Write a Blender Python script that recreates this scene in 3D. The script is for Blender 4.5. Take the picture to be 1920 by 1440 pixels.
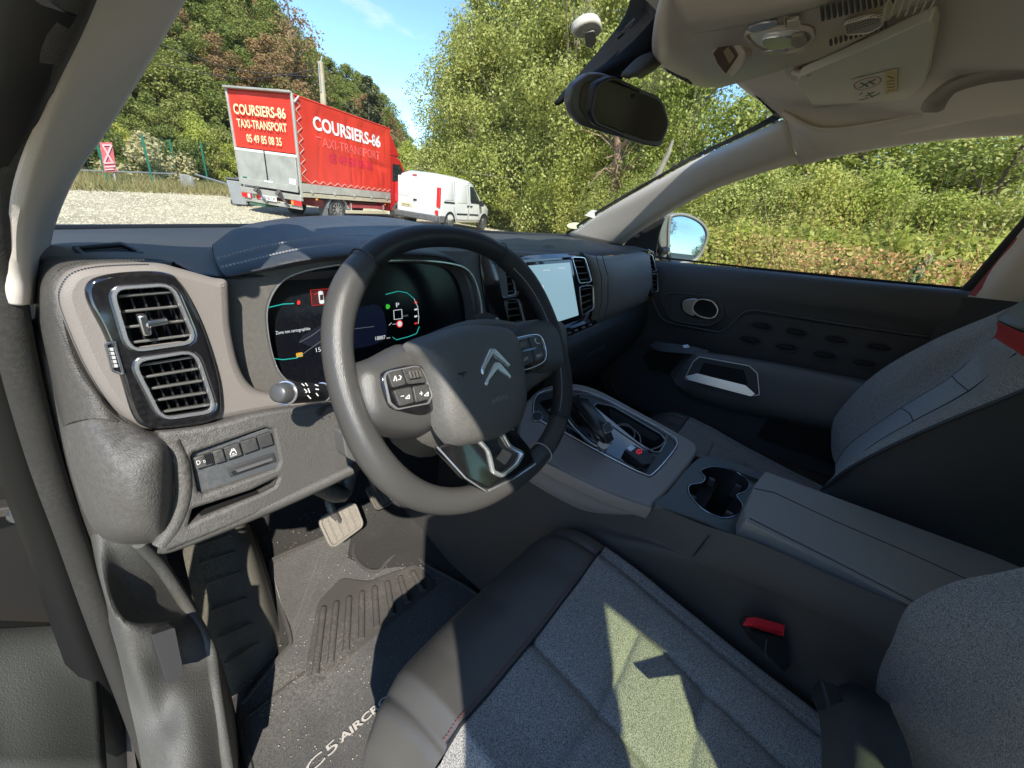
import bpy, math, random
import numpy as np
from mathutils import Vector, Matrix, noise as mnoise
for o in list(bpy.data.objects): bpy.data.objects.remove(o, do_unlink=True)
S = bpy.context.scene
COL = S.collection

# ------------------------------------------------------------ camera, light, exposure
PXF = 715.0                                   # focal length in pixels of the 1920 wide photograph
XD = np.array([620, 256, -715.0]); XD /= np.linalg.norm(XD)      # car's right, in camera axes
YD = np.array([-1025, 486, -715.0]); YD -= XD * (XD @ YD); YD /= np.linalg.norm(YD)
ZD = np.cross(XD, YD)
CAM = np.array([-.67, 0, 1.30])
cd = bpy.data.cameras.new('camera'); cam = bpy.data.objects.new('camera', cd); COL.objects.link(cam)
R = Matrix([list(XD), list(YD), list(ZD)]).to_4x4()
cam.matrix_world = Matrix.Translation(Vector(CAM)) @ R
cd.sensor_width = 36; cd.lens = PXF / 1920 * 36; cd.clip_start = .02; cd.clip_end = 1500
S.camera = cam

SUN = Vector((-.385, -.59, .71)).normalized()
EL = math.asin(SUN.z); AZ = math.atan2(SUN.x, SUN.y)
W = bpy.data.worlds.new('World'); S.world = W; W.use_nodes = True
nt = W.node_tree; nt.nodes.clear()
out = nt.nodes.new('ShaderNodeOutputWorld'); bg = nt.nodes.new('ShaderNodeBackground')
sky = nt.nodes.new('ShaderNodeTexSky'); sky.sky_type = 'NISHITA'; sky.sun_disc = False
sky.sun_elevation = EL; sky.sun_rotation = AZ; sky.ozone_density = 4.0; sky.dust_density = 0; sky.air_density = .8
tc = nt.nodes.new('ShaderNodeTexCoord'); mp = nt.nodes.new('ShaderNodeMapping')
mp.inputs['Scale'].default_value = (1.0, 1.0, 3.2)
nz = nt.nodes.new('ShaderNodeTexNoise'); nz.inputs['Scale'].default_value = 3.1; nz.inputs['Detail'].default_value = 8
nz.inputs['Roughness'].default_value = .58; nz.inputs['Distortion'].default_value = .25
cr = nt.nodes.new('ShaderNodeValToRGB'); cr.color_ramp.elements[0].position = .57; cr.color_ramp.elements[1].position = .76
cr.color_ramp.elements[0].color = (0, 0, 0, 1); cr.color_ramp.elements[1].color = (.8, .8, .8, 1)
mx = nt.nodes.new('ShaderNodeMixRGB'); mx.inputs[2].default_value = (3.6, 3.7, 3.9, 1)
nt.links.new(tc.outputs['Generated'], mp.inputs['Vector']); nt.links.new(mp.outputs[0], nz.inputs['Vector'])
nt.links.new(nz.outputs['Fac'], cr.inputs[0]); nt.links.new(cr.outputs[0], mx.inputs[0])
nt.links.new(sky.outputs[0], mx.inputs[1]); wt = nt.nodes.new('ShaderNodeMixRGB'); wt.blend_type = 'MULTIPLY'; wt.inputs[0].default_value = 1; wt.inputs[2].default_value = (.92, .98, .96, 1)
nt.links.new(mx.outputs[0], wt.inputs[1]); nt.links.new(wt.outputs[0], bg.inputs[0]); nt.links.new(bg.outputs[0], out.inputs[0])
bg.inputs[1].default_value = .135
sl = bpy.data.lights.new('sun', 'SUN'); sl.energy = 2.9; sl.angle = math.radians(.53); sl.color = (1, .95, .86)
so = bpy.data.objects.new('sun', sl); COL.objects.link(so)
so.rotation_euler = SUN.to_track_quat('Z', 'Y').to_euler(); so.location = (-10, -6, 20)
S.render.engine = 'CYCLES'
S.view_settings.view_transform = 'Standard'; S.view_settings.look = 'None'
S.view_settings.exposure = 1.45; S.view_settings.gamma = 1; S.view_settings.use_curve_mapping = False
S.cycles.max_bounces = 10; S.cycles.transparent_max_bounces = 24; S.cycles.diffuse_bounces = 5
S.render.resolution_x = 1024; S.render.resolution_y = 768

# ------------------------------------------------------------ helpers
rnd = random.Random(7); nrg = np.random.default_rng(11)
V = Vector
def ray(px, py):
    v = np.array([px - 960, 720 - py, -PXF]); v /= np.linalg.norm(v)
    return np.array([v @ XD, v @ YD, v @ ZD])
def at(px, py, X=None, Y=None, Z=None, d=None, P=None):
    """the world point seen at that place of the photograph, on a given real plane of the car"""
    r = ray(px, py)
    if P is not None:
        o, n = P; t = (V(o) - V(CAM)).dot(V(n)) / V(r).dot(V(n))
    elif X is not None: t = (X - CAM[0]) / r[0]
    elif Y is not None: t = (Y - CAM[1]) / r[1]
    elif Z is not None: t = (Z - CAM[2]) / r[2]
    else: t = d
    return V(CAM + r * t)
def plane(o, n): return (V(o), V(n).normalized())

WARM = [1, 1, 1]
def mat(name, col, rough=.6, metal=0, bump=0, bscale=300, var=0, vscale=8, coat=0, emit=None, estr=1, spec=.5, sheen=0, dust=0, dustcol=(.45,.42,.36), mix2=None, m2scale=900, trans=0):
    if max(col) - min(col) < .2 * max(col) + .004 and not metal and not emit:
        col = tuple(c * w for c, w in zip(col, WARM)); mix2 = tuple(c * w for c, w in zip(mix2, WARM)) if mix2 else None
    m = bpy.data.materials.new(name); m.use_nodes = True; n = m.node_tree.nodes; l = m.node_tree.links
    b = n['Principled BSDF']; b.inputs['Base Color'].default_value = (*col, 1); b.inputs['Roughness'].default_value = rough
    b.inputs['Metallic'].default_value = metal; b.inputs['Specular IOR Level'].default_value = spec
    b.inputs['Coat Weight'].default_value = coat; b.inputs['Coat Roughness'].default_value = .04
    b.inputs['Sheen Weight'].default_value = sheen
    if trans: b.inputs['Transmission Weight'].default_value = trans
    if emit: b.inputs['Emission Color'].default_value = (*emit, 1); b.inputs['Emission Strength'].default_value = estr
    t = n.new('ShaderNodeTexCoord'); cur = None
    def nse(sc, det=3):
        q = n.new('ShaderNodeTexNoise'); q.inputs['Scale'].default_value = sc; q.inputs['Detail'].default_value = det
        l.new(t.outputs['Object'], q.inputs['Vector']); return q
    def mixc(fac, a, bcol):
        q = n.new('ShaderNodeMix'); q.data_type = 'RGBA'; l.new(fac, q.inputs[0])
        if isinstance(a, tuple): q.inputs[6].default_value = (*a, 1)
        else: l.new(a, q.inputs[6])
        q.inputs[7].default_value = (*bcol, 1); return q.outputs[2]
    def ramp(src, a, b_):
        q = n.new('ShaderNodeMapRange'); q.inputs[1].default_value = a; q.inputs[2].default_value = b_; l.new(src, q.inputs[0]); return q.outputs[0]
    cur = tuple(col)
    if mix2: cur = mixc(ramp(nse(m2scale, 2).outputs['Fac'], .38, .62), cur, mix2)
    if var: cur = mixc(ramp(nse(vscale, 5).outputs['Fac'], .35, .75), cur, tuple(c * (1 - var) for c in col) if mix2 is None else tuple(c*(1-var) for c in mix2))
    if dust:
        d1 = nse(7, 8); d2 = nse(240, 3)
        q = n.new('ShaderNodeMath'); q.operation = 'MULTIPLY'; l.new(ramp(d1.outputs['Fac'], .42, .72), q.inputs[0]); l.new(ramp(d2.outputs['Fac'], .35, .8), q.inputs[1])
        q2 = n.new('ShaderNodeMath'); q2.operation = 'MULTIPLY'; q2.inputs[1].default_value = dust; l.new(q.outputs[0], q2.inputs[0])
        cur = mixc(q2.outputs[0], cur, dustcol)
    if not isinstance(cur, tuple): l.new(cur, b.inputs['Base Color'])
    if bump:
        q = nse(bscale, 3); bb = n.new('ShaderNodeBump'); bb.inputs['Strength'].default_value = bump; bb.inputs['Distance'].default_value = .002 if bscale > 60 else .02
        l.new(q.outputs['Fac'], bb.inputs['Height']); l.new(bb.outputs[0], b.inputs['Normal'])
    return m

def mesh(name, vs, fs, m=None, parent=None, smooth=False, sharp=35):
    me = bpy.data.meshes.new(name)
    vs = [tuple(v) for v in vs]
    me.from_pydata(vs, [], [tuple(f) for f in fs]); me.update()
    if smooth:
        me.polygons.foreach_set('use_smooth', [True] * len(me.polygons))
        if sharp: me.set_sharp_from_angle(angle=math.radians(sharp))
    o = bpy.data.objects.new(name, me); COL.objects.link(o)
    if m: me.materials.append(m)
    if parent: o.parent = parent
    return o
def tag(o, label=None, cat=None, group=None, kind=None):
    if label: o['label'] = label
    if cat: o['category'] = cat
    if group: o['group'] = group
    if kind: o['kind'] = kind
    return o
def thing(name, label, cat, loc=(0, 0, 0), rz=0, group=None):
    """an Empty; parts are built in world coordinates, so the root stays unrotated at the origin unless loc is given"""
    o = bpy.data.objects.new(name, None); COL.objects.link(o); o.empty_display_size = .05
    o.location = loc; o.rotation_euler = (0, 0, rz); return tag(o, label, cat, group)
def bev(o, w, seg=2, ang=30):
    b = o.modifiers.new('bevel', 'BEVEL'); b.width = w; b.segments = seg; b.limit_method = 'ANGLE'; b.angle_limit = math.radians(ang)
    b.harden_normals = False
    o.data.polygons.foreach_set('use_smooth', [True] * len(o.data.polygons)); o.data.set_sharp_from_angle(angle=math.radians(60)); return o
def solid(o, t, off=-1):
    s = o.modifiers.new('solid', 'SOLIDIFY'); s.thickness = t; s.offset = off; return o
def cr_pts(P, n, closed=False):
    """Catmull-Rom through P with n samples per span"""
    P = [V(p) for p in P]; N = len(P); res = []
    for i in range(N if closed else N - 1):
        if closed: a, b, c, d = P[i - 1], P[i], P[(i + 1) % N], P[(i + 2) % N]
        else:
            b, c = P[i], P[i + 1]; a = P[i - 1] if i else b * 2 - c; d = P[i + 2] if i + 2 < N else c * 2 - b
        for k in range(n):
            t = k / n
            res.append(.5 * ((2 * b) + (c - a) * t + (2 * a - 5 * b + 4 * c - d) * t * t + (3 * b - 3 * c + d - a) * t ** 3))
    if not closed: res.append(P[-1])
    return res
def patch(name, rows, m, parent=None, nu=5, nv=5, thick=0, off=-1, disp=None):
    """smooth sheet through a grid of control points"""
    R1 = [cr_pts(r, nu) for r in rows]; cols = list(zip(*R1)); C2 = [cr_pts(c, nv) for c in cols]
    nr, nc = len(C2[0]), len(C2); vs = [C2[j][i] for i in range(nr) for j in range(nc)]
    if disp: vs = [disp(v) for v in vs]
    fs = [(i * nc + j, i * nc + j + 1, (i + 1) * nc + j + 1, (i + 1) * nc + j) for i in range(nr - 1) for j in range(nc - 1)]
    o = mesh(name, vs, fs, m, parent, True, 50)
    if thick: solid(o, thick, off)
    return o
def spx(pts, n=4, closed=True):
    q = cr_pts([V((x, y, 0)) for x, y in pts], n, closed); return [(p.x, p.y) for p in q]
def rpx(pts, r=.18, n=4):
    """round the corners of a polygon given in picture points"""
    out = []; N = len(pts)
    for i in range(N):
        a, b, c = V((*pts[i - 1], 0)), V((*pts[i], 0)), V((*pts[(i + 1) % N], 0))
        f = r if r < 1 else None
        k = min((a - b).length, (c - b).length) * .5
        ra = k * 2 * f if f else min(r, k * .98)
        p, q = b + (a - b).normalized() * ra, b + (c - b).normalized() * ra
        for s in range(n + 1):
            t = s / n; w = p * (1 - t) ** 2 + b * 2 * t * (1 - t) + q * t * t; out.append((w.x, w.y))
    return out
def plate(name, pts, P, m, parent=None, h=.004, up=0, bw=0, seg=2, taper=1, smooth=False):
    """solid plate: outline in picture points on plane P, top face `up` above the plane, thickness h"""
    o, n = P; base = [at(x, y, P=P) for x, y in pts]
    if n.dot(V(CAM) - o) < 0: n = -n
    # orient
    c = sum(base, V()) / len(base); ar = V()
    for i in range(len(base)): ar += (base[i - 1] - c).cross(base[i] - c)
    if ar.dot(n) < 0: base = base[::-1]
    top = [c + (p - c) * taper + n * up for p in base]; bot = [p + n * (up - h) for p in base]
    N = len(base); vs = top + bot
    fs = [list(range(N)), list(range(2 * N - 1, N - 1, -1))] + [(i, i + N, (i + 1) % N + N, (i + 1) % N) for i in range(N)]
    ob = mesh(name, vs, fs, m, parent)
    if bw: bev(ob, bw, seg)
    return ob
def tube(name, pts, r, m, parent=None, closed=False, ns=8, sub=0, rs=None, prof=None, nrm=None):
    """sweep; prof: list of (side, up) offsets, nrm: the up direction for the profile"""
    P = [V(p) for p in pts]
    if sub:
        if rs: rr = []; 
        P2 = cr_pts(P, sub, closed)
        if rs:
            K = len(P); rr = []
            for i in range(len(P2)):
                t = i / sub; a = int(t); f = t - a; rr.append(rs[a % K] * (1 - f) + rs[(a + 1) % K if closed else min(a + 1, K - 1)] * f)
            rs = rr
        P = P2
    N = len(P); vs = []; up0 = None
    pr = prof or [(math.cos(2 * math.pi * k / ns) , math.sin(2 * math.pi * k / ns)) for k in range(ns)]
    K = len(pr)
    for i in range(N):
        if closed: t = (P[(i + 1) % N] - P[i - 1])
        else: t = P[min(i + 1, N - 1)] - P[max(i - 1, 0)]
        t.normalize()
        if nrm is not None: u = V(nrm[i] if isinstance(nrm, list) else nrm)
        else:
            u = up0 if up0 is not None else (V((0, 0, 1)) if abs(t.z) < .9 else V((1, 0, 0)))
        u = (u - t * u.dot(t)).normalized(); up0 = u; s = t.cross(u)
        q = rs[i] if rs else r
        for a, b in pr: vs.append(P[i] + (s * a + u * b) * q)
    fs = []
    for i in range(N if closed else N - 1):
        for k in range(K):
            a = i * K + k; b = i * K + (k + 1) % K; c = ((i + 1) % N) * K + (k + 1) % K; d = ((i + 1) % N) * K + k
            fs.append((a, b, c, d))
    if not closed: fs.append(list(range(K))[::-1]); fs.append([(N - 1) * K + k for k in range(K)])
    return mesh(name, vs, fs, m, parent, True, 50)
def ring(name, pts, P, m, parent=None, w=.003, h=.003, up=0, cap=.5):
    """moulding following a closed outline in picture points"""
    o, n = P
    if n.dot(V(CAM) - o) < 0: n = -n
    pr = [(-1, -1), (-1, .3), (-.5, 1), (.5, 1), (1, .3), (1, -1)]
    pr = [(a * w, b * h) for a, b in pr]
    return tube(name, [at(x, y, P=P) + n * up for x, y in pts], 1, m, parent, True, prof=pr, nrm=n)
def box(name, c, s, m, parent=None, M=None, bw=0, seg=2):
    x, y, z = s[0] / 2, s[1] / 2, s[2] / 2
    vs = [V((a * x, b * y, d * z)) for a in (-1, 1) for b in (-1, 1) for d in (-1, 1)]
    if M is not None: vs = [M @ v for v in vs]
    vs = [v + V(c) for v in vs]
    o = mesh(name, vs, [(0, 1, 3, 2), (4, 6, 7, 5), (0, 4, 5, 1), (2, 3, 7, 6), (0, 2, 6, 4), (1, 5, 7, 3)], m, parent)
    if bw: bev(o, bw, seg)
    return o
class MB:
    """collects boxes, bars and loops that are one rigid piece"""
    def __init__(s): s.v = []; s.f = []
    def add(s, vs, fs):
        k = len(s.v); s.v += [V(v) for v in vs]; s.f += [[i + k for i in f] for f in fs]; return s
    def box(s, c, d, M=None):
        x, y, z = d[0] / 2, d[1] / 2, d[2] / 2
        vs = [V((a * x, b * y, e * z)) for a in (-1, 1) for b in (-1, 1) for e in (-1, 1)]
        if M is not None: vs = [M @ v for v in vs]
        return s.add([v + V(c) for v in vs], [(0, 1, 3, 2), (4, 6, 7, 5), (0, 4, 5, 1), (2, 3, 7, 6), (0, 2, 6, 4), (1, 5, 7, 3)])
    def bar(s, a, b, r, ns=6, r2=None):
        a, b = V(a), V(b); t = (b - a).normalized(); u = t.orthogonal().normalized(); w = t.cross(u); r2 = r if r2 is None else r2
        vs = [a + (u * math.cos(2 * math.pi * k / ns) + w * math.sin(2 * math.pi * k / ns)) * r for k in range(ns)] + \
             [b + (u * math.cos(2 * math.pi * k / ns) + w * math.sin(2 * math.pi * k / ns)) * r2 for k in range(ns)]
        return s.add(vs, [(k, (k + 1) % ns, (k + 1) % ns + ns, k + ns) for k in range(ns)] + [list(range(ns))[::-1], list(range(ns, 2 * ns))])
    def build(s, name, m, parent=None, smooth=False, M=None, bw=0):
        vs = [M @ v for v in s.v] if M is not None else s.v
        o = mesh(name, vs, s.f, m, parent, smooth)
        if bw: bev(o, bw)
        return o
def lathe(name, prof, m, parent=None, M=None, ns=28, smooth=True, sharp=40):
    """profile of (radius, height) round local z"""
    vs = []; K = len(prof)
    for k in range(ns):
        a = 2 * math.pi * k / ns
        for r, z in prof: vs.append(V((r * math.cos(a), r * math.sin(a), z)))
    if M is not None: vs = [M @ v for v in vs]
    fs = [(k * K + i, ((k + 1) % ns) * K + i, ((k + 1) % ns) * K + i + 1, k * K + i + 1) for k in range(ns) for i in range(K - 1)]
    return mesh(name, vs, fs, m, parent, smooth, sharp)
def frame(o, x, n):
    """4x4 whose x axis is x, z axis is n"""
    x = V(x).normalized(); n = V(n); n = (n - x * n.dot(x)).normalized(); y = n.cross(x)
    return Matrix(((x.x, y.x, n.x, o[0]), (x.y, y.y, n.y, o[1]), (x.z, y.z, n.z, o[2]), (0, 0, 0, 1)))
def text(name, s, M, width, m, parent=None, ext=.0004, bold=0, hgt=None, shear=0, spacing=1):
    """lettering as thin mesh, fitted to a width (and height) from the origin of M along its x axis"""
    cu = bpy.data.curves.new(name, 'FONT'); cu.body = s; cu.size = 1; cu.offset = bold; cu.extrude = 0; cu.shear = shear; cu.space_character = spacing
    cu.resolution_u = 3
    tmp = bpy.data.objects.new(name, cu); COL.objects.link(tmp); bpy.context.view_layer.update()
    dg = bpy.context.evaluated_depsgraph_get(); me = bpy.data.meshes.new_from_object(tmp.evaluated_get(dg)); bpy.data.objects.remove(tmp, do_unlink=True)
    co = np.zeros(len(me.vertices) * 3); me.vertices.foreach_get('co', co); co = co.reshape(-1, 3)
    lo, hi = co.min(0), co.max(0); k = width / (hi[0] - lo[0]); ky = k if hgt is None else hgt / (hi[1] - lo[1])
    co = (co - [lo[0], lo[1], 0]) * [k, ky, 1]; co[:, 2] = ext
    A = np.array(M); co = co @ A[:3, :3].T + A[:3, 3]
    me.vertices.foreach_set('co', co.ravel()); me.update(); me.materials.clear(); me.materials.append(m)
    o = bpy.data.objects.new(name, me); COL.objects.link(o)
    if parent: o.parent = parent
    return o
def ptext(name, s, a, b, P, m, parent=None, ext=.0006, hpx=None, bold=0, shear=0):
    """lettering whose baseline runs between two picture points on plane P"""
    A, B = at(*a, P=P), at(*b, P=P); n = P[1] if P[1].dot(V(CAM) - P[0]) > 0 else -P[1]
    h = None
    if hpx: h = (at(a[0], a[1] - hpx, P=P) - A).length
    return text(name, s, frame(A, B - A, n), (B - A).length, m, parent, ext, bold, h, shear)
def fastmesh(name, co, quads, m, parent=None, nper=4):
    me = bpy.data.meshes.new(name); nv = len(co); nf = len(quads)
    me.vertices.add(nv); me.vertices.foreach_set('co', np.ascontiguousarray(co, dtype=np.float32).ravel())
    me.loops.add(nf * nper); me.loops.foreach_set('vertex_index', np.ascontiguousarray(quads, dtype=np.int32).ravel())
    me.polygons.add(nf); me.polygons.foreach_set('loop_start', np.arange(nf, dtype=np.int32) * nper)
    me.polygons.foreach_set('loop_total', np.full(nf, nper, dtype=np.int32)); me.update(calc_edges=True)
    me.materials.append(m); o = bpy.data.objects.new(name, me); COL.objects.link(o)
    if parent: o.parent = parent
    return o
def cards(P, N, size, asp=.6, bend=0):
    """leaf quads at points P with normals N"""
    n = len(P); rv = nrg.normal(size=(n, 3)); T = np.cross(N, rv); T /= np.linalg.norm(T, axis=1)[:, None] + 1e-9; B = np.cross(N, T)
    s = (size * nrg.uniform(.6, 1.3, n))[:, None]
    a = P - T * s; b = P + B * s * asp; c = P + T * s; d = P - B * s * asp
    co = np.stack([a, b, c, d], 1).reshape(-1, 3); q = np.arange(n * 4).reshape(-1, 4); return co, q
# ============================================================ OUTSIDE: ground, hill, plants
def leafmat(name, cols, tr=.35, rough=.55):
    m = bpy.data.materials.new(name); m.use_nodes = True; n = m.node_tree.nodes; l = m.node_tree.links; n.clear()
    o = n.new('ShaderNodeOutputMaterial'); g = n.new('ShaderNodeNewGeometry'); r = n.new('ShaderNodeValToRGB')
    t = n.new('ShaderNodeTexCoord'); q = n.new('ShaderNodeTexNoise'); q.inputs['Scale'].default_value = .9; q.inputs['Detail'].default_value = 3
    l.new(t.outputs['Object'], q.inputs['Vector'])
    oi = n.new('ShaderNodeObjectInfo')
    a = n.new('ShaderNodeMath'); a.operation = 'MULTIPLY_ADD'; a.inputs[1].default_value = .55; l.new(g.outputs['Random Per Island'], a.inputs[0])
    b = n.new('ShaderNodeMath'); b.operation = 'MULTIPLY_ADD'; b.inputs[1].default_value = 1.1; b.inputs[2].default_value = -.38; l.new(q.outputs['Fac'], b.inputs[0]); l.new(b.outputs[0], a.inputs[2])
    a2 = n.new('ShaderNodeMath'); a2.operation = 'MULTIPLY_ADD'; a2.inputs[1].default_value = .3; l.new(oi.outputs['Random'], a2.inputs[0]); l.new(a.outputs[0], a2.inputs[2])
    el = r.color_ramp.elements
    while len(el) > 1: el.remove(el[-1])
    for i, c in enumerate(cols):
        e = el[0] if i == 0 else el.new(i / (len(cols) - 1)); e.position = i / (len(cols) - 1) ; e.color = (*c, 1)
    l.new(a2.outputs[0], r.inputs[0])
    d = n.new('ShaderNodeBsdfPrincipled'); d.inputs['Roughness'].default_value = rough; d.inputs['Specular IOR Level'].default_value = .35
    tl = n.new('ShaderNodeBsdfTranslucent'); ms = n.new('ShaderNodeMixShader'); ms.inputs[0].default_value = tr
    l.new(r.outputs[0], d.inputs['Base Color']); l.new(r.outputs[0], tl.inputs[0]); l.new(d.outputs[0], ms.inputs[1]); l.new(tl.outputs[0], ms.inputs[2]); l.new(ms.outputs[0], o.inputs[0])
    return m
L_POP = leafmat('poplar leaves', [(.10, .13, .03), (.25, .30, .05), (.45, .48, .12), (.62, .60, .24)], .45)
L_HILL = leafmat('hillside leaves', [(.06, .09, .022), (.14, .18, .035), (.26, .28, .06), (.38, .35, .11)], .4)
L_BROWN = leafmat('brown leaves', [(.16, .13, .05), (.30, .18, .07), (.38, .24, .11), (.24, .24, .08)], .35)
L_YEL = leafmat('pale yellow leaves', [(.30, .27, .10), (.48, .42, .20), (.55, .5, .28)], .3)
L_BUSH = leafmat('hedge leaves', [(.14, .18, .03), (.29, .35, .05), (.50, .52, .11), (.64, .55, .18)], .5)
L_DEAD = leafmat('dry bramble leaves', [(.42, .14, .06), (.60, .24, .10), (.68, .42, .18), (.50, .46, .14)], .4)
L_GRASS = leafmat('roadside grass', [(.09, .12, .03), (.2, .21, .06), (.38, .33, .14), (.30, .20, .10)], .3)
L_LIME = leafmat('yellow green leaves', [(.30, .36, .03), (.45, .48, .05)], .45)
M_BARK = mat('bark', (.19, .14, .10), .9, bump=.8, bscale=40, var=.5, vscale=6)
M_BARKL = mat('pale bark', (.33, .29, .23), .9, bump=.6, bscale=40, var=.4, vscale=6)

# terrain: radial height over the ground level of the yard
def az_of(px):
    r = ray(px, 340); return math.atan2(r[0], r[1])
HA = [(-1.2, .40), (.1, .40), (.30, .40), (.38, .34), (.44, .26), (.50, .18), (.58, .12), (.70, .06), (.85, .02), (1.0, .0), (4, 0)]
def hill(x, y):
    dx, dy = x - CAM[0], y; r = math.hypot(dx, dy); a = math.atan2(dx, dy)
    if a < -1.2: a = -1.2 if a > -2.2 else 3.9
    s = np.interp(a, [h[0] for h in HA], [h[1] for h in HA]); r0 = np.interp(a, [-1, .1, .25, .35, .6, 1], [24, 25, 33, 36, 45, 60])
    k = max(0, r - r0); k = min(k, 70 + 0 * k)
    return s * k * min(1, k / 12) + (.25 if k == 0 and 0 else 0)
N = 110
vs = []; fs = []; rr = [0] + list(np.geomspace(3, 600, 60)); aa = np.linspace(-math.pi, math.pi, 145)[:-1]
for r in rr:
    for a in aa:
        x, y = CAM[0] + r * math.sin(a), r * math.cos(a); vs.append((x, y, hill(x, y)))
n_ = len(aa); fs = [(i * n_ + j, (i + 1) * n_ + j, (i + 1) * n_ + (j + 1) % n_, i * n_ + (j + 1) % n_) for i in range(len(rr) - 1) for j in range(n_)]
M_GRAVEL = mat('pale gravel', (.58, .52, .36), .95, bump=1, bscale=22, mix2=(.36, .31, .20), m2scale=10, var=.35, vscale=.35)
M_SOIL = mat('wooded soil', (.10, .09, .04), .95, var=.5, vscale=.5, mix2=(.16, .14, .06), m2scale=3)
g = mesh('ground', vs, [f[::-1] for f in fs], M_SOIL, None, True, None); tag(g, 'wooded earth slope and flat land around the gravel yard', kind='structure')
# the gravel yard, a sheet lying on the ground with an uneven edge
edge = [(-2, 15), (.3, 17.2), (1.5, 17.9), (3.2, 19.3), (5.0, 20.6), (7.2, 22.4), (10, 24.5), (13.5, 24.5), (17, 21.5), (20.5, 17.6), (21, 14.5), (15, 10), (9.5, 5.5), (4.2, 2.5), (3.4, -2), (3, -12), (-12, -14), (-14, 10)]
ed = cr_pts([V((x, y, .012)) for x, y in edge], 12, True)
ed = [p + V((mnoise.noise(p * 1.3), mnoise.noise(p * 1.7 + V((9, 2, 1))), 0)) * .45 for p in ed]
g = mesh('gravel_yard', ed, [list(range(len(ed)))[::-1]], M_GRAVEL); g.data.flip_normals() if g.data.polygons[0].normal.z < 0 else None
tag(g, 'pale sunlit gravel surface of the parking yard', kind='structure')
# loose stones on the visible part of the yard
n = 42000; a = nrg.uniform(-.1, .95, n); r = 8 + 15 * nrg.uniform(0, 1, n) ** .8
P = np.stack([CAM[0] + r * np.sin(a), r * np.cos(a), np.full(n, .014)], 1)
k = nrg.uniform(.012, .035, n)[:, None]; th = nrg.uniform(0, 6.28, n)
A = np.stack([np.cos(th), np.sin(th), 0 * th], 1); B = np.stack([-np.sin(th), np.cos(th), 0 * th], 1); Z = np.array([0, 0, 1.0])
co = np.stack([P + A * k, P - A * k * .5 + B * k * .8, P - A * k * .5 - B * k * .8, P + Z * k * .8], 1).reshape(-1, 3)
tri = np.array([[0, 1, 3], [1, 2, 3], [2, 0, 3]])[None] + (np.arange(n) * 4)[:, None, None]
M_STONE = mat('loose stones', (.62, .56, .40), .9, mix2=(.40, .35, .24), m2scale=5)
tag(fastmesh('loose_gravel', co, tri.reshape(-1, 3), M_STONE, None, 3), 'loose pale stones scattered over the gravel yard', 'gravel', kind='stuff')

def crown_pts(clumps, n, shell=.5):
    """points and normals spread through ellipsoid clumps (centre, radii)"""
    w = np.array([c[1][0] * c[1][1] + c[1][2] * c[1][0] for c in clumps]); w = w / w.sum(); idx = nrg.choice(len(clumps), n, p=w)
    C_ = np.array([c[0] for c in clumps])[idx]; R_ = np.array([c[1] for c in clumps])[idx]
    d = nrg.normal(size=(n, 3)); d /= np.linalg.norm(d, axis=1)[:, None]
    rr_ = (shell + (1 - shell) * nrg.uniform(0, 1, n) ** .6)[:, None]
    P = C_ + d * R_ * rr_ * nrg.uniform(.8, 1.18, (n, 1)); Nn = d + nrg.normal(size=(n, 3)) * .7 + np.array([0, 0, .35]); Nn /= np.linalg.norm(Nn, axis=1)[:, None]
    return P, Nn
def make_tree(kind, lm, H=1.0, wd=.28, n=16000, leaf=.012, nclump=60, bark=None, low=.08, trunk=.018, tall=False):
    """unit-height tree: trunk with limbs, crown of leaf clumps"""
    cl = []; mbt = MB()
    top = V((0, 0, .93)); mbt.bar((0, 0, -.03), (.01, 0, .45), trunk, 8, trunk * .65); mbt.bar((.01, 0, .45), (0, .01, .9), trunk * .65, 7, trunk * .12)
    for i in range(nclump):
        z = low + (.94 - low) * (i + rnd.random()) / nclump
        prof = math.sin(math.pi * min(1, (z - low + .12) / (1.04 - low)) ** (.8 if not tall else .6)) ** .7
        a = rnd.random() * 6.28; rad = wd * prof * (rnd.random() ** .5); c = V((math.cos(a) * rad, math.sin(a) * rad, z))
        s = wd * rnd.uniform(.22, .42) * (.55 + .5 * prof); cl.append((tuple(c), (s, s, s * rnd.uniform(.6, 1.0 if not tall else 1.3))))
        if i % 3 == 0:
            b = V((.005, 0, max(.06, z - .1 - rad * .5))); mid = b.lerp(c, .5) + V((0, 0, -.01))
            mbt.bar(b, mid, trunk * .45, 5, trunk * .3); mbt.bar(mid, c, trunk * .3, 4, trunk * .07)
            for _ in range(3):
                e = c + V((rnd.gauss(0, s), rnd.gauss(0, s), rnd.gauss(.3 * s, s))) * .9; mbt.bar(mid.lerp(c, .6), e, trunk * .08, 3, trunk * .02)
    P, Nn = crown_pts(cl, n); co, q = cards(P, Nn, leaf)
    root = thing(kind, None, None); tr = mbt.build('trunk', bark or M_BARK, root, True); cw = fastmesh('crown', co, q, lm, root)
    return root
def copy_tree(o):
    c = o.copy(); COL.objects.link(c)
    for ch in o.children:
        d = ch.copy(); COL.objects.link(d); d.parent = c
    return c
USED = set()
OW = ['first', 'second', 'third', 'fourth', 'fifth', 'sixth', 'seventh', 'eighth', 'ninth', 'tenth', 'eleventh', 'twelfth', 'thirteenth', 'fourteenth', 'fifteenth', 'sixteenth', 'seventeenth', 'eighteenth', 'nineteenth', 'twentieth', 'twenty-first', 'twenty-second', 'twenty-third', 'twenty-fourth']
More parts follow.
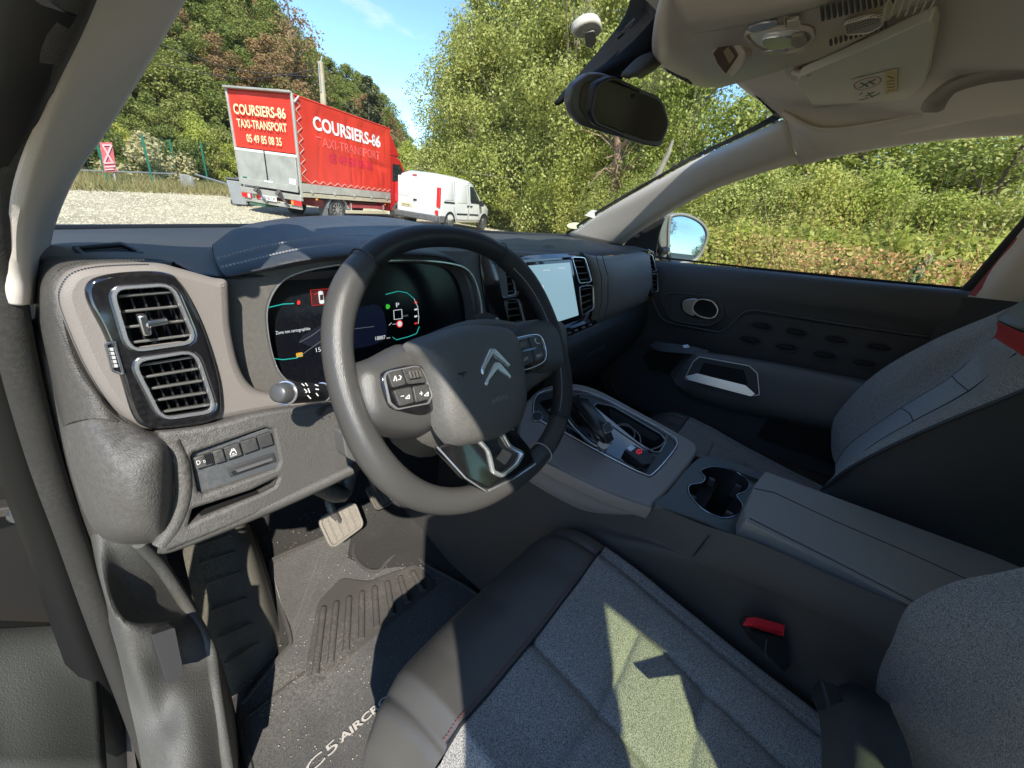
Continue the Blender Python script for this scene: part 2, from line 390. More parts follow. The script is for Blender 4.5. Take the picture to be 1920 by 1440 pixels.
def put(proto, px, dist, top, label, group, wide=1, cat='tree', zoff=0, az=None):
    """stand a copy of a tree in the direction of a place in the photograph, at a distance, reaching up to a height there"""
    r = ray(px, top); h = math.hypot(r[0], r[1]); x, y = CAM[0] + r[0] / h * dist, CAM[1] + r[1] / h * dist
    z0 = hill(x, y) + zoff; z1 = CAM[2] + r[2] / h * dist; H = max(.8, z1 - z0)
    o = proto if proto.name not in USED else copy_tree(proto); USED.add(proto.name)
    o.location = (x, y, z0 - .03); k = H * wide; o.scale = (k, k * rnd.uniform(.9, 1.1), H); o.rotation_euler = (0, 0, rnd.random() * 6.28)
    tag(o, label, cat, group); return o
HG = 'trees covering the hillside'
hp = [make_tree('hillside_tree', L_HILL, wd=.36, n=18000, leaf=.0125, nclump=60, low=.06), make_tree('hillside_tree', L_HILL, wd=.30, n=15000, leaf=.0125, nclump=50, low=.06),
      make_tree('browning_tree', L_BROWN, wd=.32, n=12000, leaf=.012, nclump=38, low=.1)]
sky_px = [150, 330, 420, 500, 530, 560, 600, 640, 690, 715, 745, 770, 790]
sky_py = [-330, -160, -70, -22, 18, 62, 90, 118, 140, 180, 228, 245, 270]
def skyline(px): return float(np.interp(px, sky_px, sky_py))
k = 0
for row, (dist, lift, step) in enumerate([(34, 190, 44), (41, 140, 42), (49, 92, 40), (58, 50, 36), (68, 18, 32), (80, -4, 28)]):
    px = 130 + row * 13; cnt = 0
    while px < 812 - row * 6:
        d = dist * (1 + .55 * max(0, (px - 520) / 280)) * rnd.uniform(.95, 1.06)
        hz = 310 + (px - 480) * .145; sk = skyline(px); f = lift / 190
        top = sk + (hz - sk) * f * .78 + rnd.uniform(-9, 12)
        kd = 2 if rnd.random() < (.24 if 330 < px < 560 else .05) else rnd.choice([0, 0, 1])
        lab = ['broad green', 'slim green', 'browning dry-leaved'][kd] + f' hillside tree, {OW[min(cnt, 23)]} from the left in the {["lowest", "second", "third", "fourth", "fifth", "topmost"][row]} row up the slope'; cnt += 1
        put(hp[kd], px, d, top, lab, HG + (' with brown leaves' if kd == 2 else ', slim' if kd == 1 else ''), wide=1.25 if kd != 1 else 1.05); px += step * rnd.uniform(.75, 1.25)
for i_ in range(24):
    px = -260 + (i_ % 8) * 48 + rnd.uniform(-10, 10); row = i_ // 8
    put(hp[i_ % 2], px, [34, 45, 60][row] * rnd.uniform(.95, 1.05), [60, -60, -200][row], 'green hillside tree further left on the slope, hidden by the left windscreen pillar', 'hillside trees behind the left pillar', wide=1.2)
# dark conifer-like tree on the skyline and the bare brown one by the top of the slope
pc = make_tree('dark_tree', leafmat('dark needles', [(.03, .045, .012), (.07, .085, .025), (.12, .12, .04)], .15), wd=.22, n=9000, leaf=.013, nclump=46, low=.1)
put(pc, 688, 52, 128, 'tall dark tree on the skyline right of the utility pole', None, 1.1)
pb = make_tree('bare_tree', L_BROWN, wd=.26, n=2600, leaf=.012, nclump=44, low=.2, trunk=.022)
put(pb, 535, 62, -25, 'sparse brown-leaved tree on the skyline at the top of the wooded hill', None, 1.1)
# bushes along the fence behind the verge
shr = make_tree('green_shrub', L_HILL, wd=.55, n=12000, leaf=.02, nclump=40, low=.0, trunk=.02)
shl = make_tree('green_shrub', L_BUSH, wd=.5, n=12000, leaf=.02, nclump=40, low=.0, trunk=.02)
for i_, (px, d, top, sh) in enumerate(sorted([(120, 27, 235, shr), (165, 27, 205, shr), (205, 28.5, 222, shl), (240, 33, 190, shr), (310, 30, 230, shr), (355, 32, 205, shl), (385, 31, 255, shr), (415, 33, 240, shr), (440, 31, 265, shl), (90, 25, 262, shl), (765, 42, 262, shl), (795, 44, 275, shr), (820, 40, 262, shl), (748, 48, 275, shr)], key=lambda t: t[0])):
    put(sh, px, d, top, f'rounded green shrub behind the green fence posts, {OW[i_]} from the left' if px < 700 else f'rounded green shrub in the gap between hill and poplars, {OW[i_ - 10]} from the left', 'shrubs behind the fence' if px < 700 else 'shrubs in the gap', 1.0, 'shrub')
ys = make_tree('yellow_shrub', L_YEL, wd=.6, n=4200, leaf=.034, nclump=30, low=.0, trunk=.02)
put(ys, 262, 26.5, 243, 'pale yellow straw-leaved shrub behind the green fence posts', None, 1.25, 'shrub')
# poplars and scrub to the right of the yard
pp = [make_tree('poplar_tree', L_POP, wd=.20, n=46000, leaf=.0055, nclump=120, low=.02, tall=True, bark=M_BARKL), make_tree('poplar_tree', L_POP, wd=.26, n=46000, leaf=.0055, nclump=110, low=.03, bark=M_BARKL)]
PG = 'tall poplar trees beyond the windscreen'
for i_, (px, d, top, v) in enumerate(sorted([(868, 27, 22, 0), (905, 24, -60, 1), (965, 23, -160, 0), (1010, 26, -110, 1), (1060, 21, -260, 0), (1130, 19, -230, 1), (1190, 22, -300, 0), (1255, 17, -260, 1), (1330, 19, -300, 0), (1400, 15, -170, 1), (1330, 30, -100, 0), (1120, 31, -90, 1)])):
    put(pp[v], px, d, top, f'tall leafy poplar right of the van through the windscreen, {OW[i_]} from the left', PG, 1.0 if v == 0 else .95)
L2 = 'open-crowned tree rising behind the bramble hedge, seen through the side window'
sp_t = make_tree('open_crowned_tree', L_POP, wd=.34, n=15000, leaf=.0085, nclump=60, low=.1, bark=M_BARK)
for i_, (px, d, top, v) in enumerate([(1500, 14, 95, 1), (1570, 12.5, 135, 1), (1640, 15, 100, 0), (1690, 11.5, 150, 1), (1790, 14, 190, 1), (1860, 11, 200, 1), (1930, 13, 150, 1), (1980, 10, 170, 0)]):
    put(sp_t, px, d, top, f'open-crowned tree rising behind the hedge in the side window, {OW[i_]} from the left', 'trees behind the bramble hedge', 1.25)
und = make_tree('leafy_bush', L_BUSH, wd=.5, n=36000, leaf=.0095, nclump=70, low=.0, trunk=.014)
und2 = make_tree('leafy_bush', L_POP, wd=.45, n=34000, leaf=.009, nclump=66, low=.0, trunk=.014)
for i_, (px, d, top) in enumerate([(850, 23, 285), (890, 21.5, 270), (935, 22, 262), (985, 20.5, 280), (1035, 19.5, 265), (1085, 18, 275), (1140, 16.5, 262), (1195, 14.5, 280), (1240, 13, 300)]):
    put(und if rnd.random() < .5 else und2, px, d, top, f'leafy green bush at the foot of the poplars, {OW[i_]} from the van', 'bushes under the poplars', 1.0, 'bush')
for i_, (px, d, top) in enumerate([(1300, 9.5, 330), (1345, 8, 300), (1400, 7.4, 325), (1450, 7.4, 290), (1510, 7, 320), (1565, 7, 300), (1620, 6.6, 330), (1680, 6.6, 305), (1740, 6.4, 355), (1800, 6.2, 345), (1860, 6.4, 370), (1920, 6.2, 360), (1975, 6, 360)]):
    put(und if rnd.random() < .55 else und2, px, d, top, f'dense leafy hedge bush seen through the side window, {OW[i_]} from the left', 'bushes of the hedge beside the car', .95, 'bush')
br = make_tree('bramble_bush', L_BUSH, wd=.75, n=24000, leaf=.019, nclump=60, low=.0, trunk=.01)
for i_, (px, d, top) in enumerate([(1330, 6, 425), (1400, 5.6, 420), (1470, 5.5, 432), (1540, 5.3, 425), (1610, 5.2, 440), (1680, 5.1, 435), (1760, 5.0, 445), (1830, 4.9, 440), (1900, 4.9, 455)]):
    put(br, px, d, top, f'low yellow-green bramble in front of the hedge, {OW[i_]} from the left', 'low brambles at the front of the hedge', 1.0, 'bush')
lb = make_tree('lime_bush', L_LIME, wd=.5, n=3000, leaf=.02, nclump=16, low=.3, trunk=.01)
put(lb, 1712, 4.75, 412, 'bright yellow-green leafy bush standing out in the hedge', None, .28, 'bush')
ivy = make_tree('ivy_bush', leafmat('ivy leaves', [(.08, .16, .05), (.2, .3, .12), (.4, .48, .28)], .3), wd=.3, n=2600, leaf=.024, nclump=22, low=.05, trunk=.01)
put(ivy, 1760, 3.95, 452, 'glossy green-leaved shrub at the lower right of the side window', None, .42, 'bush')
# dry stems and grass
def blades(name, n, pos, h, w, m, label, cat, lean=.35):
    P = pos(n); k = len(P); d = nrg.normal(size=(k, 3)) * lean; d[:, 2] = 1; d /= np.linalg.norm(d, axis=1)[:, None]; s = nrg.normal(size=(k, 3)); s[:, 2] = 0; s /= np.linalg.norm(s, axis=1)[:, None]
    hh = (h * nrg.uniform(.4, 1.15, k))[:, None]; ww = w * nrg.uniform(.6, 1.2, (k, 1)); mid = P + d * hh * .55; e = P + (d + nrg.normal(size=(k, 3)) * .25) * hh
    co = np.stack([P - s * ww, P + s * ww, mid + s * ww * .7, mid - s * ww * .7, e - s * ww * .15, e + s * ww * .15], 1).reshape(-1, 3)
    q = (np.array([[0, 1, 2, 3], [3, 2, 5, 4]])[None] + (np.arange(k) * 6)[:, None, None]).reshape(-1, 4)
    return tag(fastmesh(name, co, q, m), label, cat, kind='stuff')
def band(a0, a1, r0, r1, z=0):
    def f(n):
        a = nrg.uniform(a0, a1, n); r = nrg.uniform(0, 1, n) * (r1(a) - r0(a)) + r0(a); x = CAM[0] + r * np.sin(a); y = r * np.cos(a)
        return np.stack([x, y, np.array([hill(p, q) for p, q in zip(x, y)]) + z], 1)
    return f
eg = lambda a: np.interp(a, [0, .08, .12, .3, .45], [17, 17.5, 18.0, 21.2, 25])
blades('roadside_grass', 17000, band(-.1, .5, lambda a: eg(a) - .25, lambda a: eg(a) + 7), .34, .012, L_GRASS, 'rough green and straw grass on the verge behind the gravel', 'grass')
rg = lambda a: np.interp(a, [.8, .93, 1.2, 1.35, 1.5, 1.8, 1.95], [25, 25, 10, 6, 4.4, 4.0, 4.0])
blades('dry_grass', 22000, band(.78, 1.2, lambda a: rg(a) - 1.5, lambda a: rg(a) + 5), .55, .012, leafmat('straw', [(.42, .2, .09), (.55, .34, .16), (.6, .46, .24)], .3), 'orange dry grass at the foot of the poplars', 'grass')
blades('dry_bramble_stems', 16000, band(1.15, 2.0, lambda a: rg(a) - .3, lambda a: rg(a) + 1.2), .95 * 1.2, .0035, L_DEAD, 'reddish dry stems and grass in front of the hedge beside the car', 'dry grass', .5)
def lowleaf(n):
    P = band(1.15, 2.0, lambda a: rg(a) - .5, lambda a: rg(a) + 1.0)(n); P[:, 2] += nrg.uniform(.35, 1.32, n); return P
P = lowleaf(30000); Nn = nrg.normal(size=P.shape) + [0, 0, .5]; Nn /= np.linalg.norm(Nn, axis=1)[:, None]; co, q = cards(P, Nn, .015)
tag(fastmesh('dry_bramble_leaves', co, q, L_DEAD), 'rust and yellow dry leaves among the stems in front of the hedge', 'dry leaves', kind='stuff')
for k_, (bx, by, bh) in enumerate([(6, -26, 5), (9.5, -30, 7), (13, -27, 5.5), (17, -33, 8), (2, -30, 6), (21, -30, 6), (-3, -28, 5), (26, -34, 8)]):
    o = copy_tree(pp[k_ % 2]); o.location = (bx, by, -.03); o.scale = (bh * 1.2, bh * 1.2, bh); tag(o, f'distant poplar behind the car, {OW[k_]} of those reflected in the passenger door mirror', 'tree', 'trees reflected in the door mirror')
# leafless twigs and a leaning grey trunk
mb = MB()
a, b = at(1150, 400, d=14.2), at(1160, 285, d=14.2); mb.bar((a.x, a.y, 0), b, .15, 8, .11); mb.bar(b, at(1150, 215, d=14), .11, 8, .05); mb.bar(b, at(1205, 225, d=13.8), .07, 6, .03)
for q_ in range(26):
    s_ = b.lerp(a, rnd.random() * .55); e_ = at(1160 + rnd.uniform(-75, 95), rnd.uniform(215, 375), d=14.2 + rnd.uniform(-1.2, .6)); m_ = s_.lerp(e_, .5) + V((0, 0, rnd.uniform(-.15, .3))); mb.bar(s_, m_, .03, 4, .02); mb.bar(m_, e_, .02, 4, .006)
tag(mb.build('bare_tree', mat('reddish bark', (.34, .22, .15), .9, bump=.7, bscale=30, var=.4), None, True), 'reddish brown bare trunk with short limbs in front of the poplars below the rear-view mirror', 'dead tree')
mb = MB(); a, b = at(1222, 350, d=11.5), at(1252, 290, d=11.5); mb.bar((a.x, a.y, 0), a, .09, 8, .08); mb.bar(a, b, .08, 8, .06); mb.bar(b, at(1262, 262, d=11.5), .06, 7, .03)
tag(mb.build('leaning_tree', M_BARKL, None, True), 'pale grey leaning trunk just above the right windscreen pillar', 'tree trunk')

# ------------------------------------------------------------ fence, sign, pole, bins
M_GREEN = mat('green coated metal', (.02, .16, .10), .4); M_CONC = mat('grey concrete', (.32, .31, .27), .9, bump=.4, bscale=60, var=.3)
M_GALV = mat('galvanised steel', (.45, .46, .45), .45, .6, var=.2)
fn = thing('mesh_fence', 'green wire mesh fence on green posts at the foot of the hill', 'fence')
posts = []
for px, bot, top in [(203, 343, 240), (288, 347, 254), (332, 330, 262), (387, 327, 266), (432, 312, 276), (118, 345, 238)]:
    dd = {203: 21.9, 288: 22.6, 332: 27, 387: 29, 432: 35, 118: 22}[px]
    r = ray(px, bot); h = math.hypot(r[0], r[1]); x, y = CAM[0] + r[0] / h * dd, r[1] / h * dd
    r2 = ray(px - 14, top); h2 = math.hypot(r2[0], r2[1]); zt = CAM[2] + r2[2] / h2 * dd; z0 = hill(x, y); posts.append((x, y, z0, zt))
posts.sort(key=lambda p: math.atan2(p[0] - CAM[0], p[1]))
for x, y, z0, zt in posts: box('post', (x, y, (z0 - .05 + zt) / 2), (.07, .07, zt - z0 + .05), M_GREEN, fn, bw=.008)
mb = MB()
for p, q in zip(posts, posts[1:]):
    for k in range(9):
        f = (k + .5) / 9; mb.bar((p[0], p[1], p[2] + (p[3] - p[2]) * f), (q[0], q[1], q[2] + (q[3] - q[2]) * f), .0035, 3)
    L = math.hypot(p[0] - q[0], p[1] - q[1]); n = int(L / .3)
    for k in range(n):
        f = k / n; x, y = p[0] + (q[0] - p[0]) * f, p[1] + (q[1] - p[1]) * f; za, zb = p[2] + (q[2] - p[2]) * f, p[3] + (q[3] - p[3]) * f; mb.bar((x, y, za), (x, y, zb), .003, 3)
mb.build('wire_mesh', M_GREEN, fn)['kind'] = 'stuff'
# red warning sign
sg = thing('warning_sign', 'faded red warning sign leaning on a grey post before the fence', 'sign')
a = at(201, 268, d=21); b = at(217, 345, d=21.1); PS = plane(a, V(CAM) - a)
plate('sign_board', [(186, 267), (210, 267), (219, 322), (196, 323)], PS, mat('faded red', (.52, .07, .09), .5, var=.3, vscale=30, mix2=(.6, .16, .17), m2scale=20), sg, h=.02)
M_PINK = mat('sign white', (.72, .45, .45), .6)
tr = at(203, 284, P=PS); 
mb = MB(); n_s = PS[1] * .012
for a_, b_ in [((192, 272), (212, 306)), ((209, 272), (195, 306)), ((192, 272), (209, 272)), ((195, 306), (214, 305)), ((196, 313), (216, 312)), ((197, 318), (213, 317))]: mb.bar(at(*a_, P=PS) + n_s, at(*b_, P=PS) + n_s, .03, 4)
mb.build('sign_print', M_PINK, sg)
MB().bar((b.x, b.y, -.1), at(205, 268, d=21.12), .04, 8).build('post', M_GALV, sg, True)
# old concrete barrier posts on the verge
for i, (px, py, w_, h_) in enumerate([(351, 352, .35, .6), (362, 353, .12, .55)]):
    p = at(px, py, d=22.5); box('concrete_stub' if i == 0 else 'metal_stub', (p.x, p.y, h_ / 2), (w_, .2, h_), M_CONC if i == 0 else M_GALV, bw=.02)
    tag(bpy.context.scene.objects[-1] if 0 else COL.objects[-1], ['short grey concrete block standing on the grass verge left of the bins', 'thin upright metal post beside the concrete block on the verge'][i], ['concrete block', 'post'][i])
mb = MB(); p, q = at(366, 327, d=22.6), at(425, 345, d=19.5); mb.bar(p, q, .04, 6); q2 = at(120, 318, d=24); mb.bar(at(330, 326, d=24), q2, .03, 5)
tag(mb.build('railing', M_GALV, None, True), 'low grey metal rail running along the grass verge behind the bins', 'railing')
# utility pole and its wires
up = thing('utility_pole', 'weathered concrete utility pole rising behind the red truck', 'utility pole')
r = ray(606, 190); h = math.hypot(r[0], r[1]); dd = 27; x, y = CAM[0] + r[0] / h * dd, r[1] / h * dd; rt = ray(602, 116); ht = math.hypot(rt[0], rt[1]); zt = CAM[2] + rt[2] / ht * dd
MB().bar((x, y, -.2), (x, y, zt), .20, 8, .13).build('pole', mat('weathered pole', (.50, .43, .30), .85, var=.3, vscale=3), up, True)
mb = MB(); mb.bar((x, y, zt - .05), (x + .1, y - .02, zt + .25), .03, 5); mb.bar((x - .14, y - .1, zt - 1.3), (x - .14, y - .1, zt - .1), .035, 5); mb.build('bracket', M_GALV, up)
for i, (a_, b_, lb) in enumerate([((300, 120), (600, 150), 'upper'), ((240, 60), (600, 165), 'lower')]):
    A = at(*a_, d=30); B = V((x, y, zt - .3 - .35 * i)); mid = (A + B) / 2 - V((0, 0, .5))
    tag(tube('overhead_wire', [A, mid, B], .018, mat('wire', (.04, .04, .04), .6), ns=4, sub=8), f'{lb} thin overhead wire crossing the hillside to the utility pole', 'wire')
# ============================================================ bins, truck, van
M_TYRE = mat('tyre rubber', (.03, .03, .03), .85, dust=.5); M_RIM = mat('silver rim', (.55, .55, .56), .3, .8)
M_BINB = mat('dark grey plastic', (.07, .075, .08), .5, dust=.3); M_BINL = mat('light grey plastic', (.30, .32, .33), .5, var=.15)
M_BLK = mat('black plastic', (.015, .015, .017), .5); M_WHITEP = mat('white van paint', (.70, .70, .68), .3, coat=.6, var=.06, vscale=2, dust=.15)
def bin_(px, py, M, body, lab, wd=.56):
    p = at(px, py, Z=0); t = thing('wheelie_bin', lab, 'wheelie bin', (p.x, p.y, 0), -.35, 'wheelie bins by the truck')
    vs = []
    for z, k in ((.08, .78), (.95, 1.0)):
        vs += [(-wd / 2 * k, -.28 * k, z), (wd / 2 * k, -.28 * k, z), (wd / 2 * k, .3 * k, z), (-wd / 2 * k, .3 * k, z)]
    b = mesh('bin_body', vs, [(3, 2, 1, 0), (4, 5, 6, 7), (0, 1, 5, 4), (1, 2, 6, 5), (2, 3, 7, 6), (3, 0, 4, 7)], body, t); bev(b, .03)
    box('lid', (0, .01, 1.0), (wd + .05, .66, .06), M, t, bw=.025)
    MB().bar((-wd / 2 + .04, .33, .95), (wd / 2 - .04, .33, .95), .018).build('handle', M, t, True)
    for s in (-1, 1):
        lathe('wheel', [(.0, -.025), (.08, -.025), (.1, -.015), (.1, .015), (.08, .025), (0, .025)], M_TYRE, t, Matrix.Translation((s * (wd / 2 - .02), .26, .1)) @ Matrix.Rotation(math.pi / 2, 4, 'Y'), 20)
    t.scale = (.86, .86, .82); return t
bin_(451, 387, M_BINB, M_BINL, 'light grey wheelie bin with a dark lid, left of the truck', .6)
b = bin_(467, 382, M_BINB, mat('mid grey plastic', (.17, .18, .19), .5), 'darker grey wheelie bin partly behind the light one, next to the truck', .6)

def wheel(parent, c, axis, r=.34, w=.2, spokes=10, rimr=.21, blackrim=False):
    """wheel with tyre, rim disc, spokes; axis = outward horizontal direction"""
    a = V(axis).normalized(); M = frame(V(c), V((0, 0, 1)).cross(a), a)
    wl = lathe('wheel', [(rimr, -w / 2), (r * .9, -w / 2), (r, -w / 2 + .03), (r, w / 2 - .03), (r * .93, w / 2), (rimr + .02, w / 2), (rimr, w / 2 - .01), (rimr, -w / 2)], M_TYRE, parent, M)
    rm = M_RIM if not blackrim else mat('dark rim', (.2, .2, .2), .5, .6)
    lathe('rim', [(rimr, -w / 2 + .01), (rimr, w / 2 - .012), (rimr - .015, w / 2 - .012), (rimr - .02, w / 2 - .06), (rimr - .022, -w / 2 + .02)], rm, wl, M)
    lathe('hub', [(0, w / 2 - .01), (.05, w / 2 - .015), (.06, w / 2 - .04), (0, w / 2 - .05)], rm, wl, M, 16)
    lathe('brake_disc', [(0, -.02), (rimr - .025, -.02), (rimr - .025, -.03), (0, -.03)], M_BLK, wl, M, 20)
    mb = MB()
    for k in range(spokes):
        t = 2 * math.pi * k / spokes; mb.add([M @ V((math.cos(t + d) * q, math.sin(t + d) * q, w / 2 - .03 + e)) for q, d, e in ((.045, -.35, 0), (.045, .35, 0), (rimr - .01, .09, .012), (rimr - .01, -.09, .012))], [(0, 1, 2, 3)])
    o = mb.build('spokes', rm, wl); solid(o, .012)
    return wl
# ---- truck, in its own axes: x forward, y left, origin at the rear right ground corner
TM = Matrix.Translation((4.91, 12.38, 0)) @ Matrix.Rotation(.375, 4, 'Z')
TW, TL, TH, TZ, TB = 2.2, 4.28, 3.09, 1.01, .64
tk = thing('red_truck', 'red curtain-sided delivery truck with lettering, parked with its tail lift towards the gravel', 'truck')
M_TARP = mat('red tarpaulin', (.68, .045, .025), .45, bump=.25, bscale=500, var=.15, vscale=1.5); M_ALU = mat('weathered aluminium', (.52, .51, .45), .5, .35, var=.25, vscale=4, dust=.3)
M_REDP = mat('red truck paint', (.55, .015, .02), .25, coat=.6); M_CREAM = mat('cream lettering', (.82, .74, .42), .6); M_WHITE = mat('white lettering', (.8, .8, .76), .6)
M_GHOST = mat('faded lettering', (.62, .02, .06), .5); M_GHOST2 = mat('faint lettering', (.80, .13, .11), .5); M_CHS = mat('chassis steel', (.05, .045, .045), .7, dust=.6)
def TP(x, y, z): return TM @ V((x, y, z))
def tbox(name, c, s, m, parent=tk, bw=.0): return box(name, TM @ V(c), s, m, parent, TM.to_3x3(), bw=bw)
rl = random.Random(3)
# side curtain with folds and bulges, as a fine sheet
def curtain(name, O, U, Vv, Nn, nu, nv, fold, m=M_TARP):
    vs = []
    for j in range(nv + 1):
        for i in range(nu + 1):
            u, v = i / nu, j / nv; p = O + U * u + Vv * v
            edge = min(1, min(u, 1 - u, v, 1 - v) * 9)
            d = fold(u, v) * edge; vs.append(p + Nn * d)
    fs = [(j * (nu + 1) + i, j * (nu + 1) + i + 1, (j + 1) * (nu + 1) + i + 1, (j + 1) * (nu + 1) + i) for j in range(nv) for i in range(nu)]
    return mesh(name, vs, fs, m, tk, True, None)
def fold_side(u, v):
    d = .035 * mnoise.noise(V((u * 7, v * 3, 1))) + .02 * mnoise.noise(V((u * 16 + v * 3, v * 2, 5)))
    d += -.05 * math.exp(-((v - .42 + .18 * (u - .75)) / .035) ** 2) * max(0, u - .55) * 2.4          # sagging crease near the cab
    for c, w_, t_ in ((.15, .012, .3), (.47, .014, -.2), (.62, .012, .25), (.82, .012, -.3), (.93, .012, .1)): d -= .02 * math.exp(-((u - c - t_ * (v - .5) * .2) / w_) ** 2)
    return d
q = TM.to_3x3()
curtain('side_curtain', TP(.2, -.01, TZ), q @ V((TL - .2, 0, 0)), V((0, 0, TH - TZ - .04)), q @ V((0, -1, 0)), 80, 40, fold_side)
curtain('corner_flap', TP(.0, -.012, TZ + .05), q @ V((.2, 0, 0)), V((0, 0, TH - TZ - .1)), q @ V((0, -1, 0)), 6, 24, lambda u, v: .01 * mnoise.noise(V((u * 4, v * 8, 2))))
curtain('rear_curtain', TP(-.01, TW - .03, 1.72), q @ V((0, -TW + .06, 0)), V((0, 0, TH - 1.72 - .04)), q @ V((-1, 0, 0)), 30, 24, lambda u, v: .02 * mnoise.noise(V((u * 5, v * 3, 7))))
curtain('left_curtain', TP(0, TW, TZ), q @ V((TL, 0, 0)), V((0, 0, TH - TZ)), q @ V((0, 1, 0)), 20, 10, lambda u, v: .02 * mnoise.noise(V((u * 5, v * 3, 4))))
tbox('roof_curtain', (TL / 2 + .03, TW / 2, TH - .01), (TL + .02, TW - .02, .05), M_TARP, bw=.02)
tbox('front_wall', (TL + .02, TW / 2, (TZ + TH) / 2), (.04, TW, TH - TZ), M_TARP)
tbox('rear_header', (-.06, TW / 2, TH + .02), (.12, TW + .03, .05), M_ALU, bw=.01)
for y in (.0, TW): tbox('corner_post', (-.02, y, (TB + TH) / 2), (.06, .06, TH - TB), M_ALU, bw=.008)
for sx in (0, 1):      # gathered lacing at corner and along the foot of the curtain
    mb = MB()
    if sx == 0:
        for k in range(15):
            z0 = 1.12 + k * .125; a, b = (.03, .19) if k % 2 else (.19, .03); mb.bar(TP(a, -.035, z0), TP(b, -.035, z0 + .125), .009, 4)
    else:
        for k in range(26):
            x0 = .2 + k * .155; a, b = (1.03, 1.12) if k % 2 else (1.12, 1.03); mb.bar(TP(x0, -.04, a), TP(x0 + .155, -.04, b), .009, 4)
    mb.build('lacing', mat('lacing cord', (.55, .40, .33), .8), tk)
MB().bar(TP(.0, -.04, TH - .18), TP(.16, -.05, TH - .02), .025, 6).build('strap', M_ALU, tk)
# drop side and bed
tbox('side_board', (TL / 2, -.01, TZ - .11), (TL, .04, .22), M_ALU, bw=.006); tbox('bed_rail', (TL / 2, .0, TB + .07), (TL, .06, .11), mat('bed rail', (.50, .44, .32), .6, var=.3, dust=.4), bw=.006)
for k in range(5): tbox('latch', (.35 + k * .92, -.045, TZ - .2), (.06, .03, .08), M_ALU)
tbox('load_floor', (TL / 2, TW / 2, TB + .04), (TL - .04, TW - .1, .06), M_CHS)
# tail lift: two doors of metal
M_TG = mat('grey tail lift sheet', (.46, .46, .41), .55, .2, var=.3, vscale=3, dust=.35)
for y0, y1 in ((.05, TW / 2 - .01), (TW / 2 + .01, TW - .05)):
    tbox('lift_panel', (-.05, (y0 + y1) / 2, 1.28), (.05, y1 - y0, .72), M_TG, bw=.01); tbox('lift_foot', (-.09, (y0 + y1) / 2, .84), (.06, y1 - y0, .17), M_TG, bw=.01)
tbox('lift_seam', (-.08, TW / 2, 1.22), (.02, .03, .98), M_BLK); tbox('lift_rail', (-.05, TW / 2, 1.66), (.06, TW - .04, .07), mat('white strip', (.72, .72, .68), .5), bw=.01)
tbox('latch', (-.11, TW / 2 - .05, .93), (.03, .3, .05), mat('white latch', (.7, .7, .68), .5)); tbox('label', (-.078, .22, 1.02), (.008, .22, .14), M_WHITE)
tbox('green_mark', (-.078, TW - .25, .95), (.008, .16, .04), M_GREEN)
tbox('rear_beam', (-.02, TW / 2, .62), (.1, TW, .16), M_ALU, bw=.01)
mb = MB()
for y in (TW * .3, TW * .66):
    mb.bar(TP(-.14, y, .72), TP(.05, y - .05, .35), .035, 6); mb.bar(TP(-.12, y + .03, .74), TP(-.2, y + .06, .62), .05, 6); mb.bar(TP(-.05, y + .12, .6), TP(-.1, y - .25, .36), .028, 6)
mb.build('lift_arm', M_CHS, tk)
tbox('under_bar', (.0, TW / 2, .36), (.06, TW - .1, .1), M_ALU, bw=.008)
M_LAMP = mat('red lamp', (.65, .02, .02), .2, coat=1); M_AMB = mat('amber lamp', (.9, .3, .03), .25, coat=1)
for y in (.18, TW - .18):
    l_ = tbox('tail_light', (-.05, y, .47), (.05, .34, .13), M_LAMP, bw=.01); tbox('reflector', (-.08, y + (.12 if y < 1 else -.12), .47), (.01, .08, .1), M_AMB if y < 1 else M_WHITE, l_)
tbox('reflector', (-.04, TW * .72, .52), (.03, .12, .2), M_LAMP); tbox('side_lamp', (.5, -.04, TB - .02), (.07, .02, .045), M_AMB); tbox('side_lamp', (3.9, -.04, TB - .05), (.05, .02, .04), M_AMB)
pl = tbox('number_plate', (-.07, TW * .52, .48), (.02, .52, .13), M_WHITE, bw=.004); tbox('plate_band', (-.082, TW * .52 + .24, .48), (.006, .04, .12), mat('plate blue', (.03, .1, .5), .4), pl)
Mre = frame(TP(-.084, TW * .52 + .20, .435), q @ V((0, -1, 0)), q @ V((-1, 0, 0))); text('plate_text', 'FB-763-CW', Mre, .42, M_BLK, pl, bold=.01, hgt=.09)
# chassis, guards and wheels
tbox('chassis', (TL / 2 + .3, TW / 2, .5), (TL + .3, .9, .14), mat('chassis red brown', (.22, .05, .05), .8, dust=.5)); tbox('cross_member', (.9, .5, .5), (.5, .7, .2), mat('chassis red brown2', (.25, .04, .04), .8, dust=.5))
tbox('side_guard', (2.9, .02, .3), (2.2, .04, .1), mat('side guard', (.5, .44, .3), .7, dust=.4), bw=.006); tbox('side_guard', (3.0, .06, .47), (2.0, .04, .1), mat('red guard', (.3, .03, .04), .7, dust=.3))
for x in (2.1, 3.9): tbox('guard_post', (x, .05, .42), (.05, .04, .3), M_ALU)
gd = []
for k in range(9):
    a = math.pi * (.02 + .96 * k / 8); gd.append((1.45 + math.cos(a) * .42, .35 + math.sin(a) * .36))
mb = MB(); vs = []; fs = []
for x, z in gd: vs += [TP(x, .02, z), TP(x, .36, z)]
fs = [(2 * k, 2 * k + 2, 2 * k + 3, 2 * k + 1) for k in range(8)]; o = mesh('mudguard', vs, fs, mat('grey mudguard', (.16, .17, .18), .6, dust=.3), tk); solid(o, .05)
tbox('mud_flap', (1.0, .2, .3), (.03, .32, .34), mat('flap', (.12, .13, .14), .6, dust=.3))
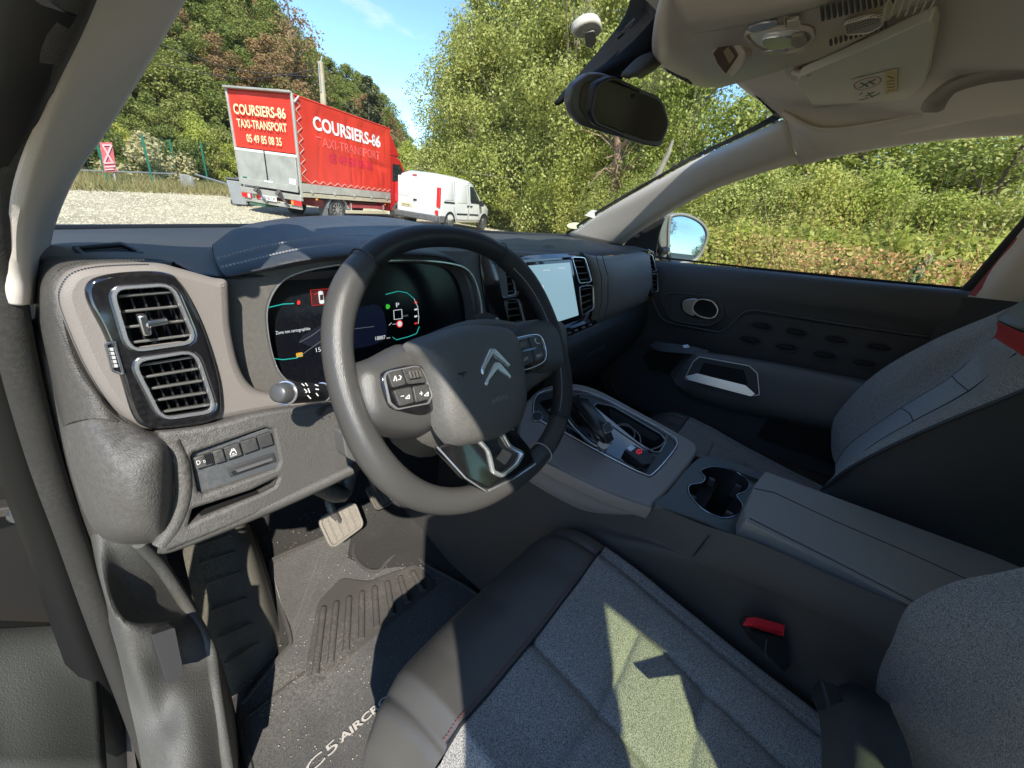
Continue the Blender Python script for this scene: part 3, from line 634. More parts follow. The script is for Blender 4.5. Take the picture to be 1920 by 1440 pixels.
for x in (1.45, 4.28 + .65):
    wheel(tk, TP(x, .14, .34), q @ V((0, -1, 0)), .34, .22); wheel(tk, TP(x, TW - .14 if x > 2 else TW - .5, .34), q @ V((0, 1, 0)), .34, .24)
# green winch box under the tail
tbox('tool_box', (.25, TW * .78, .3), (.5, .6, .16), mat('green box', (.03, .12, .07), .6, dust=.4), bw=.01)
# cab: profile extruded across
cabp = [(TL + .10, .35), (TL + .10, 2.25), (TL + .35, 2.33), (TL + .9, 2.2), (TL + 1.55, 1.45), (TL + 2.1, 1.2), (TL + 2.25, .9), (TL + 2.25, .35)]
vs = [TP(x, y, z) for y in (.12, TW - .12) for x, z in cabp]; n = len(cabp)
o = mesh('cab', vs, [list(range(n))[::-1], list(range(n, 2 * n))] + [(i, (i + 1) % n, (i + 1) % n + n, i + n) for i in range(n)], M_REDP, tk); bev(o, .06, 3)
M_DGL = mat('dark window glass', (.02, .025, .03), .05, coat=1)
sw = [(TL + .35, 1.42), (TL + .35, 2.0), (TL + .85, 2.02), (TL + 1.35, 1.45)]
o = mesh('side_window', [TP(x, .112, z) for x, z in sw], [(0, 1, 2, 3)], M_DGL, tk); solid(o, .008, 0)
tbox('door', (TL + .95, .108, .95), (1.3, .02, .85), M_REDP, bw=.01)
mb = MB(); vs = [TP(x, y, z) for y in (.1, TW - .1) for x, z in ((TL + .12, 2.25), (TL + .12, 2.95), (TL + .3, 2.9), (TL + .8, 2.35), (TL + .8, 2.25))]; n = 5
o = mesh('roof_deflector', vs, [list(range(n))[::-1], list(range(n, 2 * n))] + [(i, (i + 1) % n, (i + 1) % n + n, i + n) for i in range(n)], M_REDP, tk); bev(o, .07, 3)
tbox('wing_mirror', (TL + 1.3, -.12, 1.45), (.1, .2, .3), M_BLK, bw=.03)
# lettering
Rf = lambda y, z: frame(TP(-.045, y, z), q @ V((0, -1, 0)), q @ V((-1, 0, 0)))
rear_sign = bpy.data.objects['rear_curtain'] ; side_c = bpy.data.objects['side_curtain']
text('lettering', 'COURSIERS-86', Rf(TW - .20, 2.50), 1.78, M_CREAM, rear_sign, bold=.022, hgt=.25, ext=.02)
text('lettering', 'TAXI-TRANSPORT', Rf(TW - .25, 2.20), 1.72, M_CREAM, rear_sign, bold=.015, hgt=.20, ext=.02)
text('lettering', '05 49 85 08 35', Rf(TW - .52, 1.86), 1.22, M_CREAM, rear_sign, bold=.015, hgt=.20, ext=.02)
def wrap(o, push=.012):
    """lay the letters on the folds of the side curtain"""
    for v in o.data.vertices:
        p = TM.inverted() @ v.co; u = (p.x - .2) / (TL - .2); w_ = (p.z - TZ) / (TH - TZ - .04); e = min(1, max(0, min(u, 1 - u, w_, 1 - w_)) * 9)
        v.co = TM @ V((p.x, -.01 - fold_side(u, w_) * e - push, p.z))
Sf = lambda x, z: frame(TP(x, -.06, z), q @ V((1, 0, 0)), q @ V((0, -1, 0)))
for s, x, z, w_, h_, m_, b_ in [('COURSIERS-86', .62, 2.40, 3.1, .36, M_WHITE, .03), ('TAXI-TRANSPORT', .68, 2.02, 3.0, .25, M_GHOST2, .01), ('05 49 85 08 35', 1.15, 1.66, 2.1, .25, M_GHOST, .03), ('COURSES-LIVRAISON', 1.2, 1.38, 2.1, .17, M_GHOST, .04)]:
    if s.startswith('COURSES'): continue
    o = text('lettering', s, Sf(x, z), w_, m_, side_c, bold=b_, hgt=h_, ext=0)
    wrap(o)

# ---- white van
VM = Matrix.Translation((8.85, 11.05, 0)) @ Matrix.Rotation(.29, 4, 'Z'); VW, VL = 1.82, 4.2
vn = thing('white_van', 'small white panel van with a dented rear door parked beside the red truck', 'van')
def VP(x, y, z): return VM @ V((x, y, z))
def vbox(name, c, s, m, parent=vn, bw=0): return box(name, VM @ V(c), s, m, parent, VM.to_3x3(), bw=bw)
# body as lofted rings along x: (x, bottom z, belt z, roof z, half width belt, half width roof)
secs = [(.0, .34, .95, 1.60, .82, .70), (.06, .32, .95, 1.74, .89, .74), (.35, .32, .95, 1.83, .91, .76), (1.4, .32, .95, 1.85, .91, .76), (2.3, .32, .95, 1.83, .91, .74), (2.65, .32, .96, 1.76, .91, .72), (3.0, .32, .97, 1.50, .90, .70), (3.35, .32, .97, 1.16, .89, .72), (3.9, .32, .85, 1.02, .84, .66), (4.15, .34, .72, .84, .70, .55), (4.2, .4, .62, .70, .6, .5)]
vs = []; 
for x, zb, zm, zr, wb, wr in secs:
    half = [(wb * .93, zb), (wb, zb + .12), (wb, zm), (wb - (wb - wr) * .55, zm + (zr - zm) * .7), (wr * .95, zr - .05), (wr * .6, zr)]
    loop = half + [(-a, b) for a, b in half[::-1]]
    vs += [VP(x, VW / 2 + a, z) for a, z in loop]
n = 12; fs = [(i * n + k, i * n + (k + 1) % n, (i + 1) * n + (k + 1) % n, (i + 1) * n + k) for i in range(len(secs) - 1) for k in range(n)] + [list(range(n))[::-1], [(len(secs) - 1) * n + k for k in range(n)]]
o = mesh('body', vs, fs, M_WHITEP, vn, True, 60); bev(o, .03, 3, 25)
M_SEAM = mat('panel gap', (.03, .03, .03), .7)
def vline(pts, y=-.005, r=.007, m=M_SEAM, name='panel_gap'): return tube(name, [VP(x, (y if len(p_) == 2 else p_[2]), z) for p_ in pts for x, z in [p_[:2]]], r, m, vn, ns=4)
yb = lambda z: VW / 2 - (.913 if z < .95 else .913 - .15 * .55 * (z - .95) / (.63) )
def side(pts, sub=0): return [VP(x, yb(z) - .002, z) for x, z in pts]
tube('panel_gap', side([(1.05, 1.68), (1.05, 1.25), (1.0, .75), (1.2, .42), (2.05, .4), (2.1, 1.0), (2.05, 1.7)]), .007, M_SEAM, vn, ns=4)
tube('panel_gap', side([(2.1, 1.7), (2.45, 1.7), (3.05, 1.25), (3.0, .4), (2.15, .4)]), .007, M_SEAM, vn, ns=4)
for nm, pts, m_ in [('side_panel', [(.35, 1.05), (.35, 1.62), (.95, 1.66), (.95, 1.05)], M_WHITEP), ('side_panel', [(1.2, 1.0), (1.2, 1.62), (1.95, 1.62), (1.95, 1.0)], M_WHITEP), ('door_window', [(2.2, 1.03), (2.2, 1.6), (2.5, 1.6), (2.98, 1.12), (2.98, 1.03)], M_DGL)]:
    o = mesh(nm, [VP(x, yb(z) - .006, z) for x, z in pts], [list(range(len(pts)))], m_, vn); solid(o, .012, 0); bev(o, .02, 2)
for x0, x1, z in ((.3, 1.0, .98), (2.15, 2.9, .62), (1.2, 2.0, .62)): vbox('trim_strip', ((x0 + x1) / 2, -.008, z), (x1 - x0, .015, .05), M_BLK)
for x in (2.0, 2.25): vbox('door_handle', (x, -.02, .92), (.16, .03, .04), M_BLK, bw=.008)
# rear doors
for y0, y1 in ((.1, VW * .56), (VW * .565, VW - .12)):
    d_ = vbox('rear_door', (-.012, (y0 + y1) / 2, 1.03), (.03, y1 - y0 - .015, 1.2), M_WHITEP, bw=.012); vbox('door_panel', (-.028, (y0 + y1) / 2, 1.32), (.012, y1 - y0 - .14, .45), M_WHITEP, d_, bw=.004)
vbox('high_brake_light', (.0, VW * .56, 1.70), (.03, .18, .03), M_LAMP); vbox('door_handle', (-.04, VW * .53, .93), (.04, .14, .05), M_BLK, bw=.01)
pl = vbox('number_plate', (-.035, VW * .72, .74), (.012, .5, .12), mat('dusty plate', (.62, .58, .38), .5), bw=.003)
Mre = frame(VP(-.043, VW * .72 + .2, .70), VM.to_3x3() @ V((0, -1, 0)), VM.to_3x3() @ V((-1, 0, 0))); mb = MB(); [mb.box(Mre @ V((k * .052 + .02, .035, 0)), (.004, .026, .05 + .01 * (k % 3)), VM.to_3x3()) for k in range(7)]; mb.build('plate_marks', mat('worn plate ink', (.12, .11, .09), .7), pl)['kind'] = 'stuff'
Mre = frame(VP(-.03, VW * .93, 1.0), VM.to_3x3() @ V((0, -1, 0)), VM.to_3x3() @ V((-1, 0, 0))); text('badge', 'Kangoo Maxi', Mre, .42, M_BLK, vn, hgt=.035)
for y in (.06, VW - .06): vbox('tail_light', (.03, y, 1.1), (.1, .14, .62), M_LAMP, bw=.02)
vbox('tail_light_low', (.0, .1, .62), (.06, .14, .16), M_LAMP, bw=.02)
vbox('bumper', (-.03, VW / 2, .43), (.18, VW - .02, .2), mat('grey bumper', (.09, .095, .10), .55, dust=.4), bw=.04)
vbox('bumper_corner', (.3, .015, .42), (.55, .05, .22), mat('grey bumper2', (.09, .095, .10), .55, dust=.4), bw=.02)
vbox('wing_mirror', (2.95, -.1, 1.05), (.12, .16, .2), M_BLK, bw=.03)
for x in (.72, 3.45):
    wheel(vn, VP(x, .11, .31), VM.to_3x3() @ V((0, -1, 0)), .31, .2, 8, .19, True); wheel(vn, VP(x, VW - .11, .31), VM.to_3x3() @ V((0, 1, 0)), .31, .2, 8, .19, True)
    o = mesh('wheel_arch', [VP(x + math.cos(a) * r_, -.004, .31 + math.sin(a) * r_) for a in np.linspace(0, math.pi, 13) for r_ in (.30, .38)], [(2 * k, 2 * k + 1, 2 * k + 3, 2 * k + 2) for k in range(12)], M_BLK, vn); solid(o, .02, 0)
# ============================================================ THE CAR: materials and shell
WARM[:] = [1.03, 1.0, .94]      # warm tint mixed into grey trim colours to offset bluish sky light
def pr(ax, pts):                       # a row of control points: (px, py, value of that world coordinate)
    return [at(p[0], p[1], **{p[3] if len(p) > 3 else ax: p[2]}) for p in pts]
def holed(name, outer, holes, P, m, parent=None, h=.006, up=0, bw=.0015):
    """flat solid with openings, outline and openings in picture points on plane P"""
    o, n = P
    if n.dot(V(CAM) - o) < 0: n = -n
    M = frame(o + n * (up - h / 2), V((1, 0, 0)) if abs(n.x) < .9 else V((0, 1, 0)), n); Mi = M.inverted()
    cu = bpy.data.curves.new(name, 'CURVE'); cu.dimensions = '2D'; cu.fill_mode = 'BOTH'; cu.extrude = h / 2 - bw; cu.bevel_depth = bw; cu.bevel_resolution = 2; cu.offset = -bw
    for L in [outer] + holes:
        s = cu.splines.new('POLY'); q = [Mi @ at(x, y, P=P) for x, y in L]; s.points.add(len(q) - 1)
        for k, p in enumerate(q): s.points[k].co = (p.x, p.y, 0, 1)
        s.use_cyclic_u = True
    tmp = bpy.data.objects.new(name, cu); COL.objects.link(tmp); bpy.context.view_layer.update()
    me = bpy.data.meshes.new_from_object(tmp.evaluated_get(bpy.context.evaluated_depsgraph_get())); bpy.data.objects.remove(tmp, do_unlink=True)
    me.transform(M); me.materials.clear(); me.materials.append(m); me.name = name
    me.polygons.foreach_set('use_smooth', [True] * len(me.polygons)); me.set_sharp_from_angle(angle=math.radians(35))
    ob = bpy.data.objects.new(name, me); COL.objects.link(ob)
    if parent: ob.parent = parent
    return ob
def well(name, pts, P, m, parent, depth, up=0, taper=.94, floor=True):
    """the walls and floor of an opening"""
    o, n = P
    if n.dot(V(CAM) - o) < 0: n = -n
    a = [at(x, y, P=P) + n * up for x, y in pts]; c = sum(a, V()) / len(a); b = [c + (p - c) * taper - n * depth for p in a]; N = len(a)
    return mesh(name, a + b, [(i, (i + 1) % N, (i + 1) % N + N, i + N) for i in range(N)] + ([list(range(N, 2 * N))] if floor else []), m, parent, True, 30)
M_TRIM = mat('dark grey soft trim', (.06, .06, .062), .6, bump=.3, bscale=1000, dust=.06, spec=.4)
M_DTOP = mat('slush black dash top', (.045, .049, .054), .5, bump=.3, bscale=1100, dust=.05)
M_TAUPE = mat('taupe leatherette', (.200, .182, .170), .55, bump=.25, bscale=1200, var=.06, vscale=9)
M_LINER = mat('grey beige roof lining', (.75, .67, .59), .9, bump=.3, bscale=1500, mix2=(.68, .60, .52), m2scale=1400)
M_PILLAR = mat('light taupe pillar cloth', (.62, .56, .49), .7, bump=.25, bscale=1400, mix2=(.57, .51, .44), m2scale=1500)
M_OHC = mat('beige hard plastic', (.46, .40, .35), .42, bump=.12, bscale=900)
M_GLOSS = mat('piano black', (.008, .008, .01), .08, coat=1, dust=.04)
M_CHROME = mat('satin chrome', (.82, .82, .82), .24, .85); M_SATIN = mat('satin silver', (.5, .5, .5), .32, 1)
M_SEAL = mat('rubber seal', (.022, .021, .019), .85, bump=.25, bscale=900, dust=.06)
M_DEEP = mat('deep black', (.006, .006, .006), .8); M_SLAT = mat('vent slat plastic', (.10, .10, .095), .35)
M_TEXBLK = mat('grained black plastic', (.060, .057, .054), .5, bump=.5, bscale=750, dust=.12, spec=.5)
M_KNEE = mat('grained grey plastic', (.080, .077, .074), .5, bump=.5, bscale=700, dust=.3, dustcol=(.38, .36, .33), spec=.5)
M_CARPET = mat('black carpet', (.018, .017, .016), 1, bump=1, bscale=700, sheen=.1, mix2=(.034, .031, .029), m2scale=600, dust=.08)
M_LEATH = mat('black leather', (.080, .078, .075), .45, bump=.2, bscale=900, var=.1, spec=.8); M_LEATHG = mat('grey leather', (.085, .085, .088), .5, bump=.3, bscale=500)
M_FAB = mat('grey melange fabric', (.125, .122, .12), .95, bump=.3, bscale=1100, mix2=(.37, .365, .36), m2scale=800, sheen=.1)
M_FABL = mat('lighter melange fabric', (.17, .18, .19), .95, bump=.3, bscale=1100, mix2=(.38, .40, .42), m2scale=760, sheen=.1)
M_STITCH = mat('grey thread', (.35, .35, .36), .7); M_STITCHR = mat('dark red thread', (.22, .05, .05), .7)
M_PRINT = mat('white print', (.75, .75, .75), .5)

def glassmat(name, tint, gl=.06, dust=.02):
    m = bpy.data.materials.new(name); m.use_nodes = True; n = m.node_tree.nodes; l = m.node_tree.links; n.clear()
    o = n.new('ShaderNodeOutputMaterial'); t = n.new('ShaderNodeBsdfTransparent'); t.inputs[0].default_value = (*tint, 1)
    g = n.new('ShaderNodeBsdfGlossy'); g.inputs['Roughness'].default_value = .01; f = n.new('ShaderNodeLayerWeight'); f.inputs[0].default_value = .5
    k0 = n.new('ShaderNodeMath'); k0.operation = 'POWER'; k0.inputs[1].default_value = 5; l.new(f.outputs['Facing'], k0.inputs[0])
    k = n.new('ShaderNodeMath'); k.operation = 'MULTIPLY_ADD'; k.inputs[1].default_value = .6; k.inputs[2].default_value = gl * .5; l.new(k0.outputs[0], k.inputs[0])
    x = n.new('ShaderNodeMixShader'); l.new(k.outputs[0], x.inputs[0]); l.new(t.outputs[0], x.inputs[1]); l.new(g.outputs[0], x.inputs[2])
    dd = n.new('ShaderNodeBsdfDiffuse'); dd.inputs[0].default_value = (.8, .78, .72, 1); tt = n.new('ShaderNodeTexCoord'); q = n.new('ShaderNodeTexNoise'); q.inputs['Scale'].default_value = 3; q.inputs['Detail'].default_value = 8; l.new(tt.outputs['Object'], q.inputs['Vector'])  # dust haze in the shader; also stands in for streaky windscreen reflections
    mr_ = n.new('ShaderNodeMapRange'); mr_.inputs[1].default_value = .35; mr_.inputs[2].default_value = .75; mr_.inputs[3].default_value = dust * .3; mr_.inputs[4].default_value = dust * 1.7; l.new(q.outputs['Fac'], mr_.inputs[0])
    x2 = n.new('ShaderNodeMixShader'); l.new(mr_.outputs[0], x2.inputs[0]); l.new(x.outputs[0], x2.inputs[1]); l.new(dd.outputs[0], x2.inputs[2]); l.new(x2.outputs[0], o.inputs[0])
    return m
M_GLASS = glassmat('windscreen glass', (.93, .96, .95), .08, .035); M_TINT = glassmat('tinted door glass', (.84, .92, .72))

# ---- pillars, roof lining, roof
o = patch('left_windscreen_pillar', [
    pr('Y', [(125, -80, .34), (165, -80, .325), (200, -80, .32), (290, -80, .35), (375, -80, .42)]),
    pr('Y', [(100, 0, .36), (130, 0, .34), (165, 0, .335), (250, 0, .37), (331, 0, .45)]),
    pr('Y', [(55, 130, .41), (85, 130, .39), (120, 130, .385), (185, 130, .43), (258, 130, .52)]),
    pr('Y', [(22, 240, .44), (50, 240, .42), (80, 240, .42), (138, 240, .47), (190, 240, .57)]),
    pr('Y', [(3, 330, .47), (28, 330, .45), (52, 330, .45), (92, 330, .50), (130, 330, .62)]),
    pr('Y', [(-8, 420, .49), (12, 420, .475), (32, 420, .475), (62, 420, .53), (93, 420, .66)]),
    pr('Y', [(0, 500, .5), (16, 500, .49), (32, 500, .49), (54, 500, .52), (75, 500, .60)]),
    pr('Y', [(13, 545, .5), (24, 545, .492), (36, 545, .492), (48, 545, .51), (60, 545, .56)]),
    pr('Y', [(16, 566, .505), (26, 567, .495), (36, 568, .495), (44, 568, .51), (52, 566, .55)])], M_PILLAR, None, 6, 6, thick=.004)
tag(o, 'light taupe windscreen pillar trim on the left, sunlit at its foot', 'pillar trim')
# rounded inner face of the pillar that closes it against the glass
rp = [ # glass edge, crest, door edge
    pr('X', [(1068, 440, .66), (1120, 406, .652), (1180, 370, .64), (1240, 337, .627), (1300, 304, .61), (1400, 258, .585), (1475, 224, .56)]),
    pr('X', [(1082, 445, .65), (1130, 410, .64), (1190, 376, .624), (1250, 343, .607), (1310, 311, .587), (1411, 268, .564), (1479, 240, .548)]),
    pr('X', [(1140, 455, .668), (1175, 433, .655), (1225, 402, .64), (1280, 370, .622), (1342, 338, .604), (1434, 302, .585), (1490, 284, .575)]),
    pr('X', [(1165, 459, .70), (1187, 441, .69), (1232, 412, .675), (1290, 377, .66), (1352, 348, .645), (1440, 318, .63), (1500, 303, .625)])]
o = patch('right_windscreen_pillar', rp, M_PILLAR, None, 5, 6, thick=.004); tag(o, 'light taupe windscreen pillar trim on the right, half in sun', 'pillar trim')
# roof lining: from the header back over the heads; right edge bends down to the side window
rows = []
hdr = [(-.56, .33, 1.545), (-.4, .34, 1.572), (-.1, .35, 1.588), (.2, .34, 1.588)]
def zc(x, y): return 1.60 - .10 * (abs(x) / .62) ** 4 + .0 * y
for y, e in ((None, 0), (.20, .0), (.05, .0), (-.2, .0), (-.6, 0), (-1.2, -.02), (-1.9, -.10)):
    if y is None:
        r_ = [V((-.56, .33, 1.53)), V((-.35, .335, 1.572)), V((-.05, .34, 1.585)), at(1310, 80, Z=1.588), at(1400, 160, X=.45), at(1440, 190, X=.515), at(1475, 224, X=.56)]
    else:
        b = {.20: (1510, 243, .575), .05: (1640, 252, .60), -.2: (1880, 205, .60), -.6: (2300, 180, .60)}.get(y)
        edge_ = at(b[0], b[1] + 6, X=b[2] + .012) if b else V((.62, y, 1.50 + e))
        r_ = [V((-.60, y, 1.515 + e)), V((-.5, y, 1.575 + e)), V((-.1, y, 1.61 + e)), V((.2, y, 1.61 + e)), V((.45, y, 1.595 + e)), V((.54, edge_.y * .5 + y * .5, 1.578 + e)), edge_ + V((.0, 0, .004))]
    rows.append(r_)
o = patch('roof_lining', rows, M_LINER, None, 5, 5, thick=.01, off=1); tag(o, 'grey beige cloth roof lining of the car', kind='structure')
# right roof rail: from the pillar joint back, its lower edge is the top of the side window
rail = [pr('X', [(1470, 206, .53), (1535, 238, .55), (1640, 228, .56), (1760, 202, .56), (1880, 180, .56), (2300, 150, .56)]), pr('X', [(1476, 226, .562), (1540, 262, .59), (1640, 252, .60), (1760, 226, .60), (1880, 205, .60), (2300, 180, .60)]),
        pr('X', [(1484, 262, .585), (1555, 283, .625), (1650, 266, .635), (1770, 246, .64), (1885, 238, .64), (2300, 212, .64)]),
        pr('X', [(1500, 303, .625), (1580, 285, .64), (1660, 270, .655), (1780, 254, .66), (1890, 247, .66), (2300, 222, .66)]),
        pr('X', [(1500, 305, .66), (1580, 287, .69), (1660, 272, .69), (1780, 256, .69), (1890, 249, .69), (2300, 224, .69)])]
o = patch('roof_rail', rail, M_LINER, None, 5, 4, thick=.006); tag(o, 'cloth covered roof rail above the passenger side window', 'roof rail')
rfp = patch('roof_panel', [[V((x, y0 + (yc - y0) * (1 - (abs(x) / .6) ** 2), z)) for x, z in ((-.60, 1.565), (-.4, 1.615), (0, 1.635), (.4, 1.63), (.60, 1.60))] for y0, yc in ((.225, .335), (-.3, -.3), (-1.2, -1.2), (-2.0, -2.0))], mat('grey car paint', (.12, .12, .125), .3, coat=1), None, 4, 4, thick=.012); tag(rfp, 'grey painted steel roof of the car', kind='structure')
# left rail of the roof, over the open doorway, and rear shell
CP = bpy.data.materials['grey car paint']
sh = thing('car_body_shell', 'rear side panels, centre posts and tailgate frame of the car behind the front seats', 'car body')
def ext(name, pts, x0, x1, m):
    N = len(pts); vs = [V((x0, y, z)) for y, z in pts] + [V((x1, y, z)) for y, z in pts]
    return mesh(name, vs, [list(range(N)), list(range(2 * N - 1, N - 1, -1))] + [(i, i + N, (i + 1) % N + N, (i + 1) % N) for i in range(N)], m, sh)
tube('roof_side_rail', [V((-.585, .36, 1.50)), V((-.61, .2, 1.545)), V((-.64, -.1, 1.585)), V((-.67, -.4, 1.61)), V((-.67, -.9, 1.61)), V((-.62, -1.6, 1.54)), V((-.58, -2.1, 1.40))], .03, CP, sh, sub=4)  # unseen rail; its rear bows outward to let sun onto the seat
for s, x0, x1 in ((-1, -.74, -.66), (1, .70, .78)):
    ext('centre_post', [(-.22, .5), (-.22, 1.1), (-.30, 1.58), (-.57, 1.60), (-.44, 1.25), (-.40, 1.1), (-.42, .5)] if s < 0 else [(-.42, .5), (-.36, 1.1), (-.46, 1.58), (-.60, 1.58), (-.55, 1.1), (-.58, .5)], x0 if s < 0 else .66, x1 if s < 0 else .74, M_TRIM)  # left post is unseen, moved forward and slanted to shape shade on the seat
    ext('rear_door', [(-.42, .4), (-.40, 1.14), (-1.5, 1.20), (-1.6, .9), (-1.3, .4)], x0, x1, M_TRIM)
    ext('rear_quarter', [(-1.4, .4), (-1.5, 1.22), (-1.25, 1.58), (-2.2, 1.40), (-2.4, 1.1), (-2.4, .4)], x0, x1, M_TRIM)
    g_ = ext('rear_door_glass', [(-.38, 1.13), (-.55, 1.625), (-1.28, 1.61), (-1.5, 1.20)], (x0 + x1) / 2 - .002, (x0 + x1) / 2 + .002, M_TINT)
ext('floor_pan', [(-2.4, .36), (-2.4, .41), (.3, .41), (1.1, .41), (1.1, .36)], -.72, .74, M_CARPET)
ext('load_floor', [(-2.4, .75), (-2.4, .8), (-1.4, .8), (-1.4, .75)], -.7, .7, M_TRIM)
ext('tailgate', [(-2.45, .4), (-2.45, 1.1), (-2.40, 1.1), (-2.4, .4)], -.7, .7, M_TRIM)
patch('bonnet', [[V((x * k, y, z - .03 * abs(x) * 2)) for x in (-.72, -.4, 0, .4, .72)] for y, z, k in ((1.12, 1.07, 1), (1.5, 1.02, 1), (1.85, .92, .96), (2.05, .78, .88))], CP, sh, 4, 4, thick=.01)
for s in (-1, 1):
    patch('front_wing', [[V((s * .72, 1.12, 1.04)), V((s * .71, 1.5, .99)), V((s * .69, 1.85, .89)), V((s * .62, 2.05, .76))], [V((s * .80, 1.1, .85)), V((s * .82, 1.5, .82)), V((s * .78, 1.85, .76)), V((s * .66, 2.08, .68))], [V((s * .80, 1.1, .42)), V((s * .80, 1.5, .62)), V((s * .78, 1.85, .55)), V((s * .68, 2.1, .45))]], CP, sh, 4, 4, thick=.008)
    box('sill', (s * .74, .3, .36), (.08, 1.6, .12), CP, sh, bw=.02)
    for y in (1.45, -1.55): wheel(sh, V((s * .72, y, .34)), V((s, 0, 0)), .34, .22, 10, .22)
box('front_bumper', (0, 2.08, .52), (1.5, .16, .42), CP, sh, bw=.05)
ext('rear_bench', [(-1.0, .45), (-1.0, .8), (-1.35, .78), (-1.55, 1.3), (-1.45, 1.3), (-1.7, .5)], -.62, .62, M_FAB)

# ---- windscreen
ws = thing('windscreen', 'slightly dusty laminated windscreen with black border', 'windscreen')
base_ = [at(60, 436, Y=.86), at(250, 428, Y=.95), at(450, 426, Y=.99), at(740, 424, Y=1.02), at(925, 440, Y=.96), at(1072, 446, X=.665)]
head_ = [V((-.57, .34, 1.535)), V((-.45, .345, 1.575)), V((-.2, .36, 1.60)), V((.1, .36, 1.60)), V((.35, .34, 1.60)), at(1478, 226, X=.566)]
mid_ = [a.lerp(b, .5) + V((0, .035, .025)) for a, b in zip(base_, head_)]
patch('glass_pane', [base_, mid_, head_], M_GLASS, ws, 6, 8)
fr = pr('X', [(1064, 440, .664), (1120, 402, .655), (1180, 366, .643), (1240, 332, .63), (1300, 299, .613), (1400, 253, .588), (1470, 219, .563)])
M_FRIT = mat('black glass border', (.008, .008, .009), .35)
fr2 = pr('X', [(1060, 437, .664), (1117, 397, .655), (1177, 361, .643), (1237, 327, .63), (1297, 293, .613), (1396, 245, .588), (1452, 214, .563)])
patch('border', [fr, fr2], M_FRIT, ws, 5, 1)
patch('border', [pr('X', [(1470, 221, .563), (1440, 188, .515), (1403, 157, .45)]), pr('X', [(1450, 217, .563), (1443, 207, .53), (1398, 163, .45)])], M_FRIT, ws, 5, 2)
# ---- stickers low in the corner of the glass
PWc = plane(at(1110, 405, X=.6), (-.35, -.45, .2)); 
st = plate('round_sticker', [(1078 + 15 * math.cos(a), 423 + 6 * math.sin(a)) for a in np.linspace(0, 6.28, 20)[:-1]], plane(at(1078, 423, X=.655), (-.4, -.8, .3)), mat('pale green sticker', (.50, .55, .35), .5), None, .001); tag(st, 'round pale green sticker on the lower right corner of the windscreen', 'sticker')
st = plate('square_sticker', [(1096, 404), (1110, 393), (1128, 397), (1113, 409)], plane(at(1110, 400, X=.645), (-.4, -.8, .3)), mat('grey white sticker', (.45, .47, .48), .5, var=.3, vscale=200), None, .001); tag(st, 'small faded white square sticker above the round one on the windscreen', 'sticker')
# ---- rain sensor cover with the mirror arm, mirror
sc = thing('sensor_cover', 'black plastic camera cover behind the rear-view mirror at the top of the windscreen', 'sensor cover')
cv = [pr('Y', [(1185, -12, .42), (1168, 35, .44), (1125, 92, .47), (1080, 145, .49), (1050, 178, .50)]),
      pr('Y', [(1215, -12, .385), (1200, 45, .395), (1165, 100, .41), (1100, 148, .44), (1046, 194, .48)]),
      pr('Y', [(1250, -12, .36), (1242, 30, .36), (1232, 68, .365), (1222, 98, .37), (1160, 150, .40)])]
patch('cover_shell', cv, mat('black plastic cover', (.008, .008, .008), .75, spec=.2), sc, 6, 5, thick=.004)
for k in range(3): plate('vent_slot', [(1158 + k * 7, 70 - k * 9), (1180 + k * 5, 52 - k * 9), (1181 + k * 5, 55 - k * 9), (1160 + k * 7, 74 - k * 9)], plane(at(1170, 62, Y=.40), (-.3, -1, -.3)), M_DEEP, sc, .002)
patch('mirror_arm', [pr('Y', [(1222, 96, .37), (1195, 108, .375), (1166, 136, .375)]), pr('Y', [(1234, 104, .36), (1215, 122, .36), (1186, 142, .36)]), pr('Y', [(1244, 116, .365), (1228, 132, .365), (1200, 148, .365)])], mat('grey arm plastic', (.10, .095, .085), .5), sc, 4, 4, thick=.006)
mr = thing('rear_view_mirror', 'dark rear-view mirror with a black frame hanging below the sensor cover', 'rear-view mirror')
PM = plane(at(1170, 208, X=.0), V(CAM) - at(1170, 208, X=.0) + V((.55, -.15, .05)))
mo = rpx([(1086, 150), (1128, 137), (1248, 184), (1263, 232), (1246, 277), (1216, 273), (1096, 229), (1080, 205)], .32)
mb_ = plate('mirror_housing', rpx([(1078, 160), (1108, 138), (1135, 137), (1246, 184), (1261, 232), (1243, 278), (1214, 273), (1092, 236), (1076, 215), (1070, 190)], .3), PM, mat('dark grey housing', (.10, .105, .115), .3, coat=.3), mr, .014, -.004, .005, 4)
holed('mirror_frame', mo, [rpx([(1094, 158), (1129, 146), (1240, 189), (1254, 232), (1240, 266), (1214, 264), (1101, 221), (1089, 202)], .32)], PM, M_BLK, mr, .010, .002, .002)
plate('mirror_glass', rpx([(1094, 158), (1129, 146), (1240, 189), (1254, 232), (1240, 266), (1214, 264), (1101, 221), (1089, 202)], .32), PM, mat('brown reflection glass', (.06, .052, .042), .12, spec=.35), mr, .002, -.001)  # brown base colour stands in for the reflected dim cabin
plate('sensor_dot', [(1187 + 3 * math.cos(a), 180 + 4 * math.sin(a)) for a in np.linspace(0, 6.28, 10)[:-1]], PM, M_DEEP, mr, .001, .0005)
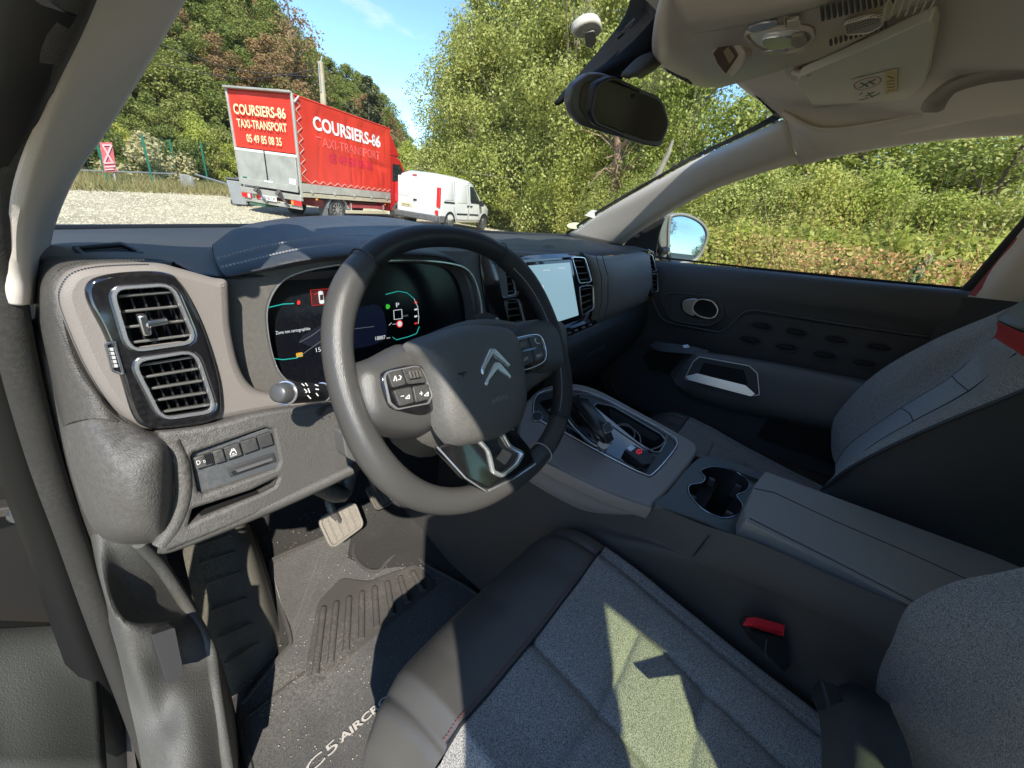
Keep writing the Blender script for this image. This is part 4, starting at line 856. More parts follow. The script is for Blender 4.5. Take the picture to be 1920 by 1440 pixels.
# ---- toll tag on the glass
PWG = plane(V((0, .70, 1.415)), (0, -.5, -.85))
tg = thing('toll_tag', 'small white electronic toll tag stuck to the windscreen', 'toll tag')
plate('tag_body', spx([(1068, 44), (1074, 32), (1090, 20), (1108, 16), (1120, 22), (1124, 34), (1116, 48), (1098, 50), (1080, 52)], 3), PWG, mat('white tag plastic', (.62, .62, .58), .4), tg, .014, .018, .005, 3)
plate('tag_bracket', rpx([(1088, 34), (1108, 30), (1112, 50), (1104, 64), (1092, 62)], .2), PWG, mat('grey tag clip', (.35, .35, .33), .4), tg, .012, .022, .002)
# ---- overhead console
oc = thing('overhead_console', 'beige overhead console with reading lamps, buttons and vent grilles above the mirror', 'overhead console')
PO = plane(V((.2, .25, 1.545)), (-.08, -.22, -1))
def okz(p, z): return at(p[0], p[1], Z=z)
ocp = [[(1240, -20, 1.585), (1245, -20, 1.56), (1270, -20, 1.55), (1400, -20, 1.545), (1600, -20, 1.55), (1800, -20, 1.565), (1860, -20, 1.59)],
       [(1228, 40, 1.585), (1232, 42, 1.555), (1290, 62, 1.545), (1400, 30, 1.54), (1550, 0, 1.545), (1720, -10, 1.56), (1790, -5, 1.59)],
       [(1222, 96, 1.585), (1232, 100, 1.55), (1300, 92, 1.54), (1400, 66, 1.538), (1530, 45, 1.54), (1640, 30, 1.555), (1700, 20, 1.585)],
       [(1240, 128, 1.585), (1260, 122, 1.548), (1330, 112, 1.54), (1420, 98, 1.538), (1520, 78, 1.54), (1610, 62, 1.555), (1660, 48, 1.585)],
       [(1300, 160, 1.585), (1310, 152, 1.552), (1360, 140, 1.545), (1430, 122, 1.543), (1500, 105, 1.545), (1570, 88, 1.56), (1600, 82, 1.585)],
       [(1350, 165, 1.588), (1360, 162, 1.575), (1390, 154, 1.57), (1440, 139, 1.565), (1490, 125, 1.565), (1530, 112, 1.572), (1550, 105, 1.588)]]
patch('console_shell', [[okz(p, p[2] - (.022 if p[2] < 1.58 else 0)) for p in r] for r in ocp], M_OHC, oc, 6, 6)
POc = plane(at(1500, 60, Z=1.514), (.0, -.08, -1))
# raised rear moulding (upper lip seen top left)
patch('console_lip', [[okz(p, p[2] - .022) for p in r] for r in [[(1262, -20, 1.545), (1400, -20, 1.54), (1600, -30, 1.545)], [(1285, 40, 1.53), (1400, 25, 1.53), (1560, -10, 1.54)], [(1300, 56, 1.535), (1390, 40, 1.535), (1540, 4, 1.543)]]], M_OHC, oc, 6, 4, thick=.004)
lm = plate('lamp_lens', spx([(1405, 62), (1440, 58), (1480, 54), (1512, 58), (1516, 72), (1500, 85), (1470, 92), (1435, 90), (1415, 80)], 3), POc, mat('clear lamp lens', (.85, .85, .88), .15, 0, coat=1), oc, .006, .001, .002, 3)
plate('reflector', spx([(1430, 68), (1462, 62), (1485, 64), (1484, 78), (1460, 86), (1438, 84)], 3), POc, mat('lamp reflector', (.8, .8, .84), .15, .8), lm, .003, .004, .001)
for pts in ([(1405, 47), (1430, 38), (1458, 36), (1450, 46), (1425, 54), (1408, 55)], [(1432, 93), (1455, 90), (1478, 92), (1470, 96), (1448, 97)]):
    plate('lamp_edge', spx(pts, 3), POc, mat('lamp edge', (.55, .55, .6), .1, .5), oc, .003, .003, .001)
lr_ = ring('lamp_rim', spx([(1400, 60), (1440, 53), (1485, 49), (1520, 55), (1522, 74), (1500, 90), (1465, 97), (1430, 94), (1408, 80)], 3), POc, M_OHC, oc, .0018, .002, .001)
b_ = plate('lamp_switch', rpx([(1487, 58), (1512, 54), (1519, 70), (1500, 80), (1485, 74)], .3), POc, mat('switch plastic', (.26, .24, .21), .45), oc, .004, .006, .001)
for pts in ([(1476, 32), (1500, 28), (1504, 42), (1480, 46)], [(1493, 88), (1514, 84), (1515, 92), (1497, 96)], [(1472, 30), (1474, 31), (1476, 44), (1473, 43)]):
    plate('button', rpx(pts, .25), POc, mat('console button', (.47, .44, .38), .4), oc, .004, .004, .001)
mg = ring('microphone_rim', rpx([(1583, 42), (1630, 28), (1658, 28), (1656, 44), (1632, 58), (1588, 62)], .3), POc, M_OHC, oc, .001, .0015, .001)
mp_ = plate('microphone_mesh', rpx([(1583, 42), (1630, 28), (1658, 28), (1656, 44), (1632, 58), (1588, 62)], .3), POc, mat('mesh grey', (.30, .28, .25), .6), oc, .003, .0015)
mb = MB(); nn = POc[1] if POc[1].z < 0 else -POc[1]
for i in range(14):
    for j in range(5):
        p = at(1590 + i * 4.8 + j * .5, 57 - i * 1.7 - j * 5.0, P=POc) + nn * .0018; mb.box(p, (.0011, .0011, .0004))
g_ = mb.build('mesh_holes', M_DEEP, mp_); g_['kind'] = 'stuff'
for k in range(15):
    x = 1538 + k * 11; y = 37 - k * 2.9
    if k < 13: plate('grille_slot', [(x, y - 24), (x + 5, y - 26), (x + 8, y + 0), (x + 3, y + 1)], POc, mat('grille shade', (.06, .055, .05), .8) if k == 0 else bpy.data.materials['grille shade'], oc, .002, .0012)
for k in range(12):
    x = 1555 + k * 9.4; y = 77 - k * 3.0
    plate('grille_slot', [(x, y - 2), (x + 4.5, y - 3.4), (x + 6, y + 6), (x + 1.5, y + 8)], POc, bpy.data.materials['grille shade'], oc, .002, .0012)
for k in range(7):
    x = 1662 + k * 15; plate('grille_rib', [(x + 8, -20), (x + 13, -20), (x - 4, 30 - k * 3.2), (x - 9, 32 - k * 3.2)], POc, M_OHC, oc, .002, .004, .0008)
# camera / sensor box on the nose of the console
PN = plane(at(1375, 100, Z=1.512), V((-.55, .1, -.6)))
nb = plate('sensor_box', rpx([(1338, 92), (1378, 58), (1402, 96), (1398, 118), (1378, 143), (1352, 118)], .15), PN, M_OHC, oc, .02, .006, .002)
plate('sensor_window', rpx([(1342, 92), (1370, 64), (1390, 97), (1366, 132), (1350, 112)], .12), PN, mat('brown sensor glass', (.09, .06, .04), .25, coat=1), nb, .003, .0075, .0005)
plate('sensor_label', rpx([(1362, 88), (1372, 80), (1384, 98), (1374, 112)], .1), PN, mat('olive label', (.22, .19, .12), .5), nb, .001, .0082)
plate('red_filter', rpx([(1337, 68), (1352, 60), (1348, 74), (1341, 84)], .2), PN, mat('red brown plastic', (.30, .08, .03), .3, coat=1), nb, .002, .007)
for k in range(6): plate('cooling_slot', [(1246 + k * 8, 118 + k * 5), (1249 + k * 8, 117 + k * 5), (1262 + k * 8, 133 + k * 4), (1258 + k * 8, 134 + k * 4)], plane(at(1270, 130, Z=1.555), (-.6, .3, -.7)), bpy.data.materials['grille shade'], oc, .002, .006)
# ---- sun visor
sv = thing('sun_visor', 'folded beige sun visor with a child seat warning label on the passenger side', 'sun visor')
PVi = plane(V((.42, .08, 1.575)), (.04, -.05, -1))
vo = spx([(1497, 152), (1500, 138), (1520, 128), (1640, 75), (1738, 30), (1754, 34), (1755, 55), (1742, 130), (1735, 150), (1712, 172), (1655, 200), (1600, 212), (1562, 226), (1547, 224), (1528, 196), (1510, 168)], 4)
plate('visor_pad', vo, PVi, mat('visor vinyl', (.66, .64, .54), .7, bump=.2, bscale=1300), sv, .014, .006, .005, 4)
vp = plane(PVi[0] + V((0, 0, -.0075)), PVi[1])
lb_ = plate('warning_label', [(1596, 149), (1683, 128), (1682, 170), (1605, 191)], vp, mat('label white', (.62, .60, .53), .6), sv, .0006, .001)
plate('label_band', [(1659, 134), (1683, 128), (1682, 170), (1660, 176)], vp, mat('label yellow', (.58, .46, .20), .6), lb_, .0004, .0016)
ring('label_ring', spx([(1602, 158), (1618, 147), (1645, 142), (1652, 150), (1638, 161), (1612, 167)], 3), vp, mat('label red', (.45, .13, .09), .6), lb_, .0009, .0003, .0014)
M_INK = mat('label ink', (.16, .15, .13), .7); nv = vp[1] if vp[1].z < 0 else -vp[1]
mb = MB()
for a_, b_ in [((1612, 163), (1642, 146)), ((1614, 153), (1628, 160)), ((1630, 150), (1640, 156)), ((1612, 176), (1618, 172)), ((1624, 178), (1640, 170)), ((1628, 172), (1636, 180)), ((1612, 186), (1630, 181)), ((1636, 180), (1650, 172)), ((1666, 140), (1676, 144)), ((1664, 150), (1678, 148)), ((1664, 156), (1678, 154)), ((1665, 162), (1678, 160)), ((1665, 168), (1678, 165))]:
    mb.bar(at(*a_, P=vp) + nv * .002, at(*b_, P=vp) + nv * .002, .0008, 4)
mb.build('label_print', M_INK, lb_)['kind'] = 'stuff'
tube('visor_pivot', [at(1486, 132, Z=1.585), at(1500, 137, Z=1.57), at(1518, 136, Z=1.562)], .006, M_OHC, sv, sub=4)
plate('pivot_base', spx([(1470, 128), (1490, 120), (1508, 130), (1502, 146), (1484, 146)], 3), plane(at(1488, 134, Z=1.583), (0, -.1, -1)), M_OHC, sv, .008, .004, .002)
# ---- grab handle
gh = tube('grab_handle', pr('X', [(1752, 196, .46), (1762, 182, .44), (1790, 160, .43), (1850, 141, .425), (1920, 131, .425), (2050, 112, .43), (2100, 110, .46)]), 1, mat('grey beige handle', (.30, .265, .24), .55), None, sub=5, prof=[(a * .011, b * .009) for a, b in ((-1, -.6), (-.6, -1), (.6, -1), (1, -.6), (1, .6), (.6, 1), (-.6, 1), (-1, .6))], rs=[1.5, 1.25, 1, 1, 1, 1, 1.3])
tag(gh, 'grey beige grab handle below the roof lining on the passenger side', 'grab handle')
# ============================================================ DASHBOARD
db = thing('dashboard', 'long dark dashboard with taupe faces, vents and switches across the car', 'dashboard')
# top surface, from the windscreen to the rear edge
patch('dash_top', [
    pr('Y', [(20, 424, .84), (70, 430, .90), (250, 428, .96), (450, 426, .99), (740, 424, 1.02), (925, 437, .97), (1070, 443, .82), (1100, 450, .77)]),
    pr('Y', [(40, 448, .72), (95, 447, .74), (250, 446, .78), (430, 450, .76), (740, 440, .80), (930, 448, .76), (1060, 451, .68), (1168, 459, .63)]),
    pr('Y', [(60, 466, .60), (105, 464, .61), (260, 466, .60), (420, 480, .58), (700, 470, .60), (930, 458, .62), (1080, 460, .57), (1190, 462, .55)]),
    pr('Y', [(66, 482, .545), (130, 479, .53), (300, 484, .50), (410, 512, .48), (640, 500, .50), (920, 470, .54), (1090, 470, .51), (1213, 468, .49)]),
    pr('Y', [(68, 492, .54), (135, 487, .51), (310, 492, .485), (412, 522, .475), (640, 520, .50), (900, 490, .52), (1090, 482, .49), (1214, 474, .475)])], M_DTOP, db, 5, 5)
# dark line of the windscreen foot
tube('windscreen_foot', pr('Y', [(70, 429, .905), (250, 427, .965), (450, 425, .995), (740, 423, 1.02), (925, 436, .97), (1068, 442, .825)]), .006, M_FRIT, db, sub=6)
# raised pad in the middle above the screen
patch('centre_pad', [pr('Y', [(908, 462, .62), (960, 456, .61), (1005, 457, .60), (1022, 462, .59), (1048, 468, .56)]), pr('Y', [(905, 470, .58), (960, 464, .57), (1008, 463, .56), (1036, 472, .54), (1058, 478, .53)]),
    pr('Y', [(900, 490, .53), (955, 488, .52), (1010, 482, .515), (1045, 482, .505), (1062, 486, .50)])], M_DTOP, db, 5, 4)
patch('centre_pad_end', [pr('Y', [(1016, 463, .555), (1028, 459, .56), (1052, 466, .55), (1075, 472, .53)]), pr('Y', [(1014, 480, .51), (1030, 474, .515), (1060, 476, .51), (1085, 480, .495)])], M_TRIM, db, 4, 3)
# air outlet on top at the left
PT = plane(at(205, 474, Y=.56), at(205, 474, Y=.56) - at(205, 474, Y=.56) + V((0, -.12, 1)))
du = thing('demister', None, None); bpy.data.objects.remove(du)
dv = holed('demister_frame', rpx([(135, 471), (232, 461), (276, 482), (158, 489)], .18), [rpx([(150, 472), (228, 465), (262, 481), (165, 485)], .15)], PT, M_DTOP, db, .004, .005, .001)
well('demister_well', rpx([(150, 472), (228, 465), (262, 481), (165, 485)], .15), PT, M_DEEP, dv, .01, .003, .95)
for k in range(3):
    f = (k + 1) / 4; a = (150 + 12 * f + 10, 473 + 12 * f); b = (228 + 30 * f - 4, 466 + 14 * f); A, B = at(*a, P=PT), at(*b, P=PT); MB().bar(A + V((0, 0, .002)), B + V((0, 0, .002)), .0012, 4).build('slat', M_DTOP, dv)
# hood over the instruments
hd = patch('instrument_hood', [
    pr('Y', [(398, 470, .64), (452, 438, .74), (545, 428, .78), (650, 424, .80), (745, 424, .78), (835, 440, .72), (880, 470, .62)]),
    pr('Y', [(398, 458, .60), (450, 425, .64), (545, 408, .665), (650, 404, .67), (745, 410, .66), (835, 432, .61), (872, 466, .555)]),
    pr('Y', [(401, 475, .545), (455, 452, .56), (548, 436, .57), (650, 428, .575), (748, 435, .57), (832, 455, .54), (870, 478, .52)]),
    pr('Y', [(408, 496, .495), (462, 480, .495), (555, 460, .50), (655, 450, .50), (752, 455, .50), (830, 470, .495), (866, 486, .495)]),
    pr('Y', [(420, 515, .468), (475, 503, .462), (562, 482, .46), (658, 471, .46), (755, 470, .46), (828, 478, .47), (862, 492, .475)]),
    pr('Y', [(436, 519, .472), (490, 510, .470), (570, 494, .468), (660, 484, .468), (755, 481, .468), (826, 485, .478), (858, 496, .48)]),
    pr('Y', [(450, 518, .54), (500, 511, .55), (578, 499, .56), (662, 492, .56), (755, 490, .56), (824, 491, .55), (854, 498, .52)])], mat('blue black hood leather', (.036, .042, .050), .45, bump=.3, bscale=1000, dust=.1), db, 8, 6)
def stitches(parent, pts, n, up=(0, 0, .0012), r=.0009, m=M_STITCH, duty=.62, sub=10):
    P_ = cr_pts(pts, sub); L = [0]
    for a, b in zip(P_, P_[1:]): L.append(L[-1] + (b - a).length)
    mb = MB(); u = V(up)
    def q(s):
        i = max(0, min(len(P_) - 2, int(np.searchsorted(L, s)) - 1)); f = (s - L[i]) / max(1e-9, L[i + 1] - L[i]); return P_[i].lerp(P_[i + 1], f)
    for k in range(n):
        a, b = q(L[-1] * k / n), q(L[-1] * (k + duty) / n); mb.bar(a + u, b + u, r, 4)
    o = mb.build('stitching', m, parent); o['kind'] = 'stuff'; return o
stitches(hd, pr('Y', [(407, 490, .505), (462, 474, .507), (555, 455, .51), (655, 445, .51), (752, 450, .51)]), 62, (0, -.0015, .003))
stitches(hd, pr('Y', [(414, 505, .482), (468, 492, .478), (558, 471, .478), (656, 460, .478), (753, 463, .478)]), 62, (0, -.003, .003))
# end cap left of the taupe face, running down to the knee bolster
patch('end_cap', [
    pr('Y', [(66, 484, .55), (100, 480, .53), (150, 484, .51), (230, 488, .495), (330, 492, .49)]),
    pr('Y', [(64, 540, .535), (82, 525, .49), (112, 505, .47), (200, 498, .465), (320, 500, .47)]),
    pr('Y', [(66, 610, .54), (88, 600, .47), (115, 585, .45), (180, 600, .47), (300, 600, .47)]),
    pr('Y', [(88, 690, .53), (110, 690, .46), (140, 680, .44), (200, 700, .46), (300, 700, .47)]),
    pr('Y', [(108, 770, .52), (130, 752, .45), (170, 735, .43), (230, 780, .43), (310, 790, .45)]),
    pr('Y', [(118, 800, .50), (140, 790, .44), (190, 785, .42), (250, 800, .42), (320, 810, .43)])], M_TEXBLK, db, 5, 5)
# taupe face with vents
PF = plane(V((-.60, .435, 1.15)), (.04, -1, .2))
face = [(106, 560), (112, 528), (135, 505), (190, 494), (290, 492), (340, 503), (400, 520), (428, 527), (432, 560), (436, 620), (452, 690), (478, 728), (520, 742), (575, 752), (570, 764), (500, 773), (400, 793), (330, 803), (290, 808), (262, 804), (215, 772), (165, 700), (128, 620)]
V1 = [(206, 541), (318, 533), (364, 640), (240, 657)]; V2 = [(245, 675), (362, 656), (400, 768), (300, 783)]
o = holed('taupe_face', spx(face, 5), [rpx([(202, 537), (320, 529), (368, 643), (238, 661)], .22), rpx([(241, 671), (364, 652), (404, 771), (298, 787)], .22)], PF, M_TAUPE, db, .045, 0, .008)
stitches(db, [at(x, y, P=PF) for x, y in [(262, 800), (215, 768), (165, 696), (128, 618), (107, 560), (113, 528), (137, 504), (192, 493), (285, 491)]], 90, (-.004, -.001, .002), .0008, mat('black thread', (.05, .045, .04), .7))
def louvre(name, parent, P, ring_pts, nsl, skew=0, knob=None, nv=6, deep=.03, w=.0016, inset=.9, fin=True, up=.004, sl=None):
    """air vent: chrome rim, dark well, horizontal slats, upright fins behind"""
    o, n = P
    if n.dot(V(CAM) - o) < 0: n = -n
    v = well(name, rpx(ring_pts, .22), P, M_DEEP, parent, deep, up, .9)
    ring('chrome_rim', rpx(ring_pts, .22), P, M_CHROME, v, w, .0022, up + .0015)
    TL_, TR_, BR_, BL_ = [V((*p, 0)) for p in ring_pts[:4]]
    for k in range(nsl):
        f = (k + .55) / nsl; a = TL_.lerp(BL_, f); b = TR_.lerp(BR_, f); a, b = a.lerp(b, .03), b.lerp(a, .03)
        A, B = at(a.x, a.y, P=P) + n * (up - .004), at(b.x, b.y, P=P) + n * (up - .004); ax = (B - A).normalized(); M = frame((A + B) / 2, ax, n + V((0, 0, .12)))
        box('slat', (A + B) / 2 - n * .003, ((A - B).length, .0024, .009), M_SLAT, v, M.to_3x3(), bw=.0008)
    if fin:
        for k in range(nv):
            f = (k + .6) / nv; a = TL_.lerp(TR_, f); b = BL_.lerp(BR_, f); A, B = at(a.x, a.y, P=P) - n * .012, at(b.x, b.y, P=P) - n * .012; ax = (B - A).normalized(); M = frame((A + B) / 2, ax, n)
            box('fin', (A + B) / 2, ((A - B).length * .94, .0014, .012), M_BLK, v, M.to_3x3())
    if knob:
        a, b = knob; A, B = at(*a, P=P) + n * (up + .003), at(*b, P=P) + n * (up + .003); k_ = tube('knob', [A, A.lerp(B, .1), A.lerp(B, .25), B], .002, M_SATIN, v, ns=8, rs=[.0042, .005, .0032, .0028])
        box('knob_tab', A - (B - A) * .02, (.006, .008, .018), M_SATIN, v, bw=.0015)
    return v
V1 = [(206, 541), (318, 533), (364, 640), (240, 657)]; V2 = [(245, 675), (362, 656), (400, 768), (300, 783)]
V1r = [(205, 560), (213, 541), (232, 536), (310, 533), (328, 545), (362, 628), (352, 643), (248, 656), (234, 648)]
hs = [(160, 560), (164, 528), (200, 514), (262, 508), (308, 511), (334, 528), (372, 600), (402, 690), (411, 745), (408, 774), (384, 790), (320, 800), (272, 799), (246, 775), (222, 700), (192, 625)]
gf = holed('vent_housing', spx(hs, 5), [rpx(V1, .22), rpx(V2, .22), rpx([(195, 643), (211, 639), (228, 700), (208, 693)], .2)], PF, M_GLOSS, db, .010, .008, .0035)
louvre('air_vent', gf, PF, V1, 4, knob=((266, 607), (308, 600)), nv=5, up=.006); louvre('air_vent', gf, PF, V2, 5, nv=6, up=.006)
tw = well('thumbwheel', rpx([(195, 643), (211, 639), (228, 700), (208, 693)], .2), PF, M_DEEP, gf, .008, .006, .95)
ring('wheel_rim', rpx([(195, 643), (211, 639), (228, 700), (208, 693)], .2), PF, M_SATIN, tw, .001, .001, .0075)
for k in range(5):
    f = k / 5; x = 199 + 10 * f; y = 651 + 38 * f; plate('ridge', rpx([(x, y), (x + 10, y - 1), (x + 12, y + 5), (x + 2, y + 6)], .2), PF, mat('ridge silver', (.6, .6, .58), .35, .3) if k == 0 else bpy.data.materials['ridge silver'], tw, .003, .007, .0005)
# knee bolster: end bulge, lower panel
patch('knee_end', [
    pr('Y', [(112, 790, .52), (120, 765, .49), (145, 750, .46), (200, 752, .44), (262, 800, .43), (300, 812, .43)]),
    pr('Y', [(120, 830, .50), (140, 790, .45), (170, 778, .43), (225, 790, .42), (280, 812, .415), (312, 818, .42)]),
    pr('Y', [(132, 880, .49), (150, 850, .43), (185, 838, .40), (235, 850, .385), (295, 838, .385), (322, 850, .40)]),
    pr('Y', [(150, 940, .49), (165, 915, .42), (200, 900, .385), (250, 900, .37), (300, 885, .375), (326, 900, .395)]),
    pr('Y', [(170, 985, .49), (182, 970, .42), (215, 965, .385), (255, 962, .37), (298, 955, .37), (322, 960, .39)]),
    pr('Y', [(188, 1005, .50), (200, 1002, .43), (225, 1006, .40), (258, 1008, .39), (290, 1005, .385), (306, 1010, .395)]),
    pr('Y', [(196, 1012, .56), (206, 1016, .50), (228, 1020, .47), (258, 1021, .46), (285, 1018, .45), (300, 1016, .45)])], M_KNEE, db, 6, 6)
PK = plane(V((-.56, .395, 1.03)), (-.08, -1, .28))
kn = [(296, 812), (330, 806), (400, 796), (500, 772), (610, 760), (655, 765), (668, 800), (668, 880), (560, 930), (430, 985), (330, 1022), (306, 1030), (296, 1018), (318, 980), (332, 930), (328, 880), (312, 840)]
slot = rpx([(360, 952), (470, 920), (522, 896), (515, 912), (490, 925), (375, 970), (352, 982)], .12); pan = rpx([(357, 856), (362, 848), (500, 803), (512, 806), (524, 866), (520, 878), (380, 925), (370, 920)], .12)
kp = holed('knee_panel', spx(kn, 4), [slot, pan], PK, M_KNEE, db, .03, .0, .004)
well('storage_slot', slot, PK, M_DEEP, kp, .05, -.002, .97)
# folded lower edge of the panel
tube('panel_edge', [at(x, y, P=PK) + PK[1] * .002 for x, y in [(300, 1020), (328, 978), (343, 925), (338, 870), (320, 826)]], .007, M_KNEE, kp, sub=4)
tube('panel_lip', [at(x, y, P=PK) + PK[1] * -.006 for x, y in [(302, 1026), (330, 1022), (430, 984), (560, 930), (662, 882)]], .008, M_KNEE, kp, sub=4)
sp = plane(PK[0] - PK[1] * .005, PK[1])
swp = plate('switch_panel', pan, sp, mat('blue grey switch panel', (.060, .066, .074), .55, dust=.2), db, .01, 0, .001)
lab = mat('switch black', (.035, .036, .038), .5, dust=.25)
for i, q in enumerate([[(396, 845), (415, 839), (422, 862), (402, 868)], [(417, 838), (446, 828), (453, 851), (424, 861)], [(448, 827), (477, 818), (484, 840), (455, 850)], [(479, 817), (505, 808), (511, 831), (486, 839)]]):
    b_ = plate('switch', rpx(q, .1), sp, lab, swp, .008, .005, .0008)
    if i == 1:
        ptext('pictogram', 'OFF', (430, 855), (443, 851), sp, M_PRINT, b_, .0056, 4)
        mb = MB(); nn = sp[1] * .0058
        for a, c in [((429, 850), (433, 839)), ((441, 846), (435, 838)), ((433, 848), (437, 847)), ((431, 843), (439, 841))]: mb.bar(at(*a, P=sp) + nn, at(*c, P=sp) + nn, .0005, 4)
        mb.build('pictogram_lines', M_PRINT, b_)
th_ = plate('headlamp_wheel', rpx([(361, 857), (393, 846), (399, 868), (367, 878)], .1), sp, lab, swp, .008, .005, .0008)
for k in range(5): MB().bar(at(381 + k * 3, 850 - k, P=sp) + sp[1] * .006, at(386 + k * 3, 868 - k, P=sp) + sp[1] * .006, .0006, 4).build('rib', M_BLK, th_)
ptext('pictogram', 'D', (368, 869), (375, 867), sp, M_PRINT, th_, .0058, 8); ptext('pictogram', '0', (380, 865), (384, 864), sp, M_PRINT, th_, .0058, 5)
ch = plate('card_slot_frame', rpx([(425, 877), (512, 848), (518, 864), (430, 894)], .12), sp, lab, swp, .006, .002, .001)
plate('card_slot', rpx([(432, 884), (502, 861), (506, 867), (437, 890)], .2), sp, M_DEEP, ch, .002, .0023); plate('slot_tab', rpx([(440, 880), (508, 857), (511, 861), (444, 884)], .2), sp, mat('tab grey', (.10, .10, .105), .4), ch, .003, .004, .0006)
# panel right of the seam, below the column
patch('column_shroud_panel', [pr('Y', [(575, 800, .405), (600, 765, .40), (650, 760, .41), (720, 790, .43)]), pr('Y', [(590, 860, .41), (612, 850, .395), (650, 850, .40), (720, 850, .44)]), pr('Y', [(608, 905, .41), (625, 900, .40), (655, 885, .405), (700, 880, .44)])], mat('dark column plastic', (.035, .034, .033), .5, dust=.25), db, 5, 5)
# ---- instrument cluster
PCl = plane(V((-.35, .487, 1.14)), (-.03, -1, .22))
bz = spx([(487, 600), (492, 562), (515, 528), (560, 508), (650, 494), (760, 489), (838, 497), (868, 516), (884, 560), (888, 610), (884, 660), (860, 700), (700, 730), (600, 728), (550, 720), (516, 700), (497, 660)], 5)
sr = holed('cluster_surround', spx([(405, 560), (415, 515), (520, 500), (640, 478), (850, 470), (925, 480), (945, 560), (930, 700), (880, 760), (700, 790), (560, 775), (470, 750), (430, 700), (412, 640)], 5), [bz], PCl, mat('dark surround plastic', (.10, .097, .092), .5, bump=.15, bscale=900, dust=.2), db, .008, .020, .003)
well('bezel_wall', bz, plane(PCl[0] + PCl[1] * .018, PCl[1]), M_TRIM, db, .022, 0, .97, False)
ic = thing('instrument_cluster', 'digital instrument cluster behind the steering wheel showing warnings in red and teal', 'instrument display')
plate('display_glass', bz, PCl, mat('black display glass', (.004, .005, .008), .16, spec=.4, dust=.02), ic, .006, .001)
ring('bezel_rim', bz, PCl, M_CHROME, ic, .0018, .003, .021)
def em(name, c, s=1): return mat(name, tuple(x * .15 for x in c), .5, emit=c, estr=s * .42)
E_TEAL = em('teal light', (.02, .42, .36), .9); E_RED = em('red light', (.75, .03, .02), .9); E_WHT = em('white light', (.75, .78, .8), .8); E_GRN = em('green light', (.05, .5, .05), .8); E_ORG = em('amber light', (.7, .35, .02), .8); E_GRY = em('grey light', (.2, .21, .22), .7); E_BLUE = em('dark blue glow', (.004, .007, .022), .6)
def lines(name, segs, P, m, parent, r=.0006, up=.0018, closed=False):
    r = r * (.6 if P is PCl else 1); mb = MB(); nn = P[1] * up
    for s in segs:
        for a, b in zip(s, s[1:]): mb.bar(at(*a, P=P) + nn, at(*b, P=P) + nn, r, 4)
    return mb.build(name, m, parent)
plate('blue_field', spx([(560, 640), (620, 600), (700, 570), (722, 600), (715, 640), (640, 655)], 3), PCl, E_BLUE, ic, .0006, .0014)
lines('teal_line', [[(500, 577), (530, 570), (550, 569)]], PCl, E_TEAL, ic, .0011); lines('teal_line', [[(503, 671), (530, 674), (555, 671), (566, 664)]], PCl, E_TEAL, ic, .0010)
lines('teal_line', [[(722, 552), (745, 546), (762, 549), (775, 560)]], PCl, E_TEAL, ic, .0009); lines('teal_line', [[(785, 612), (780, 625), (765, 631), (742, 637), (735, 632)]], PCl, E_TEAL, ic, .0009)
lines('gauge_arc', [[(775, 560), (782, 575), (784, 595), (783, 607)]], PCl, E_WHT, ic, .0006)
lines('map_line', [[(612, 608), (585, 628), (560, 642)], [(566, 664), (600, 640), (650, 618), (700, 612)]], PCl, E_GRY, ic, .0005)
rb = plate('warning_box', [(581, 544), (650, 538), (652, 566), (584, 573)], PCl, em('dark red field', (.06, .006, .008), 1), ic, .0006, .0013)
lines('box_edge', [[(581, 544), (650, 538)], [(584, 573), (652, 566)], [(581, 544), (584, 573)]], PCl, E_RED, rb, .0004)
plate('car_symbol', rpx([(595, 546), (604, 545), (607, 569), (598, 570)], .4), PCl, E_WHT, rb, .0004, .0022); plate('car_roof', [(598, 553), (604, 552), (605, 562), (599, 563)], PCl, M_DEEP, rb, .0004, .0026)
ptext('warning_text', 'Porte', (618, 561), (645, 559), PCl, E_WHT, rb, .0024, 8); lines('door_symbol', [[(588, 553), (594, 549)]], PCl, E_RED, rb, .0006, .0024)
ptext('lettering', 'Zone non cartographiée', (517, 629), (581, 620), PCl, E_WHT, ic, .002, 8); ptext('lettering', '151537', (592, 660), (624, 655), PCl, E_WHT, ic, .002, 8)
ptext('lettering', '18887', (703, 638), (722, 635), PCl, E_WHT, ic, .002, 7); ptext('lettering', 'km', (724, 635), (730, 634), PCl, E_WHT, ic, .002, 3); ptext('lettering', 'P', (742, 576), (748, 575), PCl, E_WHT, ic, .002, 8)
lines('speed_box', [[(737, 582), (752, 580), (753, 597), (738, 599), (737, 582)]], PCl, E_WHT, ic, .0007); ptext('lettering', 'km/h', (755, 594), (764, 593), PCl, E_GRY, ic, .002, 4)
plate('beam_symbol', spx([(723, 571), (728, 571), (730, 575), (727, 579), (723, 578)], 3), PCl, E_GRN, ic, .0005, .002)
rc = plate('limit_symbol', [(748 + 6 * math.cos(a), 607 + 7 * math.sin(a)) for a in np.linspace(0, 6.28, 16)[:-1]], PCl, E_RED, ic, .0005, .002); plate('limit_centre', [(748 + 4 * math.cos(a), 607 + 5 * math.sin(a)) for a in np.linspace(0, 6.28, 16)[:-1]], PCl, E_WHT, rc, .0005, .0025)
lines('speed_symbol', [[(728, 610), (733, 605)], [(735, 608), (742, 607)]], PCl, E_WHT, ic, .0005)
plate('belt_symbol', spx([(557, 564), (560, 563), (562, 567), (560, 571), (556, 570)], 3), PCl, E_RED, ic, .0005, .002); plate('engine_symbol', rpx([(554, 662), (566, 660), (567, 668), (555, 670)], .2), PCl, E_ORG, ic, .0005, .002)
